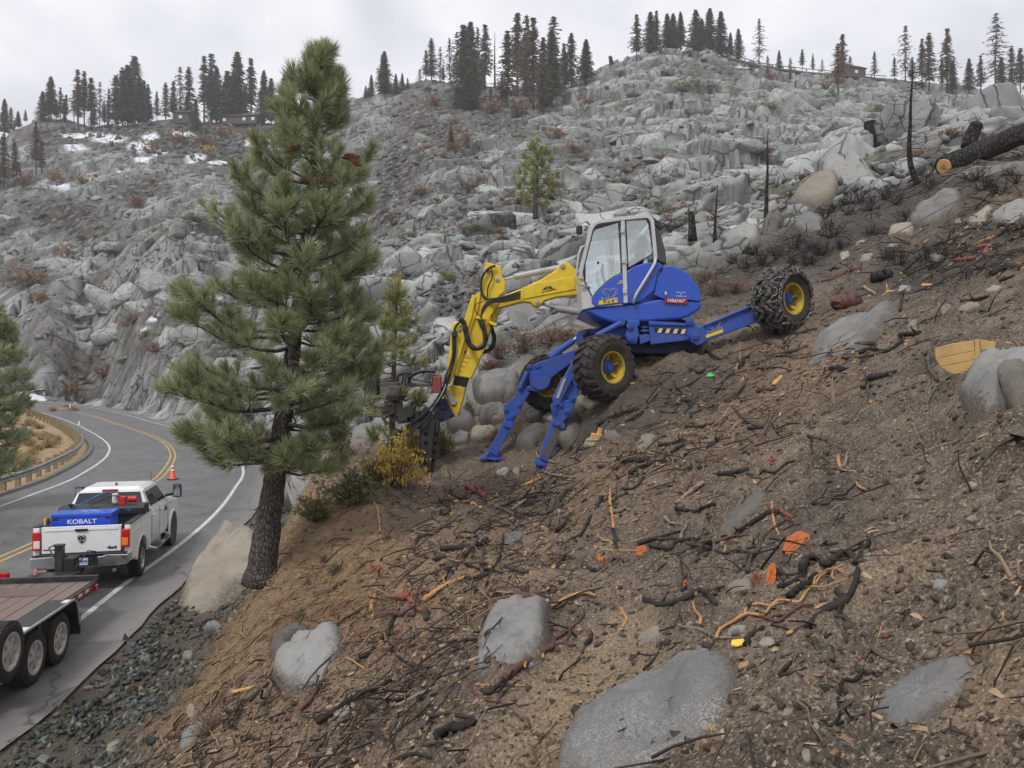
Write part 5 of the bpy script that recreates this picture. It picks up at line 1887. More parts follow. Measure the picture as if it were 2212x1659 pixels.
m.beam(E(362, 546, BD - 0.028), E(454, 528, BD - 0.028), 0.012, 0.006, up=(0, 1, 0))
m.build('logo_line', M['label_black'], plt, world=True)
cy = MB().cyl(E(205, 457, BD + .17), E(470, 403, BD + .17), 0.072, 18).build('lift_cylinder', M['cyl_grey'], ex, world=True, bevel=0.008)
MB().cyl(E(100, 478, BD + .17), E(212, 456, BD + .17), 0.030, 12).build('piston_rod', M['rod'], cy, world=True)
m = MB()
m.lathe([(0, 0.078), (0.03, 0.078)], E(362, 425, BD + .17), E(470, 403, BD + .17) - E(205, 457, BD + .17), 16)
m.build('clamp_ring', M['cyl_grey'], cy, world=True)
cy = MB().cyl(E(446, 640, BD + .17), E(660, 676, BD + .17), 0.085, 18).build('lower_cylinder', M['cyl_grey'], ex, world=True, bevel=0.008)
MB().cyl(E(350, 612, BD + .17), E(452, 638, BD + .17), 0.034, 12).build('piston_rod', M['rod'], cy, world=True)

# ---- stick (dipper)
SD = 16.90
stick = xp('stick', [(870, 96), (978, 126), (978, 190), (1004, 238), (1000, 300), (960, 335), (955, 390), (905, 470), (900, 560), (862, 700), (832, 760), (792, 850), (768, 902), (652, 880), (690, 770), (735, 640), (765, 540), (800, 430), (832, 300), (848, 190)], SD, 0.40, 'ex_yellow', fn=A_, bevel=0.02)
xp('stick_web', [(905, 480), (945, 400), (1000, 330), (1110, 300), (1110, 370), (980, 405), (925, 520), (880, 640), (855, 720)], SD + 0.08, 0.24, 'ex_yellow_worn', stick, fn=A_)
xp('stick_flange', [(790, 330), (838, 300), (815, 420), (768, 560), (742, 650), (700, 780), (668, 880), (650, 878), (690, 740)], SD - 0.05, 0.05, 'ex_yellow', stick, fn=A_, bevel=0.01)
xp('side_plate', [(640, 520), (700, 500), (706, 540), (775, 322), (800, 334), (775, 470), (735, 600), (700, 720), (650, 870), (618, 945), (598, 930), (612, 740), (628, 600)], SD - 0.10, 0.14, 'ex_yellow', stick, fn=A_, bevel=0.015)
for k in range(4):
 a0, b0 = 765 - k * 20, 745 + k * 30
 m = MB()
 m.beam(A_(a0 - 60, b0, SD - .01), A_(a0, b0 + 14, SD - .01), 0.01, 0.012, up=(0, 1, 0))
 m.build('weld_strip', M['ex_yellow_worn'], stick, world=True)
pins(stick, [(888, 160), (950, 218)], SD - 0.0, 0.05, A_, 'cyl_grey')
pins(stick, [(688, 565)], SD - 0.10, 0.04, A_, 'cyl_grey')
xp('bracket', [(885, 520), (900, 503), (950, 525), (935, 545)], SD - 0.12, 0.3, 'ex_yellow', stick, fn=A_)
xp('bracket', [(800, 470), (870, 482), (860, 500), (800, 488)], SD - 0.18, 0.2, 'ex_yellow', stick, fn=A_)
tri = sticker('warning_triangle', [(712, 715), (737, 706), (732, 738)], SD - 0.008, 'label_red', stick, A_)
sticker('white_label', [(738, 728), (750, 712), (750, 738), (740, 740)], SD - 0.008, 'letter_white', stick, A_)
xp('inner_stick', [(655, 882), (752, 900), (728, 970), (636, 950)], SD + 0.05, 0.30, 'label_black', fn=A_)
tip = xp('stick_tip', [(600, 962), (640, 945), (730, 965), (708, 1060), (672, 1168), (640, 1160), (602, 1118), (570, 1015)], SD + 0.02, 0.34, 'ex_yellow_worn', fn=A_)
pins(tip, [(648, 1072)], SD + .02, 0.06, A_, 'steel_dark')
xp('tip_link', [(585, 985), (600, 965), (665, 1060), (660, 1085), (632, 1085)], SD - 0.03, 0.05, 'cyl_grey', tip, fn=A_, bevel=0.01)
qk = xp('tool_coupler', [(505, 1092), (560, 1042), (592, 1040), (652, 1160), (628, 1176), (565, 1205), (512, 1190)], SD - 0.05, 0.5, 'ex_dark', fn=A_)
pins(qk, [(628, 1152), (565, 1172), (575, 1108), (535, 1080)], SD - .05, 0.045, A_, 'ex_dark')
sticker('warning_triangle', [(578, 1132), (600, 1126), (592, 1148)], SD - 0.056, 'label_red', qk, A_)

# ---- drill mast hanging from the stick
DD = 16.75
mast = xp('drill_mast', [(416, 1130), (450, 1092), (500, 1150), (546, 1200), (546, 1230), (520, 1400), (503, 1542), (416, 1552), (402, 1360), (410, 1250)], DD, 0.26, 'steel_dark', fn=A_)
xp('mast_flange', [(484, 1180), (520, 1190), (500, 1380), (486, 1540), (470, 1542), (478, 1330)], DD - 0.04, 0.04, 'steel_dark', mast, fn=A_, bevel=0.008)
for a, b in ((455, 1282), (454, 1345), (450, 1412), (448, 1478), (452, 1530), (528, 1285), (520, 1345), (512, 1410), (506, 1470)):
 m = MB()
 m.lathe([(0, 0.045), (-0.02, 0.045), (-0.02, 0.03), (0, 0.03)], A_(a, b, DD - (0.0 if a < 470 else 0.0)), (0, 1, 0), 14)
 m.build('lightening_hole', M['label_black'], mast, world=True)
m = MB()
for k in range(9):
 m.box(A_(408, 1130 + k * 28, DD - .02), (0.03, 0.06, 0.03))
m.build('drive_chain', M['dark_metal'], mast, world=True)
rail = xp('feed_rail', [(112, 935), (180, 928), (512, 938), (514, 958), (330, 962), (112, 950)], DD - .05, 0.30, 'steel_wear', fn=A_, bevel=0.01)
xp('end_plate', [(22, 885), (48, 862), (116, 858), (116, 1018), (28, 1016)], DD - .12, 0.42, 'grip_tan', rail, fn=A_)
xp('motor_cone', [(190, 952), (288, 956), (262, 1020), (206, 1020)], DD - .08, 0.30, 'steel_wear', rail, fn=A_)
rot_ = MB().lathe([(0, 0.20), (0.09, 0.22), (0.11, 0.17)], A_(245, 1052, DD + .05), (0, 0, 1), 24).build('rotary_head', M['steel_dark'], ex, world=True)
m = MB()
q = random.Random(4)
for (a, b, sx_, sz_) in ((210, 1100, .22, .3), (262, 1110, .2, .34), (300, 1150, .2, .3), (345, 1150, .22, .34), (385, 1190, .2, .4), (240, 1170, .16, .2), (290, 1190, .15, .14), (180, 1125, .12, .14)):
 m.box(A_(a, b, DD + q.uniform(-.02, .12)), (sx_, 0.24, sz_), rot=(0, q.uniform(-.1, .1), 0))
for (a, b) in ((160, 1130), (175, 1165), (190, 1090), (205, 1150), (150, 1180)):
 m.cyl(A_(a, b, DD - .1), A_(a + 30, b - 8, DD - .1), 0.03, 8)
m.cyl(A_(290, 1155, DD - .1), A_(290, 1155, DD + .2), 0.09, 12)
m.cyl(A_(340, 1140, DD - .12), A_(340, 1140, DD + .2), 0.10, 12)
m.build('drill_motor', M['steel_dark'], rot_, world=True, bevel=0.012)
m = MB()
m.cyl(A_(208, 1200, DD), A_(212, 1440, DD), 0.035, 8)
m.build('drill_rod', M['steel_wear'], rot_, world=True)
m = MB()
m.box(A_(535, 945, DD - .05), (0.17, 0.22, 0.36))
m.box(A_(545, 895, DD - .05), (0.10, 0.18, 0.12))
m.box(A_(505, 975, DD - .05), (0.08, 0.18, 0.12))
m.build('valve_block', M['red_block'], rail, world=True, bevel=0.015)
m = MB()
for k in range(5):
 m.tube([A_(478 + k * 11, 930, DD - .1), A_(480 + k * 11, 895, DD - .12), A_(490 + k * 11, 872 + (k % 2) * 8, DD - .1), A_(505 + k * 8, 880, DD - .08)], 0.013, 6)
m.build('valve_hose', M['hose'], rail, world=True)


def hose(pts, r, d, fn=A_, name='hydraulic_hose', n=8, parent=None, ribs=False):
 P3 = [fn(a, b, d if len(e) == 0 else e[0]) for a, b, *e in pts]
 arr = catmull([tuple(p) for p in P3], 0.05)
 if ribs:
  rr = [r * (1.0 if (i % 4) < 2 else 0.86) for i in range(len(arr))]
 else:
  rr = r
 MB().tube([Vector(p) for p in arr], rr, n).build(name, M['hose'], parent or ex, world=True, smooth=not ribs)


hose([(690, 490), (720, 520), (735, 600), (760, 670), (805, 695), (850, 675), (868, 620), (850, 545), (832, 495)], 0.060, SD - .22, ribs=True)
hose([(905, 545), (928, 620), (915, 680), (880, 712), (840, 715)], 0.055, SD + .25, ribs=True)
hose([(935, 122), (890, 140), (850, 190), (836, 260), (845, 320), (880, 355), (910, 360)], 0.028, SD - .08)
hose([(905, 130), (915, 200), (885, 270), (880, 340)], 0.016, SD - .07)
for k in range(5):
 hose([(1110, 300 + k * 12, 16.82), (1000, 335 + k * 9, 16.78), (905, 358 + k * 6, 16.72), (850, 410 + k * 8, 16.70), (835, 485, 16.68)], 0.017, SD - .1)
hose([(835, 475), (800, 440), (800, 390), (850, 370)], 0.010, SD - .12)
for k in range(3):
 hose([(700, 500), (660, 540 + k * 8), (640 + k * 10, 620), (640 + k * 9, 740), (605 + k * 12, 860), (585 + k * 10, 940)], 0.016, SD - .16)
hose([(600, 860), (575, 960), (520, 1060), (440, 1150), (330, 1230), (250, 1290), (200, 1350), (184, 1400), (192, 1435), (212, 1420), (212, 1380)], 0.024, SD - .2)
hose([(620, 860), (590, 980), (530, 1080), (470, 1170), (400, 1240), (290, 1330), (230, 1400), (208, 1450), (215, 1482), (240, 1470), (250, 1420), (235, 1370)], 0.024, SD - .24)
hose([(520, 855), (450, 850), (390, 862), (350, 890), (340, 930)], 0.040, DD - .1, ribs=True)
hose([(250, 920), (262, 885), (300, 868), (350, 870), (360, 900)], 0.036, DD - .12, ribs=True)
for k in range(3):
 hose([(290 + k * 22, 935), (300 + k * 18, 890), (325 + k * 12, 872 + k * 5), (345, 905)], 0.017, DD - .15)
hose([(360, 905), (430, 920), (490, 935)], 0.014, DD - .16)
hose([(160, 1180), (230, 1240), (262, 1260), (300, 1290), (350, 1290), (390, 1250)], 0.014, DD - .1)
MB().box(A_(653, 595, SD - .18), (0.13, 0.06, 0.11)).build('hose_clamp', M['black_plastic'], stick, world=True, bevel=0.01)
MB().box(A_(915, 360, SD - .12), (0.12, 0.08, 0.09)).build('hose_clamp', M['black_plastic'], stick, world=True, bevel=0.01)

# ---- undercarriage
chs = xp('chassis', [(870, 850), (945, 800), (1010, 860), (1240, 828), (1335, 850), (1260, 890), (1100, 912), (900, 905)], 16.05, 1.3, 'ex_dark')
xp('chassis_box', [(640, 770), (760, 745), (950, 715), (1240, 735), (1330, 760), (1330, 850), (1200, 880), (870, 860), (700, 800)], 16.5, 1.0, 'ex_blue_worn', chs)
MB().lathe([(0, 0.75), (0.16, 0.75), (0.18, 0.68), (0.24, 0.68)], E(1010, 758, 16.7) - Vector((0, 0, 0.02)), (0, 0, 1), 32).build('slew_ring', M['ex_dark'], chs, world=True)
blk2 = xp('swing_block', [(1000, 722), (1234, 736), (1242, 832), (1012, 858)], 15.78, 0.55, 'ex_blue_worn', bevel=0.025)
xp('block_lip', [(1000, 716), (1236, 730), (1236, 746), (1000, 740)], 15.74, 0.6, 'ex_blue_worn', blk2, bevel=0.01)
hz = sticker('hazard_board', [(1034, 757), (1226, 766), (1224, 792), (1036, 784)], 15.772, 'label_black', blk2)
for k in range(4):
 a0 = 1062 + k * 46
 sticker('hazard_stripe', [(a0, 760 + k * 1.8), (a0 + 22, 761 + k * 1.8), (a0 + 10, 788 + k * 1.8), (a0 - 12, 787 + k * 1.8)], 15.764, 'label_cream', hz)
pins(blk2, [(1220, 795), (1220, 820)], 15.77, 0.02, mat='ex_blue_worn')
kn = xp('arm_knuckle', [(870, 708), (948, 712), (950, 740), (935, 752), (945, 800), (925, 858), (880, 852), (862, 800), (880, 750)], 15.72, 0.5, 'ex_blue_worn', bevel=0.03)
pins(kn, [(893, 818), (888, 745)], 15.70, 0.075, mat='ex_blue_worn')
for b_ in (748, 770, 800):
 MB().cyl(E(975, b_, 15.95), E(975, b_ + 14, 15.95), 0.13, 20).build('hinge_ring', M['ex_blue_worn'], kn, world=True, bevel=0.01)
m = MB()
m.cyl(E(975, 740, 15.95), E(975, 840, 15.95), 0.05, 12)
m.build('hinge_pin', M['steel_wear'], kn, world=True)
xp('hinge_fork', [(940, 800), (1005, 795), (1010, 835), (950, 856)], 15.8, 0.4, 'ex_blue_worn', kn)
# rear near arm and its wheel
ra = xp('rear_arm', [(1288, 756), (1330, 738), (1600, 628), (1648, 622), (1668, 716), (1610, 735), (1330, 842), (1300, 858), (1284, 820)], 15.86, 0.36, 'ex_blue_worn', bevel=0.02)
xp('arm_flange', [(1330, 738), (1602, 627), (1602, 637), (1332, 750)], 15.80, 0.48, 'ex_blue_worn', ra, bevel=0.006)
xp('arm_hinge', [(1226, 700), (1262, 706), (1300, 770), (1330, 850), (1290, 866), (1250, 840), (1232, 780)], 15.76, 0.5, 'ex_blue_worn', ra, bevel=0.03)
pins(ra, [(1274, 805), (1240, 718)], 15.74, 0.08, mat='ex_blue_worn')
ex_text('lettering', 'S2', 0.32, 'logo_grey', E(1384, 752, 15.845), ra, 0.37, outline=0.005, shear=0.15, scale_x=1.12)
sticker('stripe', [(1338, 800), (1440, 762), (1440, 784), (1340, 818)], 15.85, 'label_yellow', ra)
MB().box(E(1616, 612, 15.9), (0.22, 0.25, 0.05), rot=(0, -0.35, 0)).build('arm_cap', M['ex_blue_worn'], ra, world=True, bevel=0.01)
m = MB()
m.cyl(E(1640, 680, 15.95), E(1780, 610, 15.95), 0.13, 14)
m.build('axle_stub', M['ex_blue_worn'], ra, world=True)


def ex_wheel(c, th, R_, w_, chain=False, lab=None):
 e = bpy.data.objects.new('wheel', None)
 COL.objects.link(e)
 e.parent = ex
 e.location = c - ex_base
 e.rotation_euler = (0, 0, th)
 h = w_ / 2
 rr = R_ * 0.475
 if lab:
  e['label'] = lab
 m = MB()
 prof = [(-h * 0.80, rr), (-h * 0.92, rr + 0.04), (-h, R_ * 0.70), (-h * 0.97, R_ * 0.86), (-h * 0.78, R_ - 0.045), (-h * 0.3, R_ - 0.03), (h * 0.3, R_ - 0.03), (h * 0.78, R_ - 0.045), (h * 0.97, R_ * 0.86), (h, R_ * 0.70), (h * 0.92, rr + 0.04), (h * 0.80, rr)]
 m.lathe(prof, (0, 0, 0), (0, 1, 0), 48, caps=False)
 N = 21
 for k in range(N):
  for sg in (-1, 1):
   a0 = 2 * PI * (k + (0.25 if sg > 0 else -0.25)) / N

   def pt(f, r_):
    a = a0 + 0.20 * f
    return Vector((math.cos(a) * r_, sg * h * (0.02 + 0.90 * f), math.sin(a) * r_))
   p0, p1, p2 = pt(0, R_ - 0.008), pt(0.75, R_ - 0.014), pt(1.02, R_ - 0.10)
   m.beam(p0, p1, 0.085, 0.055, up=p0.normalized())
   m.beam(p1, p2, 0.085, 0.055, up=p1.normalized())
 m.build('tyre', M['tyre'], e, bevel=0)
 r_ = MB()
 o = -h
 r_.lathe([(o * 0.84, rr + 0.015), (o * 0.90, rr + 0.012), (o * 0.86, rr - 0.022), (o * 0.55, rr - 0.035), (o * 0.1, rr - 0.06), (-o * 0.3, rr - 0.06)], (0, 0, 0), (0, 1, 0), 40, caps=False)
 r_.lathe([(o * 0.10, 0.0), (o * 0.10, rr - 0.05)], (0, 0, 0), (0, 1, 0), 40)
 for k in range(5):
  a = 2 * PI * k / 5 + 0.4
  d_ = Vector((math.cos(a), 0, math.sin(a)))
  r_.beam(d_ * 0.12 + Vector((0, o * 0.16, 0)), d_ * (rr - 0.03) + Vector((0, o * 0.42, 0)), 0.05, 0.10, up=(0, 1, 0))
  r_.cyl(d_ * rr * 0.72 + Vector((0, o * 0.10, 0)), d_ * rr * 0.72 + Vector((0, o * 0.32, 0)), 0.028, 8)
 r_.build('rim', M['ex_yellow_worn'], e)
 hb_ = MB()
 hb_.lathe([(o * 0.05, 0.15), (o * 0.40, 0.15), (o * 0.46, 0.13), (o * 0.50, 0.075), (o * 0.60, 0.07), (o * 0.60, 0.0)], (0, 0, 0), (0, 1, 0), 24)
 for k in range(8):
  a = 2 * PI * k / 8
  hb_.cyl((math.cos(a) * 0.112, o * 0.43, math.sin(a) * 0.112), (math.cos(a) * 0.112, o * 0.52, math.sin(a) * 0.112), 0.016, 6)
 hb_.build('hub', M['ex_blue_worn'], e)
 if chain:
  ch_ = MB()

  def links(pts, step=0.062, rl=0.042, rt=0.0135):
   arr = catmull([tuple(p) for p in pts], 0.01)
   arr = resample3(arr, max(2, int(np.sum(np.linalg.norm(np.diff(arr, axis=0), axis=1)) / step)))
   for i in range(len(arr) - 1):
    a, b_ = Vector(arr[i]), Vector(arr[i + 1])
    t_ = (b_ - a).normalized()
    c_ = (a + b_) / 2
    up = c_ * 1.0
    up.y *= 0.3
    up.normalize()
    s_ = t_.cross(up).normalized()
    if i % 2:
     s_ = (s_ * 0.55 + up * 0.85).normalized()
    loop = []
    for j in range(8):
     an = 2 * PI * j / 8
     loop.append(c_ + t_ * math.cos(an) * rl * 1.12 + s_ * math.sin(an) * rl * 0.62)
    ch_.tube(loop + [loop[0]], rt, 4, caps=False)
  NS = 10
  rs = R_ * 0.78
  for yy, r2 in ((-h - 0.025, rs), (h + 0.025, rs)):
   links([Vector((math.cos(a), 0, math.sin(a))) * (r2 + 0.012 * math.sin(a * NS)) + Vector((0, yy, 0)) for a in np.linspace(0, 2 * PI, 60)])
  for yy in (-h * 0.36, h * 0.36):
   links([Vector((math.cos(a), 0, math.sin(a))) * (R_ + 0.024) + Vector((0, yy + 0.10 * math.sin(a * NS), 0)) for a in np.linspace(0, 2 * PI, 120)])
  for k in range(NS):
   for sg in (-1, 1):
    a = 2 * PI * (k + (0.75 if sg > 0 else 0.25)) / NS
    pts = []
    for f, r2 in ((0.45, R_ + 0.022), (0.75, R_ + 0.004), (0.93, R_ - 0.05), (1.02, R_ * 0.86), (1.06, rs)):
     pts.append(Vector((math.cos(a) * r2, sg * h * f, math.sin(a) * r2)))
    links(pts)
    for dk in (-0.5, 0.5):
     a1 = a + dk * 2 * PI / NS
     pts = []
     for f, r2 in ((0.55, R_ + 0.018), (0.85, R_ - 0.02), (1.0, R_ * 0.9), (1.06, rs)):
      w1 = (f - 0.55) / 0.51
      aa = a * (1 - w1) + a1 * w1
      pts.append(Vector((math.cos(aa) * r2, sg * h * f, math.sin(aa) * r2)))
     links(pts)
  ch_.build('tyre_chain', M['chain'], e)
 return e


def resample3(P, n):
 sg_ = np.r_[0, np.cumsum(np.linalg.norm(np.diff(P, axis=0), axis=1))]
 s_ = np.linspace(0, sg_[-1], n)
 return np.stack([np.interp(s_, sg_, P[:, k]) for k in range(3)], 1)


ex_wheel(E(1795, 592, 15.75), math.radians(33), 0.655, 0.60, True, 'rear wheel wrapped in tyre chains')
ex_wheel(E(735, 993, 15.45), math.radians(37), 0.655, 0.60, False, 'near front wheel without chains')
ex_wheel(E(405, 1085, 18.0), math.radians(-4), 0.66, 0.55, False, 'far front wheel behind the blue leg')

# near front arm, cylinder, stabiliser leg
na = xp('front_arm', [(700, 785), (800, 735), (870, 730), (880, 800), (790, 840), (700, 960), (560, 1010), (540, 960), (640, 860)], 15.95, 0.3, 'ex_blue_worn')
cy = MB().cyl(E(690, 806, 15.75), E(836, 728, 15.75), 0.062, 14).build('arm_cylinder', M['ex_blue_worn'], na, world=True, bevel=0.006)
m = MB()
m.cyl(E(836, 720, 15.70), E(836, 720, 15.95), 0.085, 16)
m.build('cylinder_eye', M['ex_blue_worn'], cy, world=True)
xp('arm_bracket', [(700, 760), (720, 750), (800, 745), (800, 790), (720, 830), (706, 800)], 16.2, 0.25, 'ex_dark', na)
lg = xp('stabiliser_leg', [(500, 1050), (545, 968), (560, 960), (596, 1092), (586, 1140), (560, 1210), (505, 1170), (470, 1150)], 15.62, 0.30, 'ex_blue_worn')
xp('leg_casing', [(430, 1175), (490, 1050), (512, 1042), (548, 1062), (470, 1215), (440, 1225)], 15.52, 0.2, 'ex_blue_worn', lg)
xp('casing_face', [(448, 1172), (494, 1062), (512, 1056), (466, 1180)], 15.50, 0.02, 'cyl_grey', lg, bevel=0.004)
xp('leg_link', [(422, 1215), (440, 1200), (545, 1180), (580, 1150), (560, 1225), (520, 1290), (480, 1330), (440, 1310), (428, 1260)], 15.58, 0.32, 'ex_blue_worn', lg)
pins(lg, [(478, 1214), (514, 1252), (545, 1178)], 15.57, 0.055, mat='ex_blue_worn')
pins(lg, [(468, 1330)], 15.57, 0.045, mat='steel_wear')
low = xp('leg_tube', [(428, 1305), (505, 1352), (408, 1540), (398, 1556), (352, 1520), (362, 1490)], 15.62, 0.26, 'ex_blue_worn', lg)
xp('wear_strip', [(448, 1340), (492, 1364), (400, 1538), (366, 1512)], 15.612, 0.012, 'steel_wear', low, bevel=0.003)
xp('leg_collar', [(432, 1300), (455, 1290), (508, 1330), (500, 1362), (430, 1332)], 15.56, 0.36, 'ex_blue_worn', lg)
m = MB()
for dx_ in (0, 12, 24):
 m.tube([E(428 + dx_, 1205, 15.5), E(425 + dx_, 1240, 15.48), E(436 + dx_, 1275, 15.5)], 0.010, 6)
m.build('hose_guard', M['ex_blue_worn'], lg, world=True)
ft = MB()
fc = E(395, 1556, 15.75)
ft.box(fc + Vector((0.05, 0, -0.03)), (0.62, 0.42, 0.045), rot=(0.1, 0.18, 0))
ft.prism([fc + Vector((-0.16, -0.06, 0)), fc + Vector((0.16, -0.06, -0.02)), fc + Vector((0.05, -0.06, 0.17)), fc + Vector((-0.07, -0.06, 0.17))], (0, 0.14, 0))
for k in range(3):
 ft.prism([fc + Vector((-0.22 + k * 0.2, -0.15, -0.05)), fc + Vector((-0.12 + k * 0.2, -0.15, -0.05)), fc + Vector((-0.17 + k * 0.2, -0.15, -0.18))], (0, 0.3, 0))
ft.build('foot_pad', M['ex_blue_worn'], lg, world=True)
# far front arm with hub cover, its leg
fd = 17.35
fa = xp('far_front_arm', [(300, 985), (345, 962), (420, 938), (500, 908), (585, 880), (640, 830), (660, 870), (620, 930), (545, 962), (470, 1018), (425, 1052), (412, 1110), (345, 1140), (300, 1128), (285, 1000)], fd, 0.28, 'ex_blue_worn', label='far front arm with round hub cover')
hc = MB().cyl(E(357, 1066, fd - 0.05), E(357, 1066, fd + 0.02), 0.225, 32).build('hub_cover', M['ex_blue_worn'], fa, world=True, bevel=0.008)
for k in range(14):
 a = 2 * PI * k / 14
 c = E(357, 1066, fd - 0.05) + Vector((math.cos(a) * 0.205, 0, math.sin(a) * 0.205))
 MB().cyl(c + Vector((0, 0.01, 0)), c - Vector((0, 0.012, 0)), 0.012, 6).build('bolt', M['ex_blue_worn'], hc, world=True)
pins(fa, [(293, 988), (341, 984)], fd - 0.01, 0.06, mat='ex_blue_worn')
cy = MB().cyl(E(470, 893, fd + .1), E(556, 832, fd + .1), 0.075, 14).build('far_cylinder', M['ex_blue_worn'], fa, world=True, bevel=0.006)
MB().cyl(E(415, 935, fd + .1), E(475, 890, fd + .1), 0.10, 12).build('cylinder_base', M['ex_blue_worn'], cy, world=True)
MB().cyl(E(550, 836, fd + .1), E(584, 806, fd + .1), 0.04, 10).build('piston_rod', M['rod'], cy, world=True)
xp('cylinder_bracket', [(570, 800), (585, 775), (660, 760), (700, 790), (650, 840), (600, 870), (578, 850)], fd - .05, 0.3, 'ex_blue_worn', fa)
xp('cross_tube', [(610, 775), (690, 765), (690, 785), (612, 800)], fd - .3, 0.3, 'steel_wear', fa)
fl2 = xp('stabiliser_leg', [(144, 1215), (205, 1165), (232, 1105), (268, 1028), (280, 1010), (292, 1030), (262, 1110), (300, 1140), (258, 1200), (240, 1260), (200, 1305), (152, 1300), (140, 1255)], fd + 0.03, 0.26, 'ex_blue_worn', label='far stabiliser leg')
MB().cyl(E(236, 1120, fd), E(280, 1018, fd), 0.06, 12).build('leg_cylinder', M['ex_blue_worn'], fl2, world=True)
pins(fl2, [(153, 1243), (237, 1212), (197, 1278), (290, 1115)], fd + .02, 0.06, mat='ex_blue_worn')
low2 = xp('leg_tube', [(150, 1290), (200, 1310), (190, 1345), (96, 1518), (62, 1500), (56, 1478)], fd + .05, 0.22, 'ex_blue_worn', fl2)
xp('leg_collar', [(135, 1320), (150, 1302), (205, 1330), (196, 1358), (140, 1345)], fd, 0.32, 'ex_blue_worn', fl2)
ft = MB()
fc = E(78, 1522, fd + .16)
ft.box(fc + Vector((0.02, 0, -0.02)), (0.60, 0.40, 0.045), rot=(0.05, 0.04, 0))
ft.prism([fc + Vector((-0.16, -0.06, 0)), fc + Vector((0.14, -0.06, 0)), fc + Vector((0.06, -0.06, 0.15)), fc + Vector((-0.08, -0.06, 0.15))], (0, 0.14, 0))
ft.lathe([(0, 0.06), (0.05, 0.06), (0.05, 0.04), (0, 0.04)], E(38, 1498, fd), (0, 1, 0), 14, closed=True)
for k in range(3):
 ft.prism([fc + Vector((-0.22 + k * 0.2, -0.15, -0.04)), fc + Vector((-0.12 + k * 0.2, -0.15, -0.04)), fc + Vector((-0.17 + k * 0.2, -0.15, -0.16))], (0, 0.3, 0))
ft.build('foot_pad', M['ex_blue_worn'], fl2, world=True)

# winch cable up the slope
c0, c1 = E(1925, 470, 16.2), W(2262, 316, 24.0)
cab_t = thing('winch_cable', 'thin taut steel winch cable running up the slope from behind the chained wheel', 'cable', c0)
mid = (c0 + c1) / 2 - Vector((0, 0, 0.12))
MB().tube([c0, c0 * .75 + c1 * .25 - Vector((0, 0, .09)), mid, c0 * .25 + c1 * .75 - Vector((0, 0, .09)), c1], 0.013, 6).build('strand', m_plain('cable_steel', (0.12, 0.12, 0.125), 0.5, 0.6), cab_t, world=True)
# ------------------------------------------------------------------ pines
def m_needles(name, lo, hi, brown=0.0):
 t = NT(name)
 oi = t.n('ShaderNodeObjectInfo').outputs['Random']
 tone = t.attr('tone')
 f = t.math('ADD', t.math('MULTIPLY', oi, 0.35), t.math('MULTIPLY', tone, 0.65))
 c = t.mix(f, lo, hi)
 if brown:
  c = t.mix(t.ramp(t.math('FRACT', t.math('MULTIPLY', tone, 7.3)), [(1 - brown - 0.02, 0.0), (1 - brown, 1.0)]), c, (0.22, 0.13, 0.055))
 t.set(c, 0.5, spec=0.35)
 tl = t.n('ShaderNodeBsdfTranslucent')
 t.l(c, tl.inputs[0])
 mx = t.n('ShaderNodeMixShader')
 mx.inputs[0].default_value = 0.35
 t.l(t.p.outputs[0], mx.inputs[1])
 t.l(tl.outputs[0], mx.inputs[2])
 t.l(mx.outputs[0], t.out.inputs['Surface'])
 return t.mat


def m_bark(name, lo, hi, sc=1.0):
 t = NT(name)
 P = t.coords()
 v = t.n('ShaderNodeTexVoronoi', feature='DISTANCE_TO_EDGE')
 v.inputs['Scale'].default_value = 16 * sc
 mp = t.n('ShaderNodeMapping')
 mp.inputs['Scale'].default_value = (1, 1, 0.42)
 t.l(P, mp.inputs['Vector'])
 wv = t.n('ShaderNodeVectorMath', operation='MULTIPLY_ADD')
 nz = t.n('ShaderNodeTexNoise')
 nz.inputs['Scale'].default_value = 14 * sc
 t.l(P, nz.inputs['Vector'])
 t.l(nz.outputs['Color'], wv.inputs[0])
 wv.inputs[1].default_value = (0.06 / sc, 0.06 / sc, 0.06 / sc)
 t.l(mp.outputs[0], wv.inputs[2])
 t.l(wv.outputs[0], v.inputs['Vector'])
 n2 = t.noise(40 * sc, 5, 0.65, P)
 c = t.mix(n2, lo, hi)
 gap = t.ramp(v.outputs[0], [(0.02, 1.0), (0.16, 0.0)])
 c = t.mix(gap, c, tuple(x * 0.42 for x in lo))
 t.set(c, 0.9, spec=0.2)
 t.bump(t.math('ADD', t.ramp(v.outputs[0], [(0.0, 0.0), (0.2, 1.0)]), t.math('MULTIPLY', n2, 0.4)), 0.9, 0.03 / sc)
 return t.mat


M['needles'] = m_needles('pine_needles', (0.145, 0.190, 0.100), (0.55, 0.60, 0.36), 0.08)
M['needles_young'] = m_needles('young_pine_needles', (0.18, 0.21, 0.085), (0.50, 0.53, 0.25), 0.12)
M['bark'] = m_bark('pine_bark', (0.085, 0.072, 0.064), (0.185, 0.158, 0.14), 1.7)
M['bark_grey'] = m_bark('branch_bark', (0.10, 0.085, 0.075), (0.24, 0.21, 0.19), 3.0)
M['cone_brown'] = m_plain('pine_cone_brown', (0.20, 0.10, 0.05), 0.8, 0, 0.4, 20)


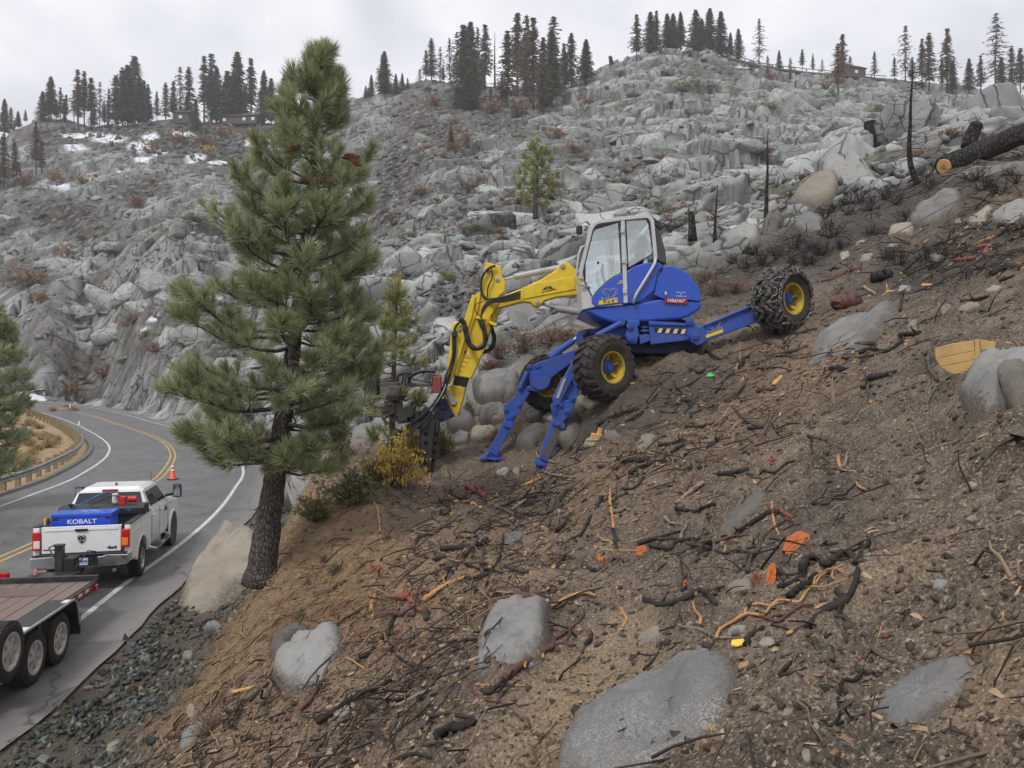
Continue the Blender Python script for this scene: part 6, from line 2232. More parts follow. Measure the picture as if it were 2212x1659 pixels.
def tuft_mesh(seed, n=115, L=0.225, w=0.0068, spread=1.0, along=0.16):
 q = np.random.default_rng(seed)
 V_, F_, T_ = [], [], []
 for i in range(n):
  s = q.random() ** 0.7
  az = q.random() * 2 * PI
  ang = (0.22 + 0.95 * (1 - s) + 0.16 * q.standard_normal()) * spread
  l = L * (0.72 + 0.38 * q.random())
  base = np.array([0, 0, -along * (1 - s)])
  d = np.array([math.cos(az) * math.sin(ang), math.sin(az) * math.sin(ang), math.cos(ang)])
  sd = np.cross(d, q.standard_normal(3))
  sd /= np.linalg.norm(sd)
  m_ = base + d * l * 0.55
  tip = base + d * l + np.array([0, 0, -0.10 * l]) * (ang > 0.5)
  b = len(V_)
  V_ += [base - sd * w * 0.35, base + sd * w * 0.35, m_ + sd * w * 0.5, tip, m_ - sd * w * 0.5]
  F_ += [(b, b + 1, b + 2), (b, b + 2, b + 4), (b + 4, b + 2, b + 3)]
  tn = q.random()
  T_ += [tn] * 5
 return np.array(V_), np.array(F_), np.array(T_)


TUFTS = [tuft_mesh(40 + i) for i in range(7)]


def place_mesh(vs, loc, dirv, roll, sc):
 z = Vector(dirv).normalized()
 qt = z.to_track_quat('Z', 'Y') @ Euler((0, 0, roll)).to_quaternion()
 return np.asarray(vs) * sc @ np.array(qt.to_matrix()).T + np.array(loc)


def pine(name, label, trunk, radii, env_y, env_l, env_r, d0, seed, whorl, nb, tuft_scale=1.0, n_obj=300, step=0.17, needles='needles', bark='bark', cone_px=(), up=0.5, tsides=18,
 y_lo=None, dens=1.0, tufts=None, group=None, cat='pine tree'):
 """trunk: photo points with depth d0; the crown fills the traced width at each height, round in plan"""
 q = random.Random(seed)
 tufts = tufts or TUFTS
 tp = [W(a, b, d0) for a, b in trunk]
 g = H(tp[0].x, tp[0].y)
 root = thing(name, label, cat, (tp[0].x, tp[0].y, min(g, tp[0].z)), 0, group)
 O = root.location.copy()
 arr = catmull([tuple(p) for p in tp], 0.12)
 zs = np.array([p[2] for p in arr])
 rad = np.interp(zs, [p.z for p in tp], radii)
 m = MB()
 pts = [Vector(p) for p in arr]
 m.tube(pts, [float(r) for r in rad], tsides)
 for i in range(len(m.v)):                                  # bark relief
  v = Vector(m.v[i])
  k = noise_(v * 9) * 0.10 + noise_(Vector((v.x * 22, v.y * 22, v.z * 7))) * 0.10
  c = pts[min(i // tsides, len(pts) - 1)]
  m.v[i] = tuple(c + (v - c) * (1 + k + (0.25 if i // tsides == 0 else 0.12 if i // tsides == 1 else 0)))
 m.build('trunk', M[bark], root, world=True, smooth=True)
 mpd = KD * d0 / FPX

 def trunk_at(y):
  ty = [p[1] for p in trunk]
  tx = [p[0] for p in trunk]
  x = np.interp(-y, [-a for a in ty], tx)
  return x
 top_y, bot_y = trunk[-1][1], (y_lo or env_y[-1])
 spots = []
 y = bot_y
 nbr = 0
 while y > top_y + 12:
  frac = (bot_y - y) / (bot_y - top_y)
  n_ = nb if frac < 0.85 else max(3, nb - 1)
  a0 = q.uniform(0, 2 * PI)
  for k in range(n_):
   az = a0 + 2 * PI * k / n_ + q.uniform(-0.25, 0.25)
   yt = y + q.uniform(-0.5, 0.5) * whorl
   tx = trunk_at(yt)
   wl = max(4, tx - np.interp(yt, env_y, env_l))
   wr = max(4, np.interp(yt, env_y, env_r) - tx)
   side = math.cos(az)
   wdt = (wr if side > 0 else wl) * abs(side) + 0.5 * (wl + wr) * (1 - abs(side))
   if q.random() < 0.08:
    continue
   Lm = wdt * mpd * q.uniform(0.66, 1.03) - 0.10 * tuft_scale
   if Lm < 0.05:
    Lm = 0.05
   rise = Lm * (up * (0.25 + 1.1 * frac) + q.uniform(-0.12, 0.12))
   base = W(trunk_at(yt + rise / mpd * 0.7), min(yt + rise / mpd * 0.7, trunk[0][1]), d0)
   dr = Vector((math.cos(az), math.sin(az), 0))
   br = []
   sag = 0.10 * Lm * (1 - frac)
   bend = Vector((-math.sin(az), math.cos(az), 0)) * q.uniform(-0.15, 0.15) * Lm
   for i in range(7):
    f = i / 6
    br.append(base + dr * Lm * f + Vector((0, 0, rise * f ** 1.7 - sag * math.sin(f * PI))) + bend * math.sin(f * PI) + Vector((q.gauss(0, .012), q.gauss(0, .012), q.gauss(0, .012))) * Lm)
   r0 = 0.012 + 0.013 * Lm
   bm_ = MB()
   bm_.tube(br, [max(0.004, r0 * (1 - 0.8 * i / 6)) for i in range(7)], 6)
   P = [np.array(p) for p in br]
   carr = catmull([tuple(p) for p in br], 0.03)
   n_t = max(2, int(Lm / step * dens))
   spots.append((Vector(carr[-1]), (br[-1] - br[-3]).normalized() * 0.75 + Vector((0, 0, 0.45 + 0.4 * frac))))
   for j in range(n_t):
    f = 0.28 + 0.70 * (j + q.random()) / n_t
    p = Vector(carr[min(len(carr) - 1, int(f * (len(carr) - 1)))])
    t_ = (br[min(6, int(f * 6) + 1)] - br[int(f * 6)]).normalized()
    sdv = Vector((-t_.y, t_.x, 0)) * (1 if j % 2 else -1)
    d_ = (t_ * q.uniform(0.5, 0.9) + sdv * q.uniform(0.4, 0.9) + Vector((0, 0, q.uniform(0.05, 0.55)))).normalized()
    tl = q.uniform(0.10, 0.30) * (0.6 + 0.5 * (1 - f)) * min(1.6, 0.5 + Lm) * (tuft_scale if tuft_scale < 1.2 else 1)
    e = p + d_ * tl
    bm_.tube([p, p + d_ * tl * 0.5 + Vector((0, 0, 0.01)), e], [0.008, 0.006, 0.004], 4)
    spots.append((e, d_ + Vector((0, 0, 0.25 + 0.25 * frac))))
    if q.random() < 0.45 and tl > 0.12:
     e2 = p + d_ * tl * 0.5 + Vector((q.uniform(-.1, .1), q.uniform(-.1, .1), 0.10)) * tuft_scale
     spots.append((e2, (e2 - p).normalized() + Vector((0, 0, 0.3))))
   bm_.build('branch', M['bark_grey'], root, world=True, smooth=True)
   nbr += 1
  y -= whorl * q.uniform(0.85, 1.15) * (0.55 if frac > 0.8 else 1)
 tipd = (Vector(tp[-1]) - Vector(tp[-2])).normalized()
 spots.append((Vector(tp[-1]), tipd))
 for k in range(5):
  spots.append((Vector(tp[-1]) - tipd * (0.10 + 0.20 * k) * tuft_scale, tipd + Vector((q.uniform(-.7, .7), q.uniform(-.7, .7), 0.3))))
 # nearest tufts stand as parts, the rest as one mass
 spots.sort(key=lambda s_: (s_[0].y + q.uniform(0, 0.5)))
 tme = []
 for (vs, fs, tt) in tufts:
  me = np_mesh('needle_tuft', vs, fs, {'tone': tt})
  me.materials.append(M[needles])
  tme.append(me)
 for (p, d_) in spots[:n_obj]:
  o = bpy.data.objects.new('needle_tuft', q.choice(tme))
  COL.objects.link(o)
  o.parent = root
  o.location = p - O
  qt = Vector(d_).normalized().to_track_quat('Z', 'Y') @ Euler((0, 0, q.uniform(0, 6.28))).to_quaternion()
  o.rotation_euler = qt.to_euler()
  s_ = tuft_scale * q.uniform(0.82, 1.18)
  o.scale = (s_, s_, s_)
 if len(spots) > n_obj:
  vv, ff, tt_, off = [], [], [], 0
  for (p, d_) in spots[n_obj:]:
   vs, fs, tt = q.choice(tufts)
   w_ = place_mesh(vs, p - O, d_, q.uniform(0, 6.28), tuft_scale * q.uniform(0.82, 1.18))
   vv.append(w_), ff.append(fs + off), tt_.append(np.clip(tt * 0.8 + q.uniform(0, 0.3), 0, 1))
   off += len(vs)
  o = link_mesh('inner_needles', np_mesh('inner_needles', np.concatenate(vv), np.concatenate(ff), {'tone': np.concatenate(tt_)}), M[needles], root)
  o['kind'] = 'stuff'
 for (a, b, ln, an) in cone_px:
  c = W(a, b, d0 - 0.55)
  pm = MB()
  for i in range(9):
   f = i / 8
   r_ = 0.052 * math.sin(PI * (0.12 + 0.80 * f)) ** 0.8 * ln
   for k in range(8):
    a2 = 2 * PI * (k + 0.5 * (i % 2)) / 8
    ax = Vector((math.cos(an), 0, math.sin(an)))
    u = ax.cross(Vector((0, 1, 0))).normalized()
    v_ = ax.cross(u)
    o_ = u * math.cos(a2) + v_ * math.sin(a2)
    cc = c + ax * (f - 0.5) * 0.15 * ln
    pm.prism([cc + o_ * r_ * 0.3 + ax * 0.012, cc + o_ * r_ * 0.3 - ax * 0.012, cc + o_ * r_ * 1.05 + ax * 0.022], (u * math.sin(a2) - v_ * math.cos(a2)) * 0.012)
  pm.build('pine_cone', M['cone_brown'], root, world=True)
 return root, len(spots), nbr


def noise_(v):
 from mathutils import noise as nz_
 return nz_.noise(v)


EY = [90, 150, 220, 300, 380, 450, 520, 600, 680, 760, 850, 920, 970, 1010, 1032]
EL = [672, 632, 596, 568, 486, 430, 422, 440, 366, 332, 338, 345, 392, 418, 440]
ER = [726, 752, 762, 785, 834, 826, 822, 838, 853, 853, 840, 828, 800, 755, 500]
BIG = pine('big_pine', 'big green pine with dark trunk and cones standing between the road and the excavator',
 [(563, 1262), (572, 1180), (590, 1060), (600, 980), (620, 850), (637, 720), (655, 560), (672, 400), (688, 250), (697, 150), (702, 104)],
 [0.225, 0.20, 0.165, 0.145, 0.125, 0.105, 0.08, 0.055, 0.035, 0.018, 0.01],
 EY, EL, ER, 10.4 * DS, 21, 45, 6, 1.06, 300, 0.165, y_lo=1000, up=0.42,
 cone_px=((752, 338, 1.1, 0.2), (768, 350, 1.0, -0.6), (632, 322, 1.0, 0.2), (568, 440 - 60, 0.9, 0.3), (660, 443 - 55, 1.1, 0.1), (690, 445 - 55, 1.1, -0.1), (715, 395, 1.0, -0.1), (765, 397 - 55, 0.9, 0.4), (505, 382, 0.8, 0.5), (596, 665 - 8, 0.9, 0.2)))
print('big pine', BIG[1:])
TUFT_L = [tuft_mesh(60 + i, 46, 0.22, 0.012) for i in range(4)]
pine('young_pine', 'thin young pine with pale trunk and loose light green needles behind the drill arm',
 [(846, 985), (847, 900), (850, 815), (854, 720), (858, 640), (860, 612)], [0.075, 0.07, 0.055, 0.04, 0.02, 0.01],
 [612, 660, 720, 780, 850, 900, 950], [852, 812, 785, 765, 750, 752, 790], [866, 900, 925, 940, 945, 930, 890], 17.5, 33, 42, 5, 1.15, 60, 0.22, 'needles_young', 'bark_grey', y_lo=930, up=0.25, tsides=8, dens=0.8, tufts=TUFT_L)
pine('roadside_pine', 'dark green pine at the left edge of the view beyond the guard rail',
 [(-40, 1110), (-34, 980), (-30, 850), (-26, 740), (-22, 660)], [0.22, 0.2, 0.15, 0.08, 0.02],
 [672, 720, 780, 850, 900, 960, 1010], [-70, -110, -150, -180, -190, -190, -170], [14, 38, 52, 58, 60, 58, 46], 27.0, 35, 32, 8, 1.5, 80, 0.24, y_lo=1015, up=0.2, tsides=8, tufts=TUFT_L)
TUFT_F = [tuft_mesh(70 + i, 30, 0.24, 0.03, 1.1) for i in range(3)]
pine('hillside_pine', 'single rounded green pine growing on the bare rock behind the boom',
 [(1157, 472), (1157, 430), (1159, 380), (1161, 330), (1161, 300)], [0.30, 0.27, 0.2, 0.10, 0.04],
 [300, 320, 345, 370, 400, 420, 440], [1150, 1128, 1112, 1106, 1102, 1100, 1120], [1172, 1190, 1206, 1212, 1216, 1214, 1195], 72 * DS, 37, 16, 5, 2.5, 60, 0.9, 'needles_young', 'bark', y_lo=435, up=0.25, tsides=7, tufts=TUFT_F, dens=1.2)

# ------------------------------------------------------------------ conifers of the ridge
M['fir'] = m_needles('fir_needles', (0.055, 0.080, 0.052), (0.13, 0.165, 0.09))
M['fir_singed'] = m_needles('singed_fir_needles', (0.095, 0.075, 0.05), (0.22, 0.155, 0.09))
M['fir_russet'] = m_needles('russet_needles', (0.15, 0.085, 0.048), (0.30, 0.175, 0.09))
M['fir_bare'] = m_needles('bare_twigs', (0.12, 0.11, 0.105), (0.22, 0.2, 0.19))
M['char_trunk'] = m_bark('charred_trunk', (0.028, 0.025, 0.024), (0.085, 0.075, 0.07), 0.6)


def conifer_mesh(seed, width, base, levels, dens, ragged, droop=0.35):
 """crown of unit height: tiers of drooping sprays made of small needle faces"""
 q = np.random.default_rng(seed)
 V_, F_, T_ = [], [], []
 for lv in range(levels):
  t = base + (1 - base) * (lv + q.random() * 0.6) / levels
  f = (t - base) / (1 - base)
  nbr = max(3, int(round(7 * dens)))
  a0 = q.random() * 6.28
  r_lv = width * ((1 - f) ** 0.75 * (0.55 + 0.45 * min(1, f * 5 + 0.35))) * (1 - ragged * 0.5 + ragged * q.random())
  for k in range(nbr):
   if q.random() < ragged * 0.45:
    continue
   az = a0 + 6.283 * k / nbr + q.normal() * 0.2
   L = r_lv * (0.65 + 0.45 * q.random())
   nseg = max(2, int(3 + L / width * 6 * dens))
   for s in range(nseg):
    u = (s + q.random()) / nseg
    c = np.array([math.cos(az) * L * u, math.sin(az) * L * u, t - droop * L * u * (0.6 + u * 0.6) + 0.006])
    for h in range(2):
     sz = (0.012 + 0.014 * q.random()) * (1.15 - 0.4 * u)
     d = np.array([math.cos(az + q.normal() * 0.8), math.sin(az + q.normal() * 0.8), -0.25 + q.normal() * 0.35])
     d /= np.linalg.norm(d)
     s2 = np.cross(d, q.standard_normal(3))
     s2 /= np.linalg.norm(s2)
     b = len(V_)
     o = c + q.standard_normal(3) * 0.004
     V_ += [o - d * sz * 0.6 - s2 * sz * 0.42, o - d * sz * 0.6 + s2 * sz * 0.42, o + d * sz * 1.2]
     F_.append((b, b + 1, b + 2))
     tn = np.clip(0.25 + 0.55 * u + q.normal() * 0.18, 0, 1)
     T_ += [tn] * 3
 return np_mesh('crown', V_, F_, {'tone': T_})


def trunk_mesh(seed, r=0.013, twigs=0, top=0.97):
 q = random.Random(seed)
 m = MB()
 m.tube([(0, 0, -0.06), (q.gauss(0, .004), q.gauss(0, .004), 0.35), (q.gauss(0, .005), q.gauss(0, .005), 0.7), (0, 0, top)], [r * 1.15, r * 0.9, r * 0.55, r * 0.14], 7)
 for i in range(twigs):
  t = q.uniform(0.18, 0.96)
  az = q.uniform(0, 6.28)
  L = 0.15 * (1.05 - t) * q.uniform(0.5, 1.2) + 0.012
  e = Vector((math.cos(az) * L, math.sin(az) * L, t - L * q.uniform(-0.1, 0.6)))
  p = Vector((0, 0, t))
  m.tube([p, p.lerp(e, 0.5) + Vector((0, 0, 0.01)), e], [0.0028, 0.002, 0.001], 3, caps=False)
  for j in range(3):
   f = q.uniform(0.4, 0.95)
   b = p.lerp(e, f)
   m.tube([b, b + Vector((math.cos(az + q.uniform(-1.2, 1.2)), math.sin(az + q.uniform(-1.2, 1.2)), -0.4)) * L * 0.35], [0.0014, 0.0008], 3, caps=False)
 return m.mesh('trunk')


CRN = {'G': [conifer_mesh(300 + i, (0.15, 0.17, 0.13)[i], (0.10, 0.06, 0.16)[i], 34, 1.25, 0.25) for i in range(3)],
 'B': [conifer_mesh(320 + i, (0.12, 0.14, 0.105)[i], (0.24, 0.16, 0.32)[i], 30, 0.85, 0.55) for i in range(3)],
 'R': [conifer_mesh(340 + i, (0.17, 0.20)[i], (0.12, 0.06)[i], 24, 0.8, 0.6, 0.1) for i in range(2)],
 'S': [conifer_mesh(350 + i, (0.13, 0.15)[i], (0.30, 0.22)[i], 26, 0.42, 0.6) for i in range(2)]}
TRK = {'G': [trunk_mesh(400)], 'B': [trunk_mesh(401, 0.014, 20), trunk_mesh(402, 0.012, 24)], 'R': [trunk_mesh(403, 0.014, 20)], 'S': [trunk_mesh(404, 0.012, 60), trunk_mesh(405, 0.011, 70)],
 'P': [trunk_mesh(406, 0.018, 10, 0.995)]}
FMAT = {'G': 'fir', 'B': 'fir_singed', 'R': 'fir_russet', 'S': 'fir_bare'}
DESC = {'G': 'dense green conifer', 'B': 'singed brown-green conifer', 'R': 'russet burnt conifer', 'S': 'bare grey conifer', 'P': 'black branchless burnt trunk'}
# photo x of the trunk, y of the top, y of the foot, kind
CLUMPS = [
 ('at the left ridge end', [(10, 214, 285, 'G'), (39, 240, 270, 'G'), (55, 237, 262, 'G'), (8, 290, 400, 'B'), (32, 305, 396, 'B'), (78, 263, 372, 'B')]),
 ('in the clump above the snow', [(92, 197, 262, 'G'), (110, 166, 260, 'G'), (131, 189, 262, 'B'), (143, 205, 264, 'B'), (168, 151, 264, 'B'), (182, 155, 272, 'B'), (197, 169, 272, 'B'), (216, 177, 276, 'S'), (234, 185, 276, 'P'),
 (250, 163, 276, 'B'), (265, 147, 272, 'B'), (276, 140, 270, 'G'), (291, 121, 268, 'G'), (310, 176, 264, 'B'), (320, 182, 264, 'B')]),
 ('in the clump round the cabins', [(339, 198, 262, 'B'), (358, 179, 260, 'B'), (375, 176, 260, 'B'), (389, 145, 240, 'S'), (408, 145, 252, 'B'), (423, 214, 290, 'G'), (441, 122, 254, 'B'), (457, 117, 254, 'S'), (468, 145, 257, 'G'),
 (491, 153, 260, 'G'), (513, 114, 260, 'G'), (542, 127, 258, 'B'), (570, 153, 260, 'G'), (586, 169, 260, 'G'), (615, 160, 250, 'G')]),
 ('on the knoll beside the pine top', [(790, 185, 212, 'G'), (802, 162, 211, 'G'), (830, 112, 212, 'G'), (855, 160, 206, 'G'), (869, 158, 194, 'G')]),
 ('in the middle ridge stand', [(920, 109, 178, 'B'), (932, 83, 178, 'B'), (951, 102, 178, 'S'), (971, 83, 180, 'S'), (987, 70, 184, 'S'), (1002, 53, 238, 'G'), (1016, 49, 211, 'G'), (1025, 134, 239, 'B'), (1032, 60, 194, 'S'), (1048, 54, 198, 'B'),
 (1069, 67, 187, 'P'), (1096, 67, 232, 'B'), (1118, 30, 208, 'B'), (1138, 35, 211, 'S'), (1145, 169, 230, 'R'), (1152, 39, 239, 'B'), (1173, 81, 242, 'B'), (1192, 67, 232, 'G'), (1196, 37, 198, 'S'), (1219, 95, 198, 'B'),
 (1234, 72, 194, 'B'), (1266, 86, 184, 'G'), (1060, 190, 236, 'R'), (985, 190, 240, 'R'), (973, 264, 327, 'R')]),
 ('on the granite dome', [(1375, 32, 137, 'B'), (1405, 26, 112, 'G'), (1418, 24, 112, 'B'), (1441, 30, 112, 'G'), (1454, 30, 112, 'G'), (1470, 26, 112, 'G'), (1503, 21, 112, 'G'), (1516, 41, 112, 'G'), (1533, 19, 113, 'G'), (1557, 26, 114, 'G'),
             (1578, 71, 120, 'G'), (1595, 62, 126, 'G'), (1640, 41, 143, 'S'), (1425, 85, 118, 'R'), (1486, 85, 114, 'R')]),
 ('along the wooden flume', [(1658, 120, 165, 'R'), (1683, 109, 148, 'G'), (1707, 124, 176, 'R'), (1733, 107, 154, 'B'), (1756, 116, 156, 'B'), (1776, 127, 156, 'R'), (1810, 94, 195, 'R'), (1820, 75, 187, 'B'), (1836, 120, 162, 'R'), (1889, 111, 165, 'B')]),
 ('at the right ridge end', [(1932, 124, 174, 'B'), (1956, 56, 182, 'S'), (1971, 124, 186, 'B'), (1992, 84, 190, 'B'), (2007, 71, 192, 'B'), (2035, 124, 196, 'B'), (2046, 62, 198, 'B'), (2058, 131, 200, 'G'), (2093, 127, 200, 'G'), (2118, 120, 206, 'B'),
 (2151, 30, 188, 'S'), (2163, 124, 204, 'G'), (2185, 99, 190, 'B'), (2204, 105, 196, 'B'), (2225, 90, 205, 'B')])]
ORD = ['first', 'second', 'third', 'fourth', 'fifth', 'sixth', 'seventh', 'eighth', 'ninth', 'tenth', 'eleventh', 'twelfth', 'thirteenth', 'fourteenth', 'fifteenth', 'sixteenth', 'seventeenth', 'eighteenth', 'nineteenth', 'twentieth',
 '21st', '22nd', '23rd', '24th', '25th', '26th', '27th', '28th']
qt_ = random.Random(8)
for where, lst in CLUMPS:
 lst = sorted(lst + [(x + qt_.uniform(-15, 15), yt + qt_.uniform(0.2, 0.65) * (yb - yt), yb + 1, qt_.choice('BBRSG')) for (x, yt, yb, k) in lst if x < 1300 and qt_.random() < 0.85])
 cnt = {}
 tot = {}
 for a in lst:
  tot[a[3]] = tot.get(a[3], 0) + 1
 for (x, yt, yb, k) in lst:
  ry = np.interp(x * KD, _rx, _ry) / KD
  if yb > ry + 4:
   p = gp(x, yb, 60)
  else:
   dd = np.interp(x * KD, _rdx, _rdd) * 0.99
   p = W(x, yb, dd)
   p.z = min(H(p.x, p.y), p.z + 4)
  hgt = CAMZ - (yt * KD - 384) / FPX * p.y - p.z
  hgt = max(4.0, min(hgt, 52))
  i = cnt.get(k, 0)
  cnt[k] = i + 1
  lab = DESC[k] + ' ' + where if tot[k] == 1 else ORD[i] + ' ' + DESC[k] + ' from left ' + where
  tr_ = thing('conifer', lab, 'tree', p, qt_.uniform(0, 6.28), 'conifers of the ridge')
  w_ = qt_.uniform(1.55, 2.1) * hgt
  tm = qt_.choice(TRK[k])
  o = link_mesh('trunk', tm, M['char_trunk'], tr_)
  o.scale = (hgt * 0.9, hgt * 0.9, hgt)
  if k != 'P':
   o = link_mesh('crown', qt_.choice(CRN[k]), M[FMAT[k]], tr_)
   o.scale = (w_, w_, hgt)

# ------------------------------------------------------------------ burnt trunks on the near crest
def burnt_tree(label, pts, d, r0, r1, twigs, seed, tl=0.5, name='burnt_tree', twr=0.010):
 q = random.Random(seed)
 P = [W(a, b, d) for a, b in pts]
 t_ = thing(name, label, 'burnt tree', P[0], 0)
 arr = catmull([tuple(p) for p in P], 0.1)
 n = len(arr)
 m = MB()
 m.tube([Vector(p) for p in arr], [(r0 + (r1 - r0) * (i / (n - 1)) ** 0.8) * (1 + 0.08 * noise_(Vector((i * .6, seed, 0)))) for i in range(n)], 10)
 m.build('trunk', M['char_trunk'], t_, world=True, smooth=True)
 tw = MB()
 for k in range(twigs):
  f = q.uniform(0.25, 0.98)
  p = Vector(arr[int(f * (n - 1))])
  az = q.uniform(0, 6.28)
  L = tl * (1.15 - f) * q.uniform(0.4, 1.2)
  e = p + Vector((math.cos(az) * L, math.sin(az) * L, L * q.uniform(-0.35, 0.35)))
  m_ = p.lerp(e, 0.5) + Vector((0, 0, -0.06 * L))
  tw.tube([p, m_, e], [twr, twr * .7, twr * .35], 4, caps=False)
  for j in range(4):
   b = p.lerp(e, q.uniform(0.3, 0.95))
   tw.tube([b, b + Vector((math.cos(az + q.uniform(-1.2, 1.2)), math.sin(az + q.uniform(-1.2, 1.2)), q.uniform(-0.5, 0.3))) * L * 0.3], [twr * .45, twr * .25], 3, caps=False)
 if twigs:
  tw.build('twigs', M['char_trunk'], t_, world=True)
 return t_


burnt_tree('leaning burnt sapling with bare twigs below the big charred log', [(1985, 402), (1975, 380), (1967, 356), (1964, 320), (1966, 270), (1967, 230), (1970, 180), (1972, 150)], 27.5, 0.125, 0.02, 60, 1, 1.9)
burnt_tree('thick broken grey snag left of the leaning burnt sapling', [(1886, 368), (1882, 345), (1881, 310), (1880, 280), (1879, 263)], 46, 0.46, 0.34, 0, 2)
burnt_tree('tall thin black sapling right of the cab', [(1655, 470), (1656, 420), (1658, 370), (1658, 320), (1659, 283)], 31, 0.10, 0.015, 26, 3, 1.0)
burnt_tree('short thin black sapling just right of the cab', [(1543, 538), (1545, 480), (1548, 430), (1550, 400)], 27, 0.075, 0.012, 26, 4, 0.9)
burnt_tree('stubby black burnt stump just behind the cab', [(1496, 520), (1495, 490), (1493, 458)], 27, 0.17, 0.10, 0, 5, name='burnt_stump')
burnt_tree('thin dead pole standing on the ridge rocks left of the dome trees', [(1322, 143), (1320, 132), (1318, 122)], 255, 0.9, 0.6, 0, 6)
# ------------------------------------------------------------------ labels by neighbours

def GZ(x, y):
 return 1382.6 + x * 0.37502, 1036.9 + y * 0.37502


def FZ(x, y):
 return 691.3 + x * 0.37502, 1036.9 + y * 0.37502


def LZ(x, y):
 return x * 0.35158, 1209.7 + y * 0.35158


def EZ(x, y):
 return 1036.9 + x * 0.36453, 432.0 + y * 0.36453


def AZ_(x, y):
 return 777.7 + x * 0.31251, 535.7 + y * 0.31251


def DZ_(x, y):
 return 1555.4 + x * 0.36464, 259.2 + y * 0.36464


def ID(x, y):
 return x, y


# ------------------------------------------------------------------ boulders of the near slope
M['rock_dust'] = m_rock('rock_dust', (0.10, 0.10, 0.102), (0.185, 0.183, 0.178), 4.0, lich=0.0, soot=0.2, warm=0.2, bump=0.4, crack=0.0)
_t = NT.__new__(NT)
_t.t = M['rock_dust'].node_tree
_b = [n for n in _t.t.nodes if n.type == 'BSDF_PRINCIPLED'][0]
_src = _b.inputs['Base Color'].links[0].from_socket
_P = _t.pos()
_f = _t.math('MULTIPLY', _t.ramp(_t.noise(2.2, 5, 0.6, _P), [(0.45, 0.15), (0.62, 1.0)]), _t.ramp(_t.noise(85, 5, 0.75, _P), [(0.46, 0.0), (0.56, 0.6)]))
_t.l(_t.mix(_f, _src, (0.40, 0.385, 0.36)), _b.inputs['Base Color'])
M['rock_pale'] = m_rock('rock_pale', (0.13, 0.13, 0.127), (0.33, 0.325, 0.305), 4.0, lich=0.2, soot=0.4, crack=0.0, warm=0.3, bump=0.45)
M['rock_tan'] = m_rock('rock_tan', (0.13, 0.112, 0.09), (0.33, 0.29, 0.235), 2.5, lich=0.1, soot=0.25, crack=0.0, warm=0.4, bump=0.3)
M['rock_dark'] = m_rock('rock_dark', (0.065, 0.058, 0.052), (0.17, 0.15, 0.13), 3.5, lich=0.1, soot=0.4, crack=0.0, warm=0.3, bump=0.5)
M['rock_dusty'] = m_rock('rock_dusty', (0.13, 0.105, 0.085), (0.33, 0.285, 0.24), 5.0, lich=0.0, soot=0.0, crack=0.0, warm=0.4, bump=0.5)


def slab(fn, outline, hf, mat, desc, seed=0, label=None, sharp=0.6, name='boulder', flat=0.35, tilt=None, n=44, rings=13, dmin=1.3):
 pts = [gp(*fn(a, b), dmin) for a, b in outline]
 C = sum(pts, Vector((0, 0, 0))) / len(pts)
 cl = catmull([tuple(p) for p in pts + [pts[0], pts[1]]], 0.02)
 k0 = max(2, int(len(cl) * len(pts) / (len(pts) + 1)))
 cl = resample3(cl[:k0], n + 1)[:-1]
 nm = (gnormal(C.x, C.y, 0.3) + Vector((0, 0, 0.5))).normalized()
 size = math.sqrt(max(1e-4, sum(((Vector(cl[i]) - C).cross(Vector(cl[(i + 1) % n]) - C)).length / 2 for i in range(n))))
 h = hf * size * (0.54 if C.y < 13.5 else 0.95 if C.y < 22 and C.x < 2.5 else 0.42)
 q = random.Random(seed + int(outline[0][0] * 7 + outline[0][1]))
 cuts = []
 for i in range(9):
  v = Vector((q.gauss(0, 1), q.gauss(0, 1), q.gauss(0, 1)))
  v = (v - nm * v.dot(nm)).normalized() * q.uniform(0.35, 0.9) + nm * q.uniform(0.5, 1.1)
  cuts.append((v.normalized(), q.uniform(0.55, 0.95)))
 sh = Vector((q.uniform(-.2, .2), q.uniform(-.2, .2), 0)) * size
 V_, F_ = [], []
 for r_ in range(rings):
  s = 1.12 - 1.12 * r_ / (rings - 1)
  for j in range(n):
   p0 = Vector(cl[j])
   b = C + (p0 - C) * s
   if s > 1:
    hh = -(s - 1) * 2.2 * h - 0.02
   else:
    hh = h * max(0.0, 1 - s ** (2.0 + flat * 5)) ** sharp
   b = b + nm * hh
   # planar breaks
   for (cv, cd) in cuts:
    lim_ = cd * h * 1.15 + 0.35 * size * cd
    dd = (b - C).dot(cv)
    if dd > lim_ and s < 1.0:
     b = b - cv * (dd - lim_) * 0.8
   kk = noise_(b * (2.2 / size) + Vector((seed, 0, 0))) * 0.09 + noise_(b * (6.5 / size)) * 0.035 + noise_(b * (17 / size)) * 0.012
   b = b + nm * kk * size * (1 if s < 1.02 else 0)
   V_.append(tuple(b - C))
 for r_ in range(rings - 1):
  for j in range(n):
   F_.append((r_ * n + j, r_ * n + (j + 1) % n, (r_ + 1) * n + (j + 1) % n, (r_ + 1) * n + j))
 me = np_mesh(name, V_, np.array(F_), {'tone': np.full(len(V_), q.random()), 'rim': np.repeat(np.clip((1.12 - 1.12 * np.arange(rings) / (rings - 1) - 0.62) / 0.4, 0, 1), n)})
 o = link_mesh(name, me, M[mat], None, C, smooth=True)
 x = sum(fn(a, b)[0] for a, b in outline) / len(outline)
 y = sum(fn(a, b)[1] for a, b in outline) / len(outline)
 tag(o, label or rel_label(desc, x, y), 'rock', 'boulders of the near slope')
 return o


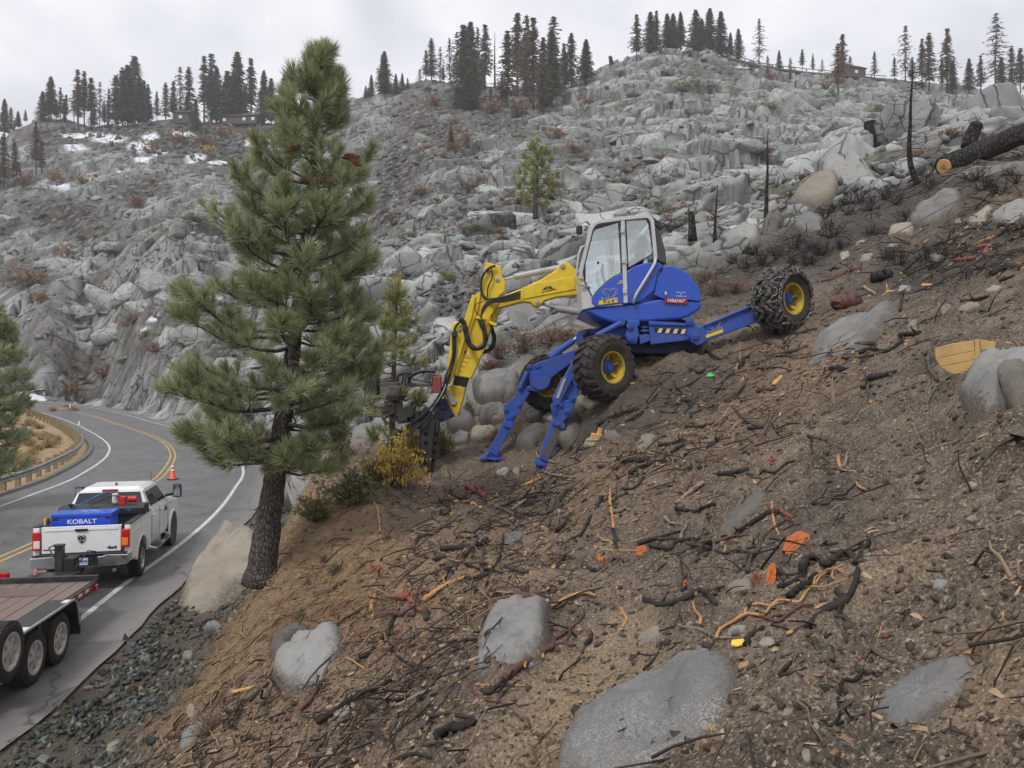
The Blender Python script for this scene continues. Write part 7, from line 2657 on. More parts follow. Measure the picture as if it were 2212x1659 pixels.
slab(ID, [(1200, 1680), (1230, 1600), (1290, 1520), (1370, 1440), (1440, 1397), (1500, 1388), (1560, 1402), (1592, 1450), (1582, 1520), (1545, 1600), (1510, 1680), (1450, 1740), (1260, 1740)], 0.13, 'rock_dust', '', 1, 'huge smooth grey boulder filling the bottom of the view, white dust on its face', 0.5, flat=0.5, n=64, rings=20)
slab(ID, [(1880, 1505), (1950, 1450), (2050, 1410), (2112, 1405), (2116, 1440), (2080, 1500), (2000, 1560), (1930, 1582), (1888, 1560)], 0.07, 'rock_dust', '', 2, 'pale dusty slab nearly flush with the soil at the lower right', flat=0.4)
slab(ID, [(1024, 1458), (1040, 1390), (1075, 1335), (1130, 1295), (1178, 1284), (1195, 1305), (1188, 1340), (1186, 1400), (1165, 1440), (1120, 1466), (1060, 1484), (1030, 1478)], 0.36, 'granite_near', '', 3, 'dark grey half buried boulder under the thick peeled tan root', 0.55, flat=0.3)
slab(ID, [(590, 1442), (620, 1405), (690, 1377), (735, 1372), (746, 1396), (722, 1432), (700, 1472), (640, 1502), (600, 1487)], 0.34, 'rock_pale', '', 4, 'pale lichened boulder on the lower left slope', 0.55)
slab(ID, [(583, 1426), (600, 1395), (650, 1360), (674, 1366), (650, 1392), (600, 1424)], 0.45, 'rock_dark', '', 5, 'brown angular rock leaning behind the pale lichened boulder')
slab(ID, [(1737, 832), (1740, 790), (1760, 745), (1800, 700), (1850, 665), (1910, 646), (1945, 646), (1930, 680), (1880, 740), (1830, 782), (1780, 826)], 0.14, 'rock_dust', '', 6, 'long flat grey slab with white scratches below the chained wheel', 0.5, flat=0.5)
slab(ID, [(2078, 880), (2072, 850), (2100, 805), (2150, 765), (2212, 735), (2280, 725), (2290, 900), (2180, 902), (2110, 897)], 0.20, 'rock_pale', '', 7, 'big rounded boulder cut by the right edge behind the crate', 0.55)
slab(ID, [(2176, 880), (2170, 850), (2186, 815), (2205, 808), (2240, 820), (2240, 890), (2200, 900)], 0.7, 'rock_dark', '', 8, 'black charred chunk in front of the right edge boulder')
for fn, ol, hf, mt, ds in (
 (DZ_, [(1100, 605), (1160, 540), (1280, 465), (1400, 425), (1440, 470), (1420, 540), (1300, 620), (1180, 640)], 0.38, 'granite_near', 'long tilted grey boulder'),
 (DZ_, [(990, 690), (1010, 645), (1080, 615), (1150, 640), (1135, 690)], 0.45, 'rock_tan', 'rounded tan boulder'),
 (DZ_, [(600, 380), (680, 310), (760, 270), (860, 290), (940, 400), (930, 480), (800, 500), (680, 470)], 0.45, 'rock_pale', 'large pale crest boulder'),
 (DZ_, [(400, 520), (450, 425), (520, 395), (620, 375), (690, 405), (690, 480), (600, 540), (500, 560)], 0.45, 'rock_tan', 'brown cracked crest boulder'),
 (DZ_, [(0, 745), (60, 685), (200, 622), (240, 645), (230, 740), (120, 765), (0, 790)], 0.30, 'rock_pale', 'white streaked rock'),
 (DZ_, [(240, 740), (262, 640), (330, 580), (400, 545), (420, 562), (340, 680), (290, 730)], 0.45, 'rock_dark', 'dark furrowed rock'),
 (DZ_, [(430, 640), (470, 590), (560, 580), (620, 610), (560, 660), (470, 670)], 0.4, 'granite_near', 'grey crest rock'),
 (DZ_, [(1320, 380), (1400, 315), (1600, 272), (1801, 255), (1850, 300), (1700, 340), (1500, 385)], 0.16, 'granite_near', 'broad flat grey slab'),
 (DZ_, [(1590, 600), (1650, 545), (1801, 485), (1860, 560), (1650, 622)], 0.30, 'rock_pale', 'pale wedge of rock'),
 (DZ_, [(1460, 620), (1500, 565), (1600, 505), (1612, 540), (1540, 620)], 0.35, 'rock_tan', 'tan pointed rock'),
 (DZ_, [(1190, 850), (1240, 812), (1320, 792), (1300, 832), (1220, 862)], 0.35, 'rock_pale', 'small white rock'),
 (DZ_, [(1305, 1142), (1340, 1117), (1400, 1132), (1395, 1170), (1322, 1170)], 0.4, 'rock_tan', 'small rounded tan stone'),
 (DZ_, [(1402, 1132), (1440, 1092), (1540, 1087), (1546, 1110), (1462, 1146)], 0.35, 'rock_tan', 'flat tan stone'),
 (DZ_, [(1570, 1020), (1640, 992), (1680, 992), (1660, 1020), (1590, 1036)], 0.3, 'rock_tan', 'thin pale flagstone'),
 (DZ_, [(1110, 1252), (1130, 1192), (1170, 1182), (1182, 1230), (1150, 1266)], 0.45, 'rock_tan', 'upright cream stone'),
 (DZ_, [(770, 760), (830, 722), (872, 712), (842, 742)], 0.3, 'rock_pale', 'white chip of rock'),
 (DZ_, [(985, 750), (1030, 736), (1062, 738), (1040, 755)], 0.3, 'rock_pale', 'white flat stone'),
 (DZ_, [(820, 842), (850, 802), (912, 800), (882, 842)], 0.35, 'rock_pale', 'small grey white stone'),
 (DZ_, [(705, 830), (720, 785), (762, 780), (770, 815)], 0.35, 'rock_tan', 'small tan stone'),
 (DZ_, [(1040, 1022), (1080, 992), (1132, 987), (1122, 1016)], 0.3, 'rock_pale', 'pale flat stone'),
 (DZ_, [(1380, 620), (1400, 590), (1430, 600), (1425, 625)], 0.4, 'rock_tan', 'little round stone'),
 (EZ, [(0, 1080), (30, 1052), (110, 1062), (150, 1102), (92, 1200), (0, 1222), (-40, 1150)], 0.45, 'granite_near', 'squarish grey bank boulder'),
 (EZ, [(95, 1132), (112, 1062), (200, 1042), (240, 1062), (230, 1160), (160, 1210), (100, 1202)], 0.45, 'granite_near', 'rounded grey bank boulder'),
 (EZ, [(0, 1252), (60, 1227), (140, 1232), (150, 1290), (60, 1332), (0, 1332)], 0.4, 'granite_near', 'low grey bank boulder'),
 (EZ, [(0, 1382), (60, 1357), (110, 1382), (60, 1432), (0, 1432)], 0.4, 'rock_tan', 'low tan bank boulder'),
 (EZ, [(270, 1302), (300, 1257), (400, 1252), (380, 1302), (300, 1322)], 0.4, 'granite_near', 'small grey bank rock'),
 (EZ, [(375, 1312), (400, 1272), (440, 1282), (430, 1322)], 0.4, 'rock_pale', 'small pale bank rock'),
 (EZ, [(210, 1482), (240, 1402), (330, 1352), (420, 1342), (352, 1440), (300, 1490)], 0.28, 'granite_near', 'flat mossy rock between the feet'),
 (EZ, [(475, 1462), (482, 1382), (520, 1295), (600, 1282), (592, 1342), (570, 1450), (502, 1480)], 0.38, 'granite_near', 'upright pale grey rock'),
 (EZ, [(530, 1252), (560, 1195), (660, 1185), (680, 1222), (600, 1270)], 0.35, 'rock_tan', 'tan rock under the near wheel'),
 (EZ, [(620, 1480), (650, 1432), (715, 1417), (690, 1462)], 0.25, 'rock_tan', 'thin tan flagstone'),
 (EZ, [(720, 1402), (800, 1372), (832, 1402), (770, 1432)], 0.3, 'rock_dark', 'sooty brown rock'),
 (EZ, [(920, 1502), (960, 1402), (1060, 1382), (1040, 1432), (960, 1522)], 0.25, 'rock_tan', 'shattered pale rock'),
 (EZ, [(90, 1632), (150, 1602), (182, 1612), (130, 1646)], 0.3, 'rock_pale', 'white flat stone'),
 (EZ, [(190, 1627), (220, 1592), (246, 1612), (230, 1642)], 0.4, 'rock_tan', 'angular tan stone'),
 (EZ, [(100, 722), (170, 642), (260, 617), (350, 642), (375, 722), (340, 762), (200, 772)], 0.42, 'granite_near', 'broad grey boulder behind the lower boom'),
 (AZ_, [(820, 942), (870, 912), (990, 892), (1090, 892), (1100, 992), (980, 1100), (860, 1112), (812, 1052)], 0.42, 'granite_near', 'big blocky bank boulder'),
 (AZ_, [(610, 1202), (700, 1152), (790, 1182), (780, 1262), (660, 1292), (612, 1262)], 0.42, 'granite_near', 'round shaded bank boulder'),
 (AZ_, [(640, 1322), (700, 1282), (760, 1292), (740, 1362), (650, 1372)], 0.4, 'granite_near', 'small round bank boulder'),
 (AZ_, [(755, 1342), (780, 1272), (900, 1262), (920, 1302), (860, 1342)], 0.4, 'rock_tan', 'oval bank boulder'),
 (AZ_, [(880, 1152), (950, 1102), (1010, 1112), (1030, 1200), (920, 1232)], 0.42, 'rock_tan', 'tan bank boulder'),
 (AZ_, [(820, 852), (870, 792), (960, 782), (930, 822)], 0.3, 'rock_pale', 'pale slanting rock'),
 (ID, [(356, 1380), (384, 1306), (440, 1240), (490, 1182), (540, 1148), (564, 1165), (558, 1245), (505, 1305), (430, 1372)], 0.30, 'rock_tan', 'smooth tan bedrock slab'),
 (ID, [(612, 1092), (640, 1042), (670, 1022), (666, 1062), (630, 1097)], 0.3, 'rock_pale', 'pale bedrock'),
 (LZ, [(1255, 472), (1280, 422), (1350, 412), (1372, 430), (1320, 466)], 0.4, 'rock_pale', 'small white stone'),
 (LZ, [(1110, 652), (1130, 592), (1180, 542), (1196, 592), (1150, 642)], 0.35, 'rock_pale', 'pale ridged stone'),
 (LZ, [(1105, 1202), (1130, 1112), (1200, 1012), (1280, 1012), (1286, 1062), (1200, 1142)], 0.35, 'rock_pale', 'pale pointed rock'),
 (LZ, [(1160, 985), (1170, 920), (1220, 915), (1225, 975)], 0.4, 'rock_tan', 'mossy tan stone'),
 (LZ, [(645, 1202), (660, 1152), (720, 1102), (746, 1122), (700, 1182)], 0.35, 'rock_tan', 'tan slanted rock'),
 (LZ, [(840, 642), (860, 592), (915, 582), (930, 632), (880, 652)], 0.5, 'granite_near', 'dark blue-grey stone'),
 (LZ, [(860, 690), (880, 668), (910, 672), (905, 695)], 0.5, 'rock_dark', 'small brown stone'),
 (LZ, [(215, 1242), (240, 1202), (310, 1217), (335, 1252), (270, 1280)], 0.45, 'granite_near', 'largest dark stone'),
 (LZ, [(650, 860), (680, 820), (720, 815), (700, 855)], 0.45, 'granite_near', 'angular dark stone'),
 (LZ, [(2045, 962), (2070, 902), (2180, 862), (2202, 902), (2100, 1002)], 0.35, 'rock_tan', 'rounded pale rock'),
 (LZ, [(1980, 1242), (2010, 1182), (2050, 1152), (2042, 1202)], 0.35, 'rock_pale', 'sliver of white rock'),
 (FZ, [(1050, 392), (1080, 322), (1190, 282), (1202, 312), (1130, 372)], 0.35, 'granite_near', 'grey wedge of rock'),
 (FZ, [(1820, 972), (1850, 872), (1930, 832), (1982, 882), (1900, 952)], 0.2, 'rock_dusty', 'dusty grey rock'),
 (GZ, [(1680, 642), (1710, 592), (1780, 587), (1772, 622), (1710, 647)], 0.35, 'rock_pale', 'white rough stone'),
 (GZ, [(1870, 242), (1890, 212), (1950, 207), (1942, 246)], 0.35, 'rock_tan', 'cream stone'),
 (GZ, [(1290, 452), (1310, 432), (1355, 452), (1342, 482), (1300, 477)], 0.4, 'rock_tan', 'brown pebble'),
 (GZ, [(680, 952), (710, 922), (780, 927), (760, 962), (700, 972)], 0.35, 'rock_tan', 'rounded tan stone'),
 (GZ, [(490, 905), (520, 860), (600, 840), (620, 855), (560, 900)], 0.3, 'rock_pale', 'flat silvery stone'),
 (GZ, [(1765, 82), (1850, 22), (1960, 2), (1932, 42), (1850, 82)], 0.08, 'rock_dusty', 'pale patch of bedrock'),
 (GZ, [(920, 1562), (935, 1512), (980, 1542), (986, 1622), (950, 1642)], 0.3, 'rock_tan', 'cream rock'),
 (GZ, [(440, 342), (530, 210), (620, 82), (690, 52), (742, 102), (620, 232), (480, 352)], 0.14, 'rock_dark', 'long brown bedrock slab'),
 (GZ, [(490, 622), (560, 562), (640, 572), (642, 642), (560, 692)], 0.2, 'rock_dusty', 'dusty brown rock'),
 (GZ, [(985, 1440), (1010, 1405), (1040, 1420), (1025, 1450)], 0.4, 'rock_tan', 'little tan stone'),
 (GZ, [(810, 1360), (840, 1320), (890, 1330), (860, 1370)], 0.3, 'rock_dusty', 'dusty stone')):
 slab(fn, ol, hf, mt, ds, 10)

# ------------------------------------------------------------------ roots, sticks and cut wood
M['char'] = m_plain('charred_wood', (0.024, 0.022, 0.021), 0.7, 0, 0.4, 10, dirt=(0.14, 0.11, 0.09), dirt_amt=0.32, dirt_scale=7, bump=0.6, spec=0.12)
M['root_brown'] = m_plain('brown_root_bark', (0.115, 0.075, 0.052), 0.8, 0, 0.4, 9, dirt=(0.035, 0.03, 0.028), dirt_amt=0.75, dirt_scale=6, bump=0.5)
M['root_red'] = m_plain('red_manzanita_bark', (0.115, 0.040, 0.034), 0.6, 0, 0.3, 8, dirt=(0.05, 0.03, 0.027), dirt_amt=0.45, dirt_scale=6, bump=0.3)
M['root_tan'] = m_plain('peeled_tan_wood', (0.48, 0.27, 0.10), 0.6, 0, 0.25, 8, dirt=(0.16, 0.075, 0.045), dirt_amt=0.5, dirt_scale=7, bump=0.3)
M['bark_pale'] = m_plain('pale_bark', (0.30, 0.235, 0.18), 0.8, 0, 0.3, 10, dirt=(0.06, 0.05, 0.045), dirt_amt=0.55, dirt_scale=9, bump=0.5)
M['cut_tan'] = m_plain('fresh_cut_wood', (0.62, 0.36, 0.14), 0.7, 0, 0.2, 14)
M['cut_orange'] = m_plain('orange_stump_wood', (0.50, 0.135, 0.035), 0.7, 0, 0.35, 9, bump=0.5)
M['cut_red'] = m_plain('red_split_wood', (0.20, 0.062, 0.040), 0.7, 0, 0.35, 9, bump=0.5)
WD = {'char': 'black charred', 'root_brown': 'brown', 'root_red': 'dark red', 'root_tan': 'peeled tan', 'bark_pale': 'pale barked', 'cut_red': 'red split', 'cut_orange': 'orange', 'cut_tan': 'tan'}


def stick(fn, pts, r0, r1, mat, cut0=None, cut1=None, lift=0.0, label=None, kind=None, sc=None, n=8):
 sc = {GZ: .37502, FZ: .37502, LZ: .35158, EZ: .36453, AZ_: .31251, DZ_: .36464, ID: 1.0}[fn] if sc is None else sc
 P = [gp(*fn(a, b)) for a, b in pts]
 q = random.Random(int(pts[0][0] * 3 + pts[0][1]))
 md = sum(p.y for p in P) / len(P)
 mp = sc * KD * md / FPX
 r0, r1 = r0 * mp, r1 * mp
 k = len(P)
 L = sum((P[i + 1] - P[i]).length for i in range(k - 1))
 Q = []
 for i, p in enumerate(P):
  r = r0 + (r1 - r0) * i / max(1, k - 1)
  up = r * 0.55 + lift + (0.25 * r * math.sin(i * 2.1 + q.random() * 3))
  Q.append(p + Vector((0, -0.3 * r, up)))
 arr = catmull([tuple(p) for p in Q], max(0.01, L / 26))
 m_ = len(arr)
 rad = []
 for i in range(m_):
  f = i / (m_ - 1)
  rr = (r0 + (r1 - r0) * f) * (1 + 0.16 * noise_(Vector((f * L / max(r0, .004) * 0.25, q.random() * 0.01, pts[0][0]))) + 0.06 * q.gauss(0, 1))
  rad.append(max(rr, 0.0015))
 wob = [Vector(a) + Vector((q.gauss(0, .12), q.gauss(0, .12), q.gauss(0, .10))) * rad[i] * 1.2 for i, a in enumerate(arr)]
 b = MB()
 b.tube(wob, rad, n, 0)
 if r0 > 0.008 and r0 < 0.1 * L:
  # a few broken side stubs
  for s_ in range(q.choice((0, 1, 1, 2))):
   i = q.randrange(2, m_ - 1)
   d_ = Vector((q.gauss(0, 1), q.gauss(0, 1), abs(q.gauss(0, 1)))).normalized()
   b.tube([wob[i], wob[i] + d_ * rad[i] * 2.4, wob[i] + d_ * rad[i] * 3.6 + Vector((0, 0, rad[i]))], [rad[i] * .6, rad[i] * .4, rad[i] * .22], 6)
 me = b.mesh('root', wob[0])
 nm = kind or ('log' if r0 / max(L, .01) > 0.09 else 'root')
 o = link_mesh(nm, me, M[mat], None, wob[0], smooth=True)
 x, y = fn(*pts[len(pts) // 2])
 d_ = WD[mat] + (' log' if nm == 'log' else (' long crooked root' if L > 1.1 else ' root' if k > 3 else ' stick'))
 tag(o, label or rel_label(d_, x, y), 'branch', 'roots and sticks on the dug slope')
 for cm, e, e2, r in ((cut0, wob[0], wob[1], rad[0]), (cut1, wob[-1], wob[-2], rad[-1])):
  if cm:
   a_ = (e - e2).normalized()
   c = MB().cyl(e, e + a_ * r * 0.16, r * 0.96, 12)
   co = link_mesh('cut_end', c.mesh('cut_end', wob[0]), M[cm], o)
 return o


for args in (
 (GZ, [(1320, 360), (1270, 420), (1250, 520), (1232, 620), (1180, 690)], 13, 16, 'char'),
 (GZ, [(1185, 680), (1140, 720), (1060, 760), (980, 840), (880, 890), (800, 950), (720, 975), (650, 965)], 27, 7, 'char'),
 (GZ, [(880, 890), (845, 905), (820, 930)], 20, 14, 'root_tan', None, 'cut_tan'),
 (GZ, [(930, 550), (960, 480), (1020, 472), (1060, 520), (1100, 490), (1160, 440), (1200, 452), (1240, 500)], 26, 14, 'char', None, None, 0.02),
 (GZ, [(790, 620), (880, 590), (950, 545)], 13, 18, 'char'),
 (GZ, [(800, 530), (840, 555), (910, 545)], 16, 12, 'char'),
 (GZ, [(860, 690), (900, 640), (970, 600), (1010, 560)], 26, 20, 'char'),
 (GZ, [(440, 935), (460, 880), (540, 830), (620, 790), (700, 800), (740, 760), (790, 715), (870, 716), (920, 720), (960, 660), (1000, 630), (1040, 570), (1100, 540), (1160, 510)], 11, 5, 'root_tan', None, None, 0.015),
 (GZ, [(600, 800), (620, 750), (680, 730), (750, 740), (800, 720)], 8, 7, 'root_tan', None, None, 0.012),
 (GZ, [(700, 800), (790, 830), (850, 790), (930, 740), (1000, 735)], 9, 7, 'root_red', None, 'cut_tan', 0.012),
 (GZ, [(980, 650), (1050, 652), (1120, 632), (1200, 600)], 7, 5, 'root_tan', None, None, 0.03),
 (GZ, [(1000, 640), (1010, 600), (1060, 560), (1130, 545), (1180, 560)], 7, 4, 'root_tan', None, None, 0.03),
 (GZ, [(1120, 620), (1105, 600), (1120, 560), (1180, 585)], 5, 4, 'root_tan', None, None, 0.04),
 (GZ, [(1125, 640), (1165, 690), (1150, 740), (1150, 780)], 16, 15, 'char'),
 (GZ, [(1120, 790), (1180, 800), (1230, 860), (1250, 920), (1270, 1000), (1275, 1025)], 18, 12, 'root_brown'),
 (GZ, [(1270, 890), (1310, 912), (1330, 970), (1390, 1020), (1460, 1050)], 16, 9, 'root_brown', 'cut_tan'),
 (GZ, [(1330, 970), (1290, 1040), (1230, 1085)], 9, 8, 'root_brown'),
 (GZ, [(1330, 1040), (1270, 1110), (1230, 1160), (1170, 1152), (1150, 1210), (1140, 1280), (1150, 1350), (1110, 1420)], 14, 7, 'char'),
 (GZ, [(1000, 920), (1020, 980), (1080, 1060)], 18, 10, 'root_brown', 'cut_tan'),
 (GZ, [(1600, 690), (1540, 770), (1490, 850)], 16, 8, 'char', 'cut_red'),
 (GZ, [(800, 1130), (860, 1060), (950, 990)], 11, 7, 'char'),
 (GZ, [(800, 1130), (880, 1110), (960, 1080)], 11, 6, 'char'),
 (GZ, [(610, 960), (640, 890), (712, 850)], 20, 12, 'char'),
 (GZ, [(105, 350), (220, 340), (280, 370), (370, 390)], 11, 12, 'root_brown'),
 (GZ, [(370, 390), (260, 440), (150, 480), (110, 510), (80, 560)], 10, 5, 'root_brown'),
 (GZ, [(395, 400), (340, 440)], 34, 22, 'char'),
 (GZ, [(390, 430), (300, 480), (260, 550), (230, 620), (225, 740), (200, 850)], 15, 7, 'root_brown'),
 (GZ, [(222, 760), (240, 810), (255, 865)], 7, 5, 'char'),
 (GZ, [(200, 845), (100, 880), (20, 930)], 7, 4, 'char'),
 (GZ, [(600, 500), (620, 430), (690, 360), (750, 290), (840, 232)], 10, 6, 'root_brown'),
 (GZ, [(545, 320), (600, 280), (690, 222), (760, 192), (800, 190)], 12, 18, 'char'),
 (GZ, [(760, 192), (820, 190), (875, 222)], 18, 12, 'cut_red'),
 (GZ, [(1170, 310), (1200, 370), (1215, 460)], 8, 6, 'root_brown'),
 (GZ, [(1650, 525), (1740, 530)], 7, 5, 'char'),
 (GZ, [(460, 375), (490, 380), (485, 420)], 8, 6, 'root_tan'),
 (GZ, [(30, 700), (120, 720), (250, 690), (350, 640), (440, 720)], 20, 12, 'char'),
 (GZ, [(1040, 385), (1140, 365)], 10, 6, 'char'), (GZ, [(1370, 950), (1400, 860)], 3, 2, 'root_tan', None, None, 0.03), (GZ, [(1395, 910), (1440, 900)], 12, 9, 'cut_red'),
 (FZ, [(1210, 752), (1260, 742), (1360, 746), (1400, 722), (1440, 692), (1520, 666), (1592, 686)], 22, 10, 'root_tan', None, None, 0.02, 'thick peeled tan root lying over the dark half buried boulder'),
 (FZ, [(1060, 1165), (1130, 1110), (1220, 1050), (1330, 980), (1350, 930), (1420, 880), (1480, 830), (1530, 770)], 24, 7, 'root_red', 'cut_red', None, 0.01, 'long dark red root right of the dark half buried boulder'),
 (FZ, [(1285, 1055), (1280, 980), (1300, 920), (1315, 880)], 8, 5, 'root_tan', None, None, 0.03),
 (FZ, [(1160, 1040), (1185, 1062), (1180, 1110)], 8, 7, 'root_tan', None, None, 0.03),
 (FZ, [(1530, 960), (1560, 900), (1590, 770)], 14, 8, 'char'),
 (FZ, [(1450, 1090), (1490, 1030), (1530, 960)], 6, 10, 'root_brown'),
 (FZ, [(1730, 745), (1765, 800), (1742, 850)], 11, 8, 'root_tan'),
 (FZ, [(820, 470), (900, 510), (980, 522), (1040, 542), (1110, 530)], 9, 9, 'char'),
 (FZ, [(1065, 500), (1130, 522), (1200, 532), (1260, 502), (1330, 492), (1392, 460)], 9, 15, 'root_brown'),
 (FZ, [(720, 500), (760, 532), (840, 562), (920, 567), (980, 540)], 14, 10, 'char'),
 (FZ, [(940, 525), (890, 640), (860, 720), (832, 800)], 9, 4, 'char'),
 (FZ, [(770, 660), (850, 610), (890, 575)], 8, 7, 'bark_pale'), (FZ, [(900, 690), (980, 720), (1060, 715)], 7, 6, 'root_brown'), (FZ, [(990, 770), (1040, 745), (1080, 740)], 13, 10, 'root_brown'),
 (FZ, [(440, 690), (540, 672), (622, 650)], 22, 18, 'cut_red'), (FZ, [(520, 700), (560, 742), (612, 765)], 20, 15, 'cut_red'), (FZ, [(310, 805), (420, 776), (545, 782)], 24, 14, 'root_red', 'cut_tan'),
 (FZ, [(490, 620), (500, 660)], 12, 14, 'cut_red'), (FZ, [(610, 770), (612, 810)], 22, 18, 'root_brown', 'cut_tan'),
 (FZ, [(390, 530), (450, 570), (522, 612)], 11, 10, 'bark_pale'), (FZ, [(285, 545), (330, 510), (365, 550)], 16, 12, 'cut_red'), (FZ, [(230, 912), (300, 900)], 16, 13, 'cut_red'), (FZ, [(225, 760), (240, 855)], 18, 10, 'bark_pale', 'cut_orange'),
 (FZ, [(-20, 1430), (60, 1380), (130, 1320), (220, 1270), (330, 1220), (412, 1180)], 20, 10, 'char', None, None, 0.03, 'long black root arching over the rounded pale rock at the lower left'),
 (FZ, [(-20, 1570), (60, 1480), (110, 1410), (172, 1380)], 14, 7, 'char'),
 (FZ, [(650, 1500), (740, 1450), (820, 1422), (890, 1412)], 30, 26, 'char', 'bark_pale', None, 0.0, 'smooth black bent log near the bottom of the slope'),
 (FZ, [(400, 1655), (470, 1602), (560, 1582), (642, 1606)], 15, 9, 'char'),
 (FZ, [(410, 1310), (470, 1290), (560, 1240), (680, 1190)], 12, 8, 'bark_pale', 'cut_tan'),
 (FZ, [(410, 960), (450, 1020), (520, 1066), (592, 1086)], 6, 12, 'char'),
 (FZ, [(850, 1150), (890, 1230), (960, 1270), (1060, 1290), (1130, 1350), (1170, 1390)], 8, 6, 'root_red'),
 (FZ, [(945, 1215), (1040, 1182), (1120, 1187)], 9, 9, 'root_brown'), (FZ, [(780, 1360), (890, 1372)], 9, 9, 'char'), (FZ, [(555, 1395), (620, 1420), (690, 1462)], 6, 4, 'bark_pale'),
 (FZ, [(560, 1650), (600, 1500), (642, 1380)], 10, 6, 'root_brown'), (FZ, [(1090, 1290), (1170, 1295), (1240, 1280)], 8, 12, 'bark_pale'), (FZ, [(600, 1480), (690, 1450)], 8, 8, 'cut_tan'),
 (FZ, [(980, 160), (1060, 150), (1130, 115), (1250, 100)], 9, 11, 'char'), (FZ, [(1115, 185), (1180, 202), (1300, 200), (1400, 150)], 8, 10, 'char'), (FZ, [(1130, 110), (1190, 140), (1280, 120)], 10, 9, 'char'),
 (FZ, [(1500, 330), (1550, 230), (1600, 150), (1622, 100)], 8, 14, 'char', None, 'cut_tan'), (FZ, [(1680, 140), (1770, 80)], 16, 12, 'char'), (FZ, [(2050, 140), (2110, 90), (2210, 20)], 11, 13, 'bark_pale'),
 (FZ, [(1670, 130), (1690, 200)], 12, 9, 'cut_tan'), (FZ, [(745, 40), (762, 90), (800, 110), (850, 110)], 10, 8, 'char'), (FZ, [(700, 195), (760, 200)], 18, 14, 'char', None, 'cut_tan'), (FZ, [(690, 110), (730, 160)], 8, 8, 'char'),
 (FZ, [(850, 45), (900, 70), (950, 100)], 16, 14, 'cut_red'), (FZ, [(790, 325), (880, 325), (960, 300)], 12, 10, 'bark_pale'), (FZ, [(700, 400), (800, 400), (900, 380), (960, 350)], 16, 14, 'char'),
 (FZ, [(1600, 465), (1640, 470)], 18, 14, 'cut_orange'), (FZ, [(1510, 500), (1570, 520), (1640, 530)], 14, 10, 'char', None, 'cut_red'), (FZ, [(1640, 510), (1690, 450)], 12, 10, 'root_red'), (FZ, [(1840, 370), (1900, 345)], 12, 9, 'root_brown'),
 (LZ, [(1450, 1085), (1520, 1092), (1600, 1105)], 9, 8, 'char', 'cut_tan'), (LZ, [(1430, 820), (1500, 800), (1562, 778)], 11, 7, 'cut_tan'), (LZ, [(1770, 990), (1800, 910), (1785, 1000)], 6, 5, 'root_brown'),
 (LZ, [(520, 800), (620, 775), (710, 745)], 14, 10, 'bark_pale'), (LZ, [(720, 830), (800, 830), (860, 845)], 6, 5, 'root_brown'), (LZ, [(2000, 610), (2055, 550)], 12, 10, 'cut_tan'), (LZ, [(1930, 230), (2000, 205), (2050, 190)], 14, 14, 'root_red'),
 (LZ, [(2050, 190), (2090, 160), (2130, 130)], 16, 12, 'char'), (LZ, [(1400, 960), (1500, 900)], 6, 5, 'root_brown'), (LZ, [(1290, 1080), (1380, 1000), (1460, 900)], 6, 5, 'root_brown'),
 (EZ, [(1120, 1130), (1200, 1110), (1290, 1060), (1400, 1000), (1530, 962)], 8, 9, 'root_brown'), (EZ, [(1460, 1200), (1560, 1100), (1640, 980), (1760, 930), (1940, 870)], 13, 10, 'root_brown'), (EZ, [(1640, 1140), (1750, 1125)], 12, 10, 'root_brown'),
 (EZ, [(1770, 725), (1850, 792), (1990, 770)], 13, 9, 'root_brown', 'cut_tan'), (EZ, [(1550, 1290), (1620, 1332), (1680, 1345)], 9, 8, 'root_brown'), (EZ, [(1590, 1358), (1670, 1355)], 12, 10, 'char'), (EZ, [(1210, 1350), (1300, 1345), (1400, 1335)], 10, 14, 'char'),
 (EZ, [(1050, 1462), (1150, 1450), (1215, 1438)], 13, 13, 'char', 'cut_tan'), (EZ, [(1120, 1512), (1190, 1462), (1270, 1442)], 12, 14, 'root_brown', None, 'cut_tan'), (EZ, [(1300, 1425), (1345, 1410)], 10, 12, 'char', None, 'cut_tan'),
 (EZ, [(820, 1542), (920, 1550), (1000, 1545)], 16, 14, 'char'), (EZ, [(985, 1562), (1060, 1555), (1110, 1548)], 12, 14, 'char', 'cut_tan', 'cut_tan'), (EZ, [(890, 1625), (960, 1580), (1050, 1572)], 15, 12, 'char', None, 'cut_tan'), (EZ, [(1410, 1632), (1500, 1622), (1585, 1602)], 15, 17, 'char'),
 (EZ, [(1500, 1230), (1560, 1290), (1640, 1330)], 8, 7, 'root_brown'), (EZ, [(1190, 1190), (1250, 1200)], 10, 8, 'char'), (EZ, [(1340, 900), (1420, 950)], 9, 8, 'char'), (EZ, [(1540, 1000), (1560, 950), (1590, 930)], 12, 9, 'char'), (EZ, [(1640, 820), (1700, 850), (1800, 880)], 9, 8, 'root_brown'),
 (EZ, [(1250, 1010), (1300, 1030), (1360, 990)], 12, 9, 'char'), (EZ, [(1740, 1100), (1790, 1050)], 14, 10, 'cut_tan'), (EZ, [(1700, 940), (1760, 920), (1850, 930)], 10, 8, 'root_brown'), (EZ, [(1640, 1000), (1750, 1000)], 9, 6, 'root_brown'), (EZ, [(700, 1340), (800, 1290), (940, 1245)], 14, 16, 'char'),
 (EZ, [(330, 1580), (390, 1620), (480, 1640), (560, 1650)], 9, 7, 'bark_pale'), (EZ, [(330, 1490), (360, 1560), (410, 1600)], 6, 5, 'bark_pale'), (EZ, [(700, 1580), (800, 1590), (860, 1580)], 10, 10, 'root_brown'), (EZ, [(1940, 1400), (2050, 1430)], 9, 10, 'root_brown'), (EZ, [(1545, 1450), (1560, 1490), (1590, 1510)], 10, 9, 'char'),
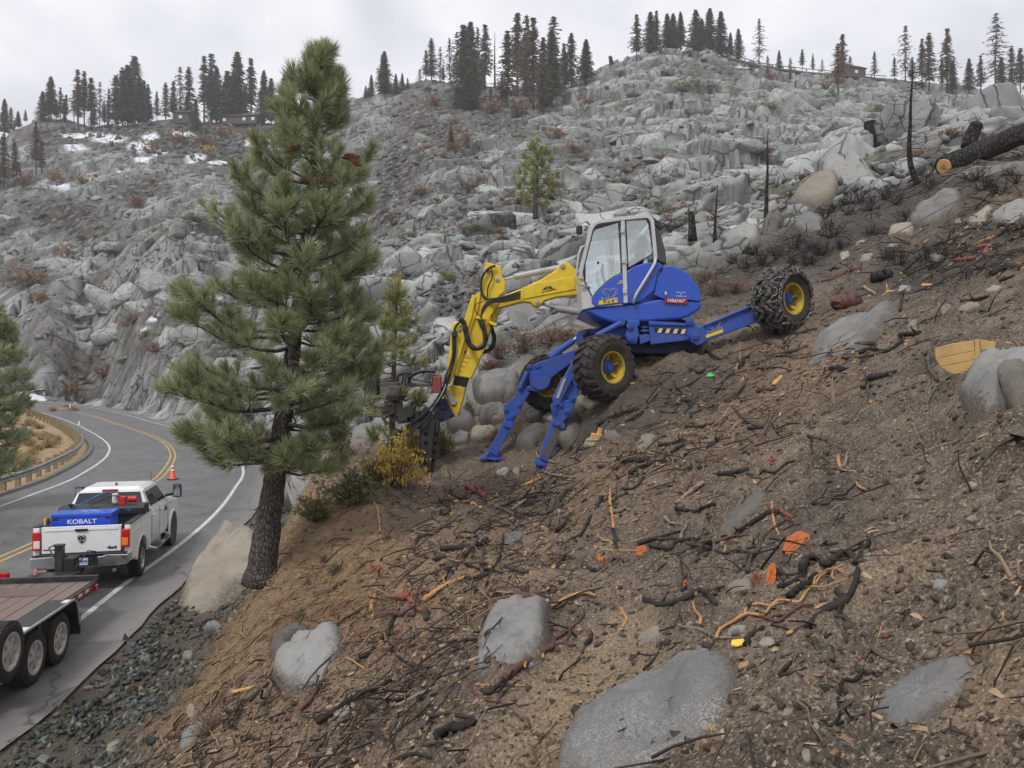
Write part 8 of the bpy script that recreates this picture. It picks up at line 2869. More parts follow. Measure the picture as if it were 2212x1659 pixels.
 (DZ_, [(735, 1345), (820, 1337), (920, 1325)], 13, 15, 'root_brown', 'cut_tan'), (DZ_, [(815, 1390), (900, 1362), (980, 1377), (1080, 1320)], 12, 12, 'char', 'cut_tan'), (DZ_, [(725, 1412), (830, 1412), (960, 1380)], 11, 9, 'root_brown', 'cut_tan'),
 (DZ_, [(650, 1480), (725, 1488)], 16, 18, 'char', 'cut_tan'), (DZ_, [(1060, 1282), (1175, 1270)], 15, 16, 'char', 'cut_tan'), (DZ_, [(1095, 1335), (1088, 1285)], 9, 11, 'char', 'cut_tan'),
 (DZ_, [(1270, 1330), (1235, 1420), (1240, 1490), (1292, 1560)], 16, 7, 'root_brown', None, None, 0.02, 'brown root standing up out of the soil left of the broken crate'),
 (DZ_, [(840, 1592), (880, 1580), (950, 1580)], 14, 9, 'char'), (DZ_, [(1400, 842), (1450, 832), (1512, 825)], 16, 15, 'cut_red'), (DZ_, [(1460, 780), (1550, 722), (1640, 690)], 8, 7, 'root_tan'),
 (DZ_, [(1610, 925), (1700, 885), (1795, 893)], 22, 24, 'char', None, 'cut_tan'), (DZ_, [(600, 960), (700, 932), (780, 870)], 10, 9, 'root_red'), (DZ_, [(640, 950), (740, 900), (820, 880)], 8, 7, 'root_red'), (DZ_, [(920, 950), (1000, 930)], 34, 24, 'char'),
 (DZ_, [(690, 1125), (800, 1085)], 44, 46, 'root_red', 'cut_red', None, 0.0, 'short thick burnt log above the long scratched slab'), (DZ_, [(690, 1090), (685, 1030), (720, 990)], 10, 7, 'root_red'),
 (DZ_, [(870, 1545), (960, 1520), (1040, 1500)], 26, 14, 'char'), (DZ_, [(1660, 960), (1740, 930)], 14, 10, 'char'), (DZ_, [(990, 1640), (1100, 1600), (1210, 1610)], 7, 6, 'root_brown'), (DZ_, [(1540, 1130), (1640, 1155)], 6, 5, 'char'),
 (DZ_, [(1200, 985), (1250, 985)], 10, 9, 'cut_tan'), (DZ_, [(985, 1025), (1060, 1010)], 9, 7, 'cut_tan'), (DZ_, [(1430, 1080), (1500, 1070), (1590, 1050)], 12, 8, 'char'), (DZ_, [(1520, 770), (1590, 750), (1560, 800)], 16, 10, 'cut_red')):
 stick(*args)
# more loose sticks of the tangle
rs = random.Random(21)
made = 0
while made < 130:
 zx_, zy_, sx_, sy_ = rs.choice(((1150, 1040, 330, 70), (1000, 1180, 260, 90), (850, 1330, 240, 110), (1500, 900, 250, 90), (1650, 1120, 260, 120), (700, 1540, 280, 80), (1900, 620, 220, 70), (1350, 1230, 300, 120), (2050, 520, 150, 60)))
 x, y = rs.gauss(zx_, sx_ * .6), rs.gauss(zy_, sy_ * .7)
 if not (320 < x < 2200 and 460 < y < 1640) or y < 1250 - 0.5 * x or (x < 900 and y < 1050) or y < 930 - 0.22 * x:
  continue
 an = rs.gauss(-0.42, 0.75)
 L_ = rs.uniform(26, 85) * (0.5 + (y - 380) / 900)
 k_ = rs.choice((2, 3, 3, 4))
 pts = [(x + math.cos(an) * L_ * (i / k_ - .5) + rs.gauss(0, L_ * .06), y + math.sin(an) * L_ * (i / k_ - .5) + rs.gauss(0, L_ * .06)) for i in range(k_ + 1)]
 r_ = rs.uniform(1.6, 4.6) * (0.5 + (y - 380) / 1100)
 m_ = rs.choice(('char', 'char', 'char', 'root_brown', 'root_brown', 'bark_pale', 'root_tan', 'root_red'))
 try:
  o_ = stick(ID, pts, r_, r_ * rs.uniform(.4, .8), m_, rs.choice((None, None, 'cut_tan')), None, rs.choice((0, 0, 0.015)), label=rel_label(('short ' if L_ < 45 else 'long ') + WD[m_] + ' stick', x, y, 'loose dead stick in the tangle on the dug slope'), kind='root')
 except Exception:
  continue
 made += 1
# small bright cut faces at the upper right
for i, (x, y, r) in enumerate(((1680, 668, 14), (1650, 640, 13), (1722, 600, 14), (1790, 640, 16), (1700, 640, 11), (1760, 690, 12), (1630, 700, 10), (1740, 660, 12), (1760, 575, 10))):
 stick(DZ_, [(x, y), (x + 38, y - 16)], r, r * 0.9, 'char', 'cut_orange', kind='log')

# orange stump faces
def stump(cx, cy, rx, ry, ang, depth, label, mat='cut_orange', body='root_red'):
 """freshly cut stump: ragged bright face, dark body going into the soil"""
 c = gp(cx, cy + ry * 0.7)
 mp = KD * c.y / FPX
 q = random.Random(int(cx))
 t_ = thing('stump', label, 'stump', c)
 n = 22
 a_ = math.radians(ang)
 nrm = Vector((-0.25, -0.9, 0.36)).normalized()
 ux = Vector((math.cos(a_), 0, math.sin(a_)))
 ux = (ux - nrm * ux.dot(nrm)).normalized()
 uy = nrm.cross(ux).normalized()
 ctr = c + Vector((0, 0, ry * 0.6 * mp))
 ring = [ctr + (ux * math.cos(2 * PI * k / n) * rx * (1 + q.gauss(0, .08)) + uy * math.sin(2 * PI * k / n) * ry * (1 + q.gauss(0, .08))) * mp for k in range(n)]
 m = MB()
 vs = [ctr - nrm * 0.01]
 fs = []
 for rr in (0.35, 0.7):
  vs += [ctr + (p - ctr) * rr + nrm * q.uniform(-.003, .004) for p in ring]
 vs += ring
 fs += [(0, 1 + k, 1 + (k + 1) % n) for k in range(n)]
 for r_ in (0, 1):
  o0, o1 = 1 + r_ * n, 1 + (r_ + 1) * n
  fs += [(o0 + k, o1 + k, o1 + (k + 1) % n, o0 + (k + 1) % n) for k in range(n)]
 m.add(vs, fs)
 m.build('cut_face', M[mat], t_, world=True)
 b = MB()
 back = [p - nrm * depth * mp * 40 + Vector((0.02, 0, -0.35 * ry * mp)) for p in ring]
 b.add(ring + back, [(k, k + n, (k + 1) % n + n, (k + 1) % n) for k in range(n)] + [tuple(range(2 * n - 1, n - 1, -1))])
 b.build('body', M[body], t_, world=True)
 return t_


stump(*GZ(900, 355), 33, 19, 38, 1.0, 'largest bright orange stump face, tilted, above the black root heap')
stump(*GZ(757, 535), 10, 25, -12, 1.2, 'narrow orange cut face just below the largest orange stump', 'cut_orange', 'char')
stump(*GZ(672, 565), 9, 14, 0, 1.0, 'small dark red stub left of the orange stumps', 'cut_red', 'char')
stump(*GZ(10, 405), 13, 11, 30, 1.0, 'split orange stub left of the forked brown root')
stump(*GZ(262, 595), 5, 9, 0, 1.0, 'tiny orange cut face on the forked brown root')
stump(*EZ(1740, 1545), 9, 7, 20, 1.5, 'pinkish log end right of the cut sticks', 'cut_red', 'root_red')
yl = thing('yellow_scrap', 'bright yellow scrap lying left of the black root heap', 'scrap', gp(*GZ(566, 965)) + Vector((0, 0, 0.01)))
MB().prism([(-0.035, 0, 0), (-0.012, -0.02, 0.0), (0.035, -0.01, 0.008), (0.03, 0.02, 0.02), (-0.025, 0.02, 0.014)], (0, 0, 0.006)).build('sheet', m_plain('scrap_yellow', (0.75, 0.52, 0.05), 0.5), yl)
gs = thing('green_scrap', 'tiny bright green scrap in the debris below the hazard board', 'scrap', gp(*EZ(1365, 1052)) + Vector((0, 0, 0.02)))
MB().prism([(-0.07, 0, 0), (0.02, -0.03, 0.0), (0.07, 0.0, 0.02), (0.0, 0.04, 0.06)], (0, 0.02, 0.02)).build('sheet', m_plain('scrap_green', (0.02, 0.5, 0.08), 0.5), gs)
nv = thing('blue_scrap', 'dark navy plastic scrap on the gravel beside the road', 'scrap', gp(*LZ(790, 515)))
MB().prism([(-0.13, 0, 0.0), (0.12, -0.02, 0.0), (0.11, 0.05, 0.03), (-0.02, 0.04, 0.03), (-0.11, 0.06, 0.13)], (0, 0.03, 0.03)).build('shell', m_plain('scrap_navy', (0.012, 0.014, 0.05), 0.4), nv)
wb = thing('wood_block', 'pale split wood block standing right of the stabiliser feet', 'wood block', gp(*EZ(690, 1425)))
MB().box((0, 0, 0.06), (0.19, 0.10, 0.12), rot=(0.1, 0.15, 0.2)).build('block', M['cut_tan'], wb, bevel=0.008)
MB().box((0.05, 0.03, 0.14), (0.06, 0.06, 0.16), rot=(0.1, 0.3, 0.2)).build('splinter', M['cut_tan'], wb, bevel=0.004)

# big charred log with its fresh cut end
lp = [W(2040, 360, 24.0), W(2120, 326, 24.6), W(2212, 288, 25.2), W(2330, 240, 26.5)]
log = thing('charred_log', 'huge black charred log with orange cut end lying at the upper right', 'log', lp[0])
arr = catmull([tuple(p) for p in lp], 0.06)
m = MB()
nn = 26
m.tube([Vector(a) for a in arr], 0.325, nn)
ax_ = (Vector(arr[-1]) - Vector(arr[0])).normalized()
for i in range(len(m.v)):
 c = Vector(arr[min(i // nn, len(arr) - 1)])
 v = Vector(m.v[i]) - c
 an = math.atan2(v.z, v.y)
 k = noise_(Vector((an * 3.2, (i // nn) * 0.10, 3))) * 0.13 + noise_(Vector((an * 9, (i // nn) * 0.3, 7))) * 0.07
 m.v[i] = tuple(c + v * (1 + k))
m.build('trunk', M['char_trunk'], log, world=True, smooth=True)
e0 = Vector(arr[0])
cf = MB().cyl(e0 - ax_ * 0.045, e0 + ax_ * 0.02, 0.24, 28).build('cut_face', M['cut_orange'] if False else M['cut_tan'], log, world=True, bevel=0.02)
MB().cyl(e0 - ax_ * 0.05, e0 - ax_ * 0.04, 0.09, 20).build('heartwood', M['root_tan'], log, world=True)
burnt_tree('grey cut stump with small orange end above the charred log', [(2092, 318), (2098, 296), (2110, 268)], 27.0, 0.26, 0.22, 0, 9, name='stump')

# broken crate of fresh boards
cb0 = gp(2060, 806)
cr = thing('wooden_crate', 'broken crate of fresh yellow boards half buried beside the right boulder', 'crate', cb0)
M['board'] = m_plain('fresh_board', (0.60, 0.39, 0.15), 0.65, 0, 0.12, 4, dirt=(0.26, 0.17, 0.09), dirt_amt=0.35, dirt_scale=5)
d_c = cb0.y - 0.35


def cw(x, y, dd=0.0):
 return W(x, y, d_c + dd)


for k, pts in enumerate(([(2020, 752), (2060, 741), (2104, 735), (2106, 757), (2022, 774)], [(2022, 775), (2106, 758), (2108, 776), (2032, 792)], [(2033, 793), (2108, 777), (2106, 797), (2062, 809), (2046, 803)])):
 m = MB()
 m.prism([cw(a, b) for a, b in pts], (0.01, 0.03, 0))
 m.build('board', M['board'], cr, world=True, bevel=0.003, segs=1)
for pts, dd in (([(2106, 733), (2116, 732), (2118, 796), (2108, 797)], -0.01), ([(2118, 734), (2150, 738), (2150, 752), (2120, 756)], 0.03), ([(2120, 760), (2146, 756), (2140, 772), (2122, 780)], 0.03)):
 m = MB()
 m.prism([cw(a, b, dd) for a, b in pts], (0.01, 0.03, 0))
 m.build('board', M['board'], cr, world=True, bevel=0.003, segs=1)
# ------------------------------------------------------------------ small litter of the slope, too many to count
INV = (Ug > -60) & (Ug < 1085)


def m_tone(name, stops, rough=0.85):
 t = NT(name)
 c = t.ramp(t.attr('tone'), stops)
 c = t.mix(t.noise(40, 3, 0.6, t.pos()), c, t.mix(0.5, c, (0.03, 0.025, 0.02)))
 t.set(c, rough, spec=0.25)
 return t.mat


def scatter(name, n, wt, variants, smin, smax, mat, label, seed, lift=0.0, aniso=(1, 1, 1), flat=True, pw=2.0, grow=14.0, tone=None, tilt=0.35):
 g = np.random.default_rng(seed)
 w = np.where(INV, wt, 0).ravel()
 pk = g.choice(len(w), n, p=w / w.sum())
 i, j = pk // NR, pk % NR
 r = RRg[i, j]
 x = Xg[i, j] + g.normal(0, 1, n) * r * 0.003
 y = Yg[i, j] + g.normal(0, 1, n) * r * 0.003
 s = (smin + (smax - smin) * g.random(n) ** pw) * (1 + r / grow)
 z = Zlook(x, y, Z) + lift * s
 e = 0.12
 gx, gy = (Zlook(x + e, y, Zs) - Zlook(x - e, y, Zs)) / (2 * e), (Zlook(x, y + e, Zs) - Zlook(x, y - e, Zs)) / (2 * e)
 up = np.stack([-gx, -gy, np.ones(n)], 1) + g.normal(0, tilt, (n, 3))
 up /= np.linalg.norm(up, axis=1)[:, None]
 a = g.random(n) * 2 * PI
 t1 = np.stack([np.cos(a), np.sin(a), np.zeros(n)], 1)
 t1 -= up * np.sum(t1 * up, 1)[:, None]
 t1 /= np.linalg.norm(t1, axis=1)[:, None]
 t2 = np.cross(up, t1)
 vv, ff, tt, off = [], [], [], 0
 tn = g.random(n) if tone is None else tone(i, j, g)
 which = g.integers(0, len(variants), n)
 for k, (vs, fs) in enumerate(variants):
  m = np.where(which == k)[0]
  if not len(m):
   continue
  q = vs[None] * s[m][:, None, None] * np.array(aniso)
  if not flat:
   q = q * (0.7 + 0.6 * g.random((len(m), 1, 3)))
  P = t1[m][:, None] * q[..., 0:1] + t2[m][:, None] * q[..., 1:2] + up[m][:, None] * q[..., 2:3] + np.stack([x, y, z], 1)[m][:, None]
  nv = len(vs)
  F_ = fs[None] + (off + np.arange(len(m)) * nv)[:, None, None]
  vv.append(P.reshape(-1, 3)), ff.append(F_.reshape(-1, fs.shape[1])), tt.append(np.repeat(tn[m], nv))
  off += nv * len(m)
 o = link_mesh(name, np_mesh(name, np.concatenate(vv), np.concatenate(ff), {'tone': np.concatenate(tt)}), mat)
 tag(o, label, kind='stuff')
 return o


def lump(seed, n=9):
 q = random.Random(seed)
 bm = bmesh.new()
 for _ in range(n):
  d = Vector((q.gauss(0, 1), q.gauss(0, 1), q.gauss(0, 1))).normalized() * q.uniform(0.8, 1.1)
  bm.verts.new((d.x, d.y * 0.8, d.z * 0.55))
 bmesh.ops.convex_hull(bm, input=bm.verts)
 bmesh.ops.delete(bm, geom=[v for v in bm.verts if not v.link_faces], context='VERTS')
 bmesh.ops.triangulate(bm, faces=bm.faces)
 bm.verts.index_update()
 r_ = np.array([v.co[:] for v in bm.verts]), np.array([[v.index for v in f.verts] for f in bm.faces])
 bm.free()
 return r_


def twig(seed, bends=3, r=0.02):
 q = random.Random(seed)
 m = MB()
 p = Vector((-0.5, 0, 0))
 pts = [p]
 for k in range(bends):
  p = p + Vector((1 / bends, q.gauss(0, 0.13), q.gauss(0, 0.05) + 0.02))
  pts.append(p)
 m.tube(pts, [r * (1 - 0.5 * k / bends) for k in range(bends + 1)], 3, caps=False)
 return np.array(m.v), np.array([t_ for f in m.f for t_ in ((f[0], f[1], f[2]), (f[0], f[2], f[3]))])


def chip(seed):
 q = random.Random(seed)
 w, h = q.uniform(0.10, 0.28), q.uniform(0.04, 0.10)
 v = [(-.5, -w, 0), (.5, -w * q.uniform(.1, .8), 0), (.5 * q.uniform(.6, 1), w, 0), (-.5 * q.uniform(.6, 1), w, 0), (-.45, 0, h), (.45, 0.02, h)]
 f = [(0, 1, 5), (0, 5, 4), (1, 2, 5), (2, 3, 4), (2, 4, 5), (3, 0, 4)]
 return np.array(v), np.array(f)


LUMPS = [lump(i) for i in range(8)]
SHARDS = [lump(30 + i, 7) for i in range(8)]
TWIGS = [twig(i, 3, R.uniform(0.012, 0.028)) for i in range(10)]
CHIPS = [chip(i) for i in range(8)]
soilw = nearslope * sstep(1.5, 3.5, RD) * (RRg < 40) * np.maximum(0, 1 - GRAV)
M['clod'] = m_tone('soil_crumbs', [(0.0, (0.06, 0.046, 0.036)), (0.6, (0.13, 0.10, 0.075)), (0.85, (0.21, 0.16, 0.118)), (1.0, (0.33, 0.28, 0.22))])
scatter('soil_crumbs', 15000, soilw * (1 - 0.6 * needle), LUMPS, 0.005, 0.030, M['clod'], 'crumbs and clods of dug brown soil over the slope', 1, 0.15, flat=False, pw=3.0)
M['chips'] = m_tone('wood_chips', [(0.0, (0.05, 0.035, 0.028)), (0.3, (0.17, 0.11, 0.075)), (0.6, (0.34, 0.21, 0.125)), (0.85, (0.50, 0.345, 0.2)), (1.0, (0.55, 0.40, 0.24))], 0.75)
scatter('wood_chips', 20000, soilw * (0.16 + chips * 1.6 + needle * 0.2), CHIPS, 0.008, 0.055, M['chips'], 'splintered wood chips strewn over the slope', 2, 0.12, pw=2.4)
M['twigs'] = m_tone('dead_twigs', [(0.0, (0.020, 0.018, 0.017)), (0.4, (0.055, 0.042, 0.035)), (0.7, (0.15, 0.10, 0.07)), (0.9, (0.30, 0.21, 0.14)), (1.0, (0.42, 0.31, 0.2))])
scatter('dead_twigs', 8500, soilw * (0.07 + chips + burn * 0.8), TWIGS, 0.04, 0.32, M['twigs'], 'thin dead twigs and rootlets lying on the soil', 3, 0.06, pw=2.6, tone=lambda i, j, g: np.clip(g.random(len(i)) - 0.45 * burn[i, j], 0, 1))
M['needle_litter'] = m_tone('needle_litter', [(0.0, (0.17, 0.105, 0.06)), (0.5, (0.38, 0.245, 0.14)), (1.0, (0.60, 0.43, 0.26))])
NEED = [twig(50 + i, 2, 0.012) for i in range(6)]
scatter('fallen_needles', 15000, needle * (RD > 1.4) + 0.10 * GRAV * (RD > 1.2) * (RRg < 25), NEED, 0.10, 0.22, M['needle_litter'], 'fallen orange pine needles under the big pine', 4, 0.10, grow=40, tilt=0.25)
M['gravel'] = m_tone('dark_gravel', [(0.0, (0.035, 0.042, 0.042)), (0.5, (0.085, 0.098, 0.092)), (0.8, (0.15, 0.165, 0.145)), (0.95, (0.25, 0.27, 0.20)), (1.0, (0.32, 0.30, 0.25))], 0.6)
gw = GRAV * sstep(1.2, 1.6, RD) * (1 - sstep(3.0, 4.0, RD + 0.4 * WOB)) * (RRg < 30) * (0.12 + sstep(-0.25, 0.25, fbm(Xg / 0.9, Yg / 0.9, 91, 3)))
scatter('gravel', 6500, gw, SHARDS, 0.022, 0.095, M['gravel'], 'dark grey green angular gravel in the ditch beside the road', 5, 0.2, flat=False, pw=2.2, grow=60)
M['pebbles'] = m_tone('pale_pebbles', [(0.0, (0.14, 0.125, 0.11)), (0.6, (0.30, 0.275, 0.24)), (1.0, (0.48, 0.46, 0.42))])
scatter('pebbles', 9000, soilw, SHARDS, 0.003, 0.018, M['pebbles'], 'small pale pebbles in the dug soil', 6, 0.2, flat=False, pw=3.2)

# ------------------------------------------------------------------ shrubs
def shrub_mesh(seed, twigs, leaves, lsize, spread=1.0, hemi=0.15, forks=2, tr=0.012):
 """unit shrub: branching twigs (material 0) and small leaf faces (material 1)"""
 q = random.Random(seed)
 m = MB()
 tips = []
 for k in range(twigs):
  az, el = q.uniform(0, 6.283), q.uniform(hemi, 1.45)
  d = Vector((math.cos(az) * math.cos(el) * spread, math.sin(az) * math.cos(el) * spread, math.sin(el)))
  L = q.uniform(0.55, 1.0)
  b = Vector((q.gauss(0, .10), q.gauss(0, .10), 0))
  p1 = b + d * L * 0.5 + Vector((q.gauss(0, .06), q.gauss(0, .06), q.gauss(0, .04)))
  p2 = b + d * L + Vector((0, 0, -0.06))
  m.tube([b, p1, p2], [tr, tr * .7, tr * .35], 3, caps=False)
  tips.append((p1, p2))
  for f in range(forks):
   a = p1.lerp(p2, q.uniform(-.3, .7))
   e = a + Vector((q.gauss(0, 1), q.gauss(0, 1), q.uniform(-.2, 1))).normalized() * L * q.uniform(.2, .4)
   m.tube([a, e], [tr * .5, tr * .25], 3, caps=False)
   tips.append((a, e))
 for k in range(leaves):
  a, e = q.choice(tips)
  c = a.lerp(e, q.uniform(0.15, 1.08)) + Vector((q.gauss(0, .03), q.gauss(0, .03), q.gauss(0, .03)))
  d = Vector((q.gauss(0, 1), q.gauss(0, 1), q.gauss(0, 1))).normalized()
  s_ = d.cross(Vector((q.gauss(0, 1), q.gauss(0, 1), q.gauss(0, 1)))).normalized()
  l = lsize * q.uniform(.6, 1.3)
  m.add([c - d * l * .5, c + s_ * l * .32, c + d * l * .5, c - s_ * l * .32], [(0, 1, 2, 3)], 1)
 me = m.mesh('shrub')
 tn = np.random.default_rng(seed).random(len(m.f)).repeat([len(f) for f in m.f])
 at = me.attributes.new('tone', 'FLOAT', 'CORNER')
 at.data.foreach_set('value', tn.astype(np.float32))
 return me


LEAF = {}
for k, (lo, hi) in {'yellow': ((0.40, 0.28, 0.05), (0.78, 0.57, 0.13)), 'olive': ((0.10, 0.11, 0.045), (0.24, 0.24, 0.10)), 'russet': ((0.18, 0.105, 0.078), (0.40, 0.25, 0.18)), 'orange': ((0.20, 0.11, 0.04), (0.40, 0.23, 0.085)),
     'golden': ((0.30, 0.21, 0.10), (0.60, 0.45, 0.23)), 'moss': ((0.12, 0.12, 0.045), (0.27, 0.26, 0.10)), 'brown': ((0.11, 0.075, 0.05), (0.24, 0.165, 0.105))}.items():
 LEAF[k] = m_needles('leaves_' + k, lo, hi)
M['twig_brown'] = m_plain('twig_brown', (0.12, 0.085, 0.065), 0.8, 0, 0.3)
SH = {'leafy': [shrub_mesh(700 + i, 50, 1500, 0.075) for i in range(2)], 'thin': [shrub_mesh(710 + i, 70, 520, 0.075, 1.1, 0.2, 3, 0.009) for i in range(2)],
 'mat': [shrub_mesh(720 + i, 60, 800, 0.085, 1.2, 0.05) for i in range(2)], 'far': [shrub_mesh(730 + i, 34, 300, 0.15, 1.1, 0.1, 2, 0.014) for i in range(3)], 'burnt': [shrub_mesh(740 + i, 26, 0, 0.1, 1.0, 0.25, 5, 0.016) for i in range(4)]}
sh_q = random.Random(3)
sh_cache = {}


def shrub(x, y, wpx, hpx, kind, leaf, desc, name='shrub', cat='bush', group='shrubs on the hillside', label=None, p=None):
 p = p or gp(x, y)
 sc = KD * p.y / FPX
 me0 = sh_q.choice(SH[kind])
 key = (me0.name, leaf)
 if key not in sh_cache:
  me = me0.copy()
  me.materials.append(M['char'] if leaf is None else M['twig_brown'])
  me.materials.append(LEAF[leaf] if leaf else M['char'])
  sh_cache[key] = me
 o = bpy.data.objects.new(name, sh_cache[key])
 COL.objects.link(o)
 o.location = p - Vector((0, 0, 0.02))
 o.rotation_euler = (0, 0, sh_q.uniform(0, 6.28))
 o.scale = (wpx * sc / 2, wpx * sc / 2, hpx * sc)
 tag(o, label if label and not desc else rel_label(desc, x, y, label), cat, group)
 return o


for (x, y, w, h, k, lf, lab) in ((855, 1050, 200, 150, 'leafy', 'yellow', 'bright yellow leafed bush at the foot of the drill mast'), (760, 1090, 220, 110, 'leafy', 'olive', 'low olive green shrub left of the yellow bush'), (690, 1125, 150, 80, 'leafy', 'olive', 'thin olive shrub behind the big pine foot'),
 (800, 1050, 130, 100, 'thin', 'brown', 'twiggy brown shrub between the olive shrub and the yellow bush'), (1012, 905, 46, 62, 'leafy', 'olive', 'small dark green bush among the bank boulders'), (955, 985, 80, 80, 'leafy', 'olive', 'small green bush right of the drill mast'),
 (905, 1000, 100, 100, 'leafy', 'yellow', 'yellow twigs showing just behind the drill mast'), (735, 990, 90, 90, 'leafy', 'olive', 'small green plant right of the pine crown foot')):
 shrub(x, y, w, h, k, lf, '', 'bush', label=lab, group='bushes round the big pine')
for i, (x, y, w, h) in enumerate(((1080, 775, 110, 58), (1130, 760, 120, 66), (1190, 745, 120, 60), (1230, 740, 90, 50), (1060, 800, 90, 40), (1545, 640, 90, 48), (1590, 632, 90, 50), (1520, 610, 70, 45))):
 shrub(x, y, w, h, 'thin', 'russet', 'loose russet brush', 'bush', group='russet brush behind the excavator')
for i, (x, y, w, h) in enumerate(((2212 * .3 + 60, 1240, 60, 40), (645, 1340, 40, 36), (590, 1395, 34, 34), (700, 1215, 36, 30))):
 shrub(x, y, w, h, 'thin', 'olive', 'little green seedling', 'seedling', 'plant', 'seedlings near the big pine')
# rabbitbrush on the verge inside the bend
for i in range(75):
 x, y = sh_q.uniform(-20, 190), sh_q.uniform(905, 1010)
 if x > 60 + (1010 - y) * 1.35:
  continue
 d = 4.75 * FPX / (y * KD - 384)
 p = W(x, y, d)
 p.z = H(p.x, p.y)
 s_ = sh_q.uniform(0.7, 1.2) * 770 / d * 3.2
 shrub(x, y, s_ * 1.2, s_ * 0.55, 'leafy', 'golden', 'dry golden rabbitbrush', 'rabbitbrush', 'bush', 'dry golden brush on the road verge', 'dry golden rabbitbrush on the verge inside the guard rail', p)
# far hillside: named patches, then more in the soil pockets
FS = [(150, 862, 95, 62, 'orange'), (225, 815, 70, 40, 'russet'), (215, 650, 70, 45, 'orange'), (90, 655, 60, 34, 'orange'), (385, 310, 70, 40, 'orange'), (330, 330, 60, 36, 'orange'), (440, 320, 80, 40, 'russet'), (480, 300, 70, 40, 'russet'), (560, 300, 70, 34, 'russet'), (300, 445, 70, 40, 'russet'),
 (60, 620, 90, 60, 'russet'), (150, 560, 80, 40, 'russet'), (50, 400, 70, 40, 'russet'), (120, 395, 60, 36, 'orange'), (180, 400, 60, 30, 'orange'), (450, 332, 50, 26, 'yellow'), (1010, 320, 70, 50, 'russet'), (985, 330, 60, 40, 'russet'), (1060, 245, 80, 50, 'russet'), (1120, 250, 80, 46, 'russet'),
 (940, 230, 60, 40, 'russet'), (1240, 330, 70, 30, 'russet'), (1200, 300, 70, 34, 'russet'), (910, 420, 60, 30, 'russet'), (860, 610, 60, 30, 'russet'), (1045, 395, 40, 26, 'orange'), (1780, 195, 70, 26, 'russet'), (1660, 175, 60, 26, 'russet'), (1540, 480, 60, 24, 'orange'), (1440, 460, 50, 18, 'russet'),
 (1660, 330, 60, 20, 'russet'), (290, 700, 60, 34, 'russet'), (330, 760, 50, 30, 'russet'), (1460, 110, 60, 24, 'russet'), (1420, 112, 50, 24, 'russet'), (1500, 105, 60, 20, 'russet'), (1340, 165, 50, 20, 'russet'), (1270, 230, 60, 30, 'russet'), (1330, 490, 46, 26, 'russet'), (930, 690, 60, 30, 'russet')]
for (x, y, w, h, lf) in FS:
 shrub(x, y, w, h, 'far', lf, {'orange': 'orange brown shrub', 'russet': 'russet leafless shrub', 'yellow': 'yellow shrub'}[lf], 'shrub')
for (x, y, w) in ((1120, 440, 70), (1190, 430, 70), (1200, 405, 60), (1030, 498, 60), (890, 520, 80), (700, 480, 60), (1500, 195, 110), (1470, 200, 60), (1240, 552, 50), (1090, 520, 60), (40, 610, 70), (430, 480, 90), (380, 505, 80), (620, 430, 60), (1350, 400, 60), (1400, 430, 50), (2000, 250, 60), (1900, 245, 60),
 (1650, 240, 60), (880, 560, 70), (1330, 230, 40), (1150, 560, 50), (960, 600, 60), (500, 500, 80)):
 shrub(x, y, w * 1.35, 20, 'mat', 'moss', 'low green juniper mat', 'juniper_mat', 'ground shrub')
g_ = np.random.default_rng(12)
ok = (farhill > 0.6) & (RD > 4) & (SIDE > 0) & (RC < 0.985) & INV & (RRg > 35)
pw_ = np.where(ok, 0.05 + soil, 0).ravel()
for k, pk in enumerate(g_.choice(len(pw_), 215, p=pw_ / pw_.sum())):
 i, j = pk // NR, pk % NR
 p = Vector(V[pk])
 s_ = g_.uniform(0.9, 2.5) * min(1, p.y / 105) * FPX / p.y / KD
 lf = g_.choice(['russet', 'russet', 'brown', 'orange', 'moss'])
 zn = 'left of the big pine' if DXg[i, j] < 500 else 'between the big pine and the cab' if DXg[i, j] < 1260 else 'behind and right of the cab'
 shrub(DXg[i, j], DYg[i, j], s_ * 1.7, s_ * 0.75, 'far', lf, ('wide ' if s_ * p.y > 1.5 * FPX / KD else 'small ') + lf + ' scrub', 'shrub', 'bush', f'{lf} shrubs {zn}', f'{lf} scrubby shrub on the far hillside {zn}', p)
# burnt brush of the upper near slope
for (a, b) in ((720, 520), (800, 500), (880, 540), (760, 560), (660, 560), (600, 600), (980, 470), (1050, 500), (440, 760), (520, 780), (600, 800), (340, 820), (250, 860), (420, 860), (520, 860), (200, 800), (650, 700), (720, 760), (1010, 830), (1060, 860), (1220, 850), (1260, 880), (1300, 820), (900, 680), (1500, 360), (1560, 420), (1100, 600), (1250, 410), (1390, 140), (1720, 330), (1750, 380), (1650, 440), (150, 880), (80, 850)):
 x, y = DZ_(a, b)
 shrub(x, y, sh_q.uniform(60, 100), sh_q.uniform(34, 60), 'burnt', None, 'black burnt brush', 'burnt_brush', 'burnt bush', 'burnt brush on the upper slope')
tw = shrub(455, 1585, 150, 60, 'thin', 'russet', '', 'twig_heap', 'twig heap', 'brush heaps', 'heap of thin reddish twigs beside the gravel strip')
tw = shrub(505, 1560, 120, 50, 'burnt', None, '', 'twig_heap', 'twig heap', 'brush heaps', 'heap of dark cut twigs right of the reddish twig heap')

# ------------------------------------------------------------------ far things on the ridge: cabins, flume; snow bank; haze
M['cabin_wood'] = m_plain('cabin_wood', (0.085, 0.06, 0.05), 0.8, 0, 0.3)
M['cabin_roof'] = m_plain('cabin_roof', (0.10, 0.085, 0.085), 0.7, 0, 0.2)
M['trim_green'] = m_plain('trim_green', (0.10, 0.20, 0.17), 0.6)


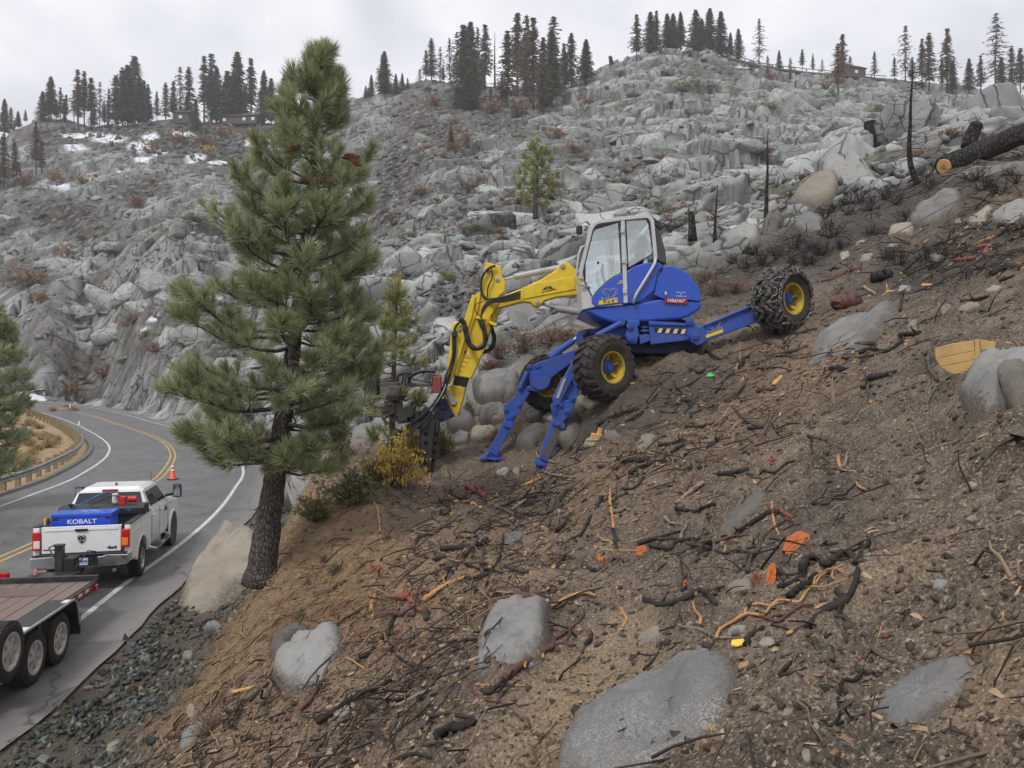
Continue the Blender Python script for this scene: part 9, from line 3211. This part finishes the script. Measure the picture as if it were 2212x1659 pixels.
def cabin(x, y, w, d, h, rz, label, win):
 ry = np.interp(x * KD, _rx, _ry) / KD
 p = gp(x, y, 60) if y > ry + 3 else W(x, y, np.interp(x * KD, _rdx, _rdd) * 0.985)
 p.z = H(p.x, p.y) - 0.5
 t_ = thing('cabin', label, 'cabin', p, rz)
 MB().box((0, 0, h / 2), (w, d, h)).build('wall', M['cabin_wood'], t_)
 MB().prism([(-w / 2 - .5, -d / 2 - .5, h - .05), (-w / 2 - .5, d / 2 + .5, h - .05), (-w / 2 - .5, 0, h + d * 0.32)], (w + 1, 0, 0)).build('roof', M['cabin_roof'], t_)
 for a in win:
  f = MB().box((a, -d / 2 - .04, h * 0.55), (1.5, 0.12, 1.4)).build('window', M['trim_green'], t_)
  MB().box((a, -d / 2 - .12, h * 0.55), (1.1, 0.06, 1.0)).build('pane', M['reflector'], f)


cabin(526, 264, 14, 7, 3.0, -0.12, 'long brown log cabin under the ridge trees left of the big pine', (-6, 2, 5.5))
cabin(398, 258, 5, 5, 4.0, 0.1, 'small brown hut with green window trim on the left ridge', (-0.6,))
cabin(1834, 172, 8, 7, 3.5, 0.3, 'small gabled brown cabin beside the flume on the right ridge', (0,))
fp_ = []
for (x, y) in ((1572, 128), (1608, 136), (1645, 146), (1690, 152), (1740, 158), (1795, 163), (1850, 168), (1912, 174)):
 dd = np.interp(x * KD, _rdx, _rdd) * 0.965
 fp_.append(W(x, y, dd))
fl0 = thing('wooden_flume', 'long wooden flume on trestle posts descending the right ridge', 'flume', fp_[0])
M['flume_wood'] = m_plain('flume_wood', (0.11, 0.095, 0.085), 0.85, 0, 0.3)
for a, b in zip(fp_[:-1], fp_[1:]):
 MB().beam(a, b, 1.6, 0.5).build('trough', M['flume_wood'], fl0, world=True)
 MB().beam(a + Vector((0, -1, 1.1)), b + Vector((0, -1, 1.1)), 0.2, 0.2).build('rail', M['flume_wood'], fl0, world=True)
 n_ = max(2, int((b - a).length / 3.4))
 for k in range(n_):
  c = a.lerp(b, k / n_)
  zz = min(H(c.x, c.y) - 0.4, c.z - 0.6)
  MB().beam(Vector((c.x, c.y - .7, zz)), c + Vector((0, -.7, 1.1)), 0.28, 0.28, up=(1, 0, 0)).build('post', M['flume_wood'], fl0, world=True)
M['snow'] = m_plain('old_snow', (0.80, 0.82, 0.86), 0.6, 0, 0.06, 3, dirt=(0.45, 0.42, 0.38), dirt_amt=0.35, bump=0.2)
sb = slab(ID, [(14, 862), (30, 851), (66, 843), (100, 842), (106, 852), (104, 860), (60, 868)], 0.12, 'snow', '', 3, 'long dirty white snow bank beside the far end of the road', name='snow_bank', dmin=40)
sb['category'], sb['group'] = 'snow bank', 'snow'
pc = thing('pine_cone', 'big brown pine cone fallen on the gravel beside the twig heap', 'pine cone', gp(*LZ(815, 815)))
m = MB()
for i in range(8):
 for k in range(9):
  a = 2 * PI * (k + .5 * (i % 2)) / 9
  r_ = 0.07 * math.sin(PI * (0.15 + 0.75 * i / 7))
  c = Vector((math.cos(a) * r_ * .5, math.sin(a) * r_ * .5, 0.01 + i * 0.014))
  m.prism([c, c + Vector((math.cos(a + .35) * r_ * .6, math.sin(a + .35) * r_ * .6, 0.012)), c + Vector((math.cos(a - .35) * r_ * .6, math.sin(a - .35) * r_ * .6, 0.012))], (0, 0, 0.006))
m.build('scales', M['cone_brown'], pc)

hz = MB().box((0, 140, 95), (1900, 1500, 270)).build('haze', [])
hz.data.materials.clear()
t = NT('haze')
t.t.nodes.remove(t.p)
v = t.n('ShaderNodeVolumePrincipled')
v.inputs['Color'].default_value = (0.96, 0.97, 1.0, 1)
v.inputs['Density'].default_value = 0.0005
v.inputs['Anisotropy'].default_value = 0.2
t.l(v.outputs[0], t.out.inputs['Volume'])
hz.data.materials.append(t.mat)
tag(hz, 'thin pale haze in the air', kind='stuff')
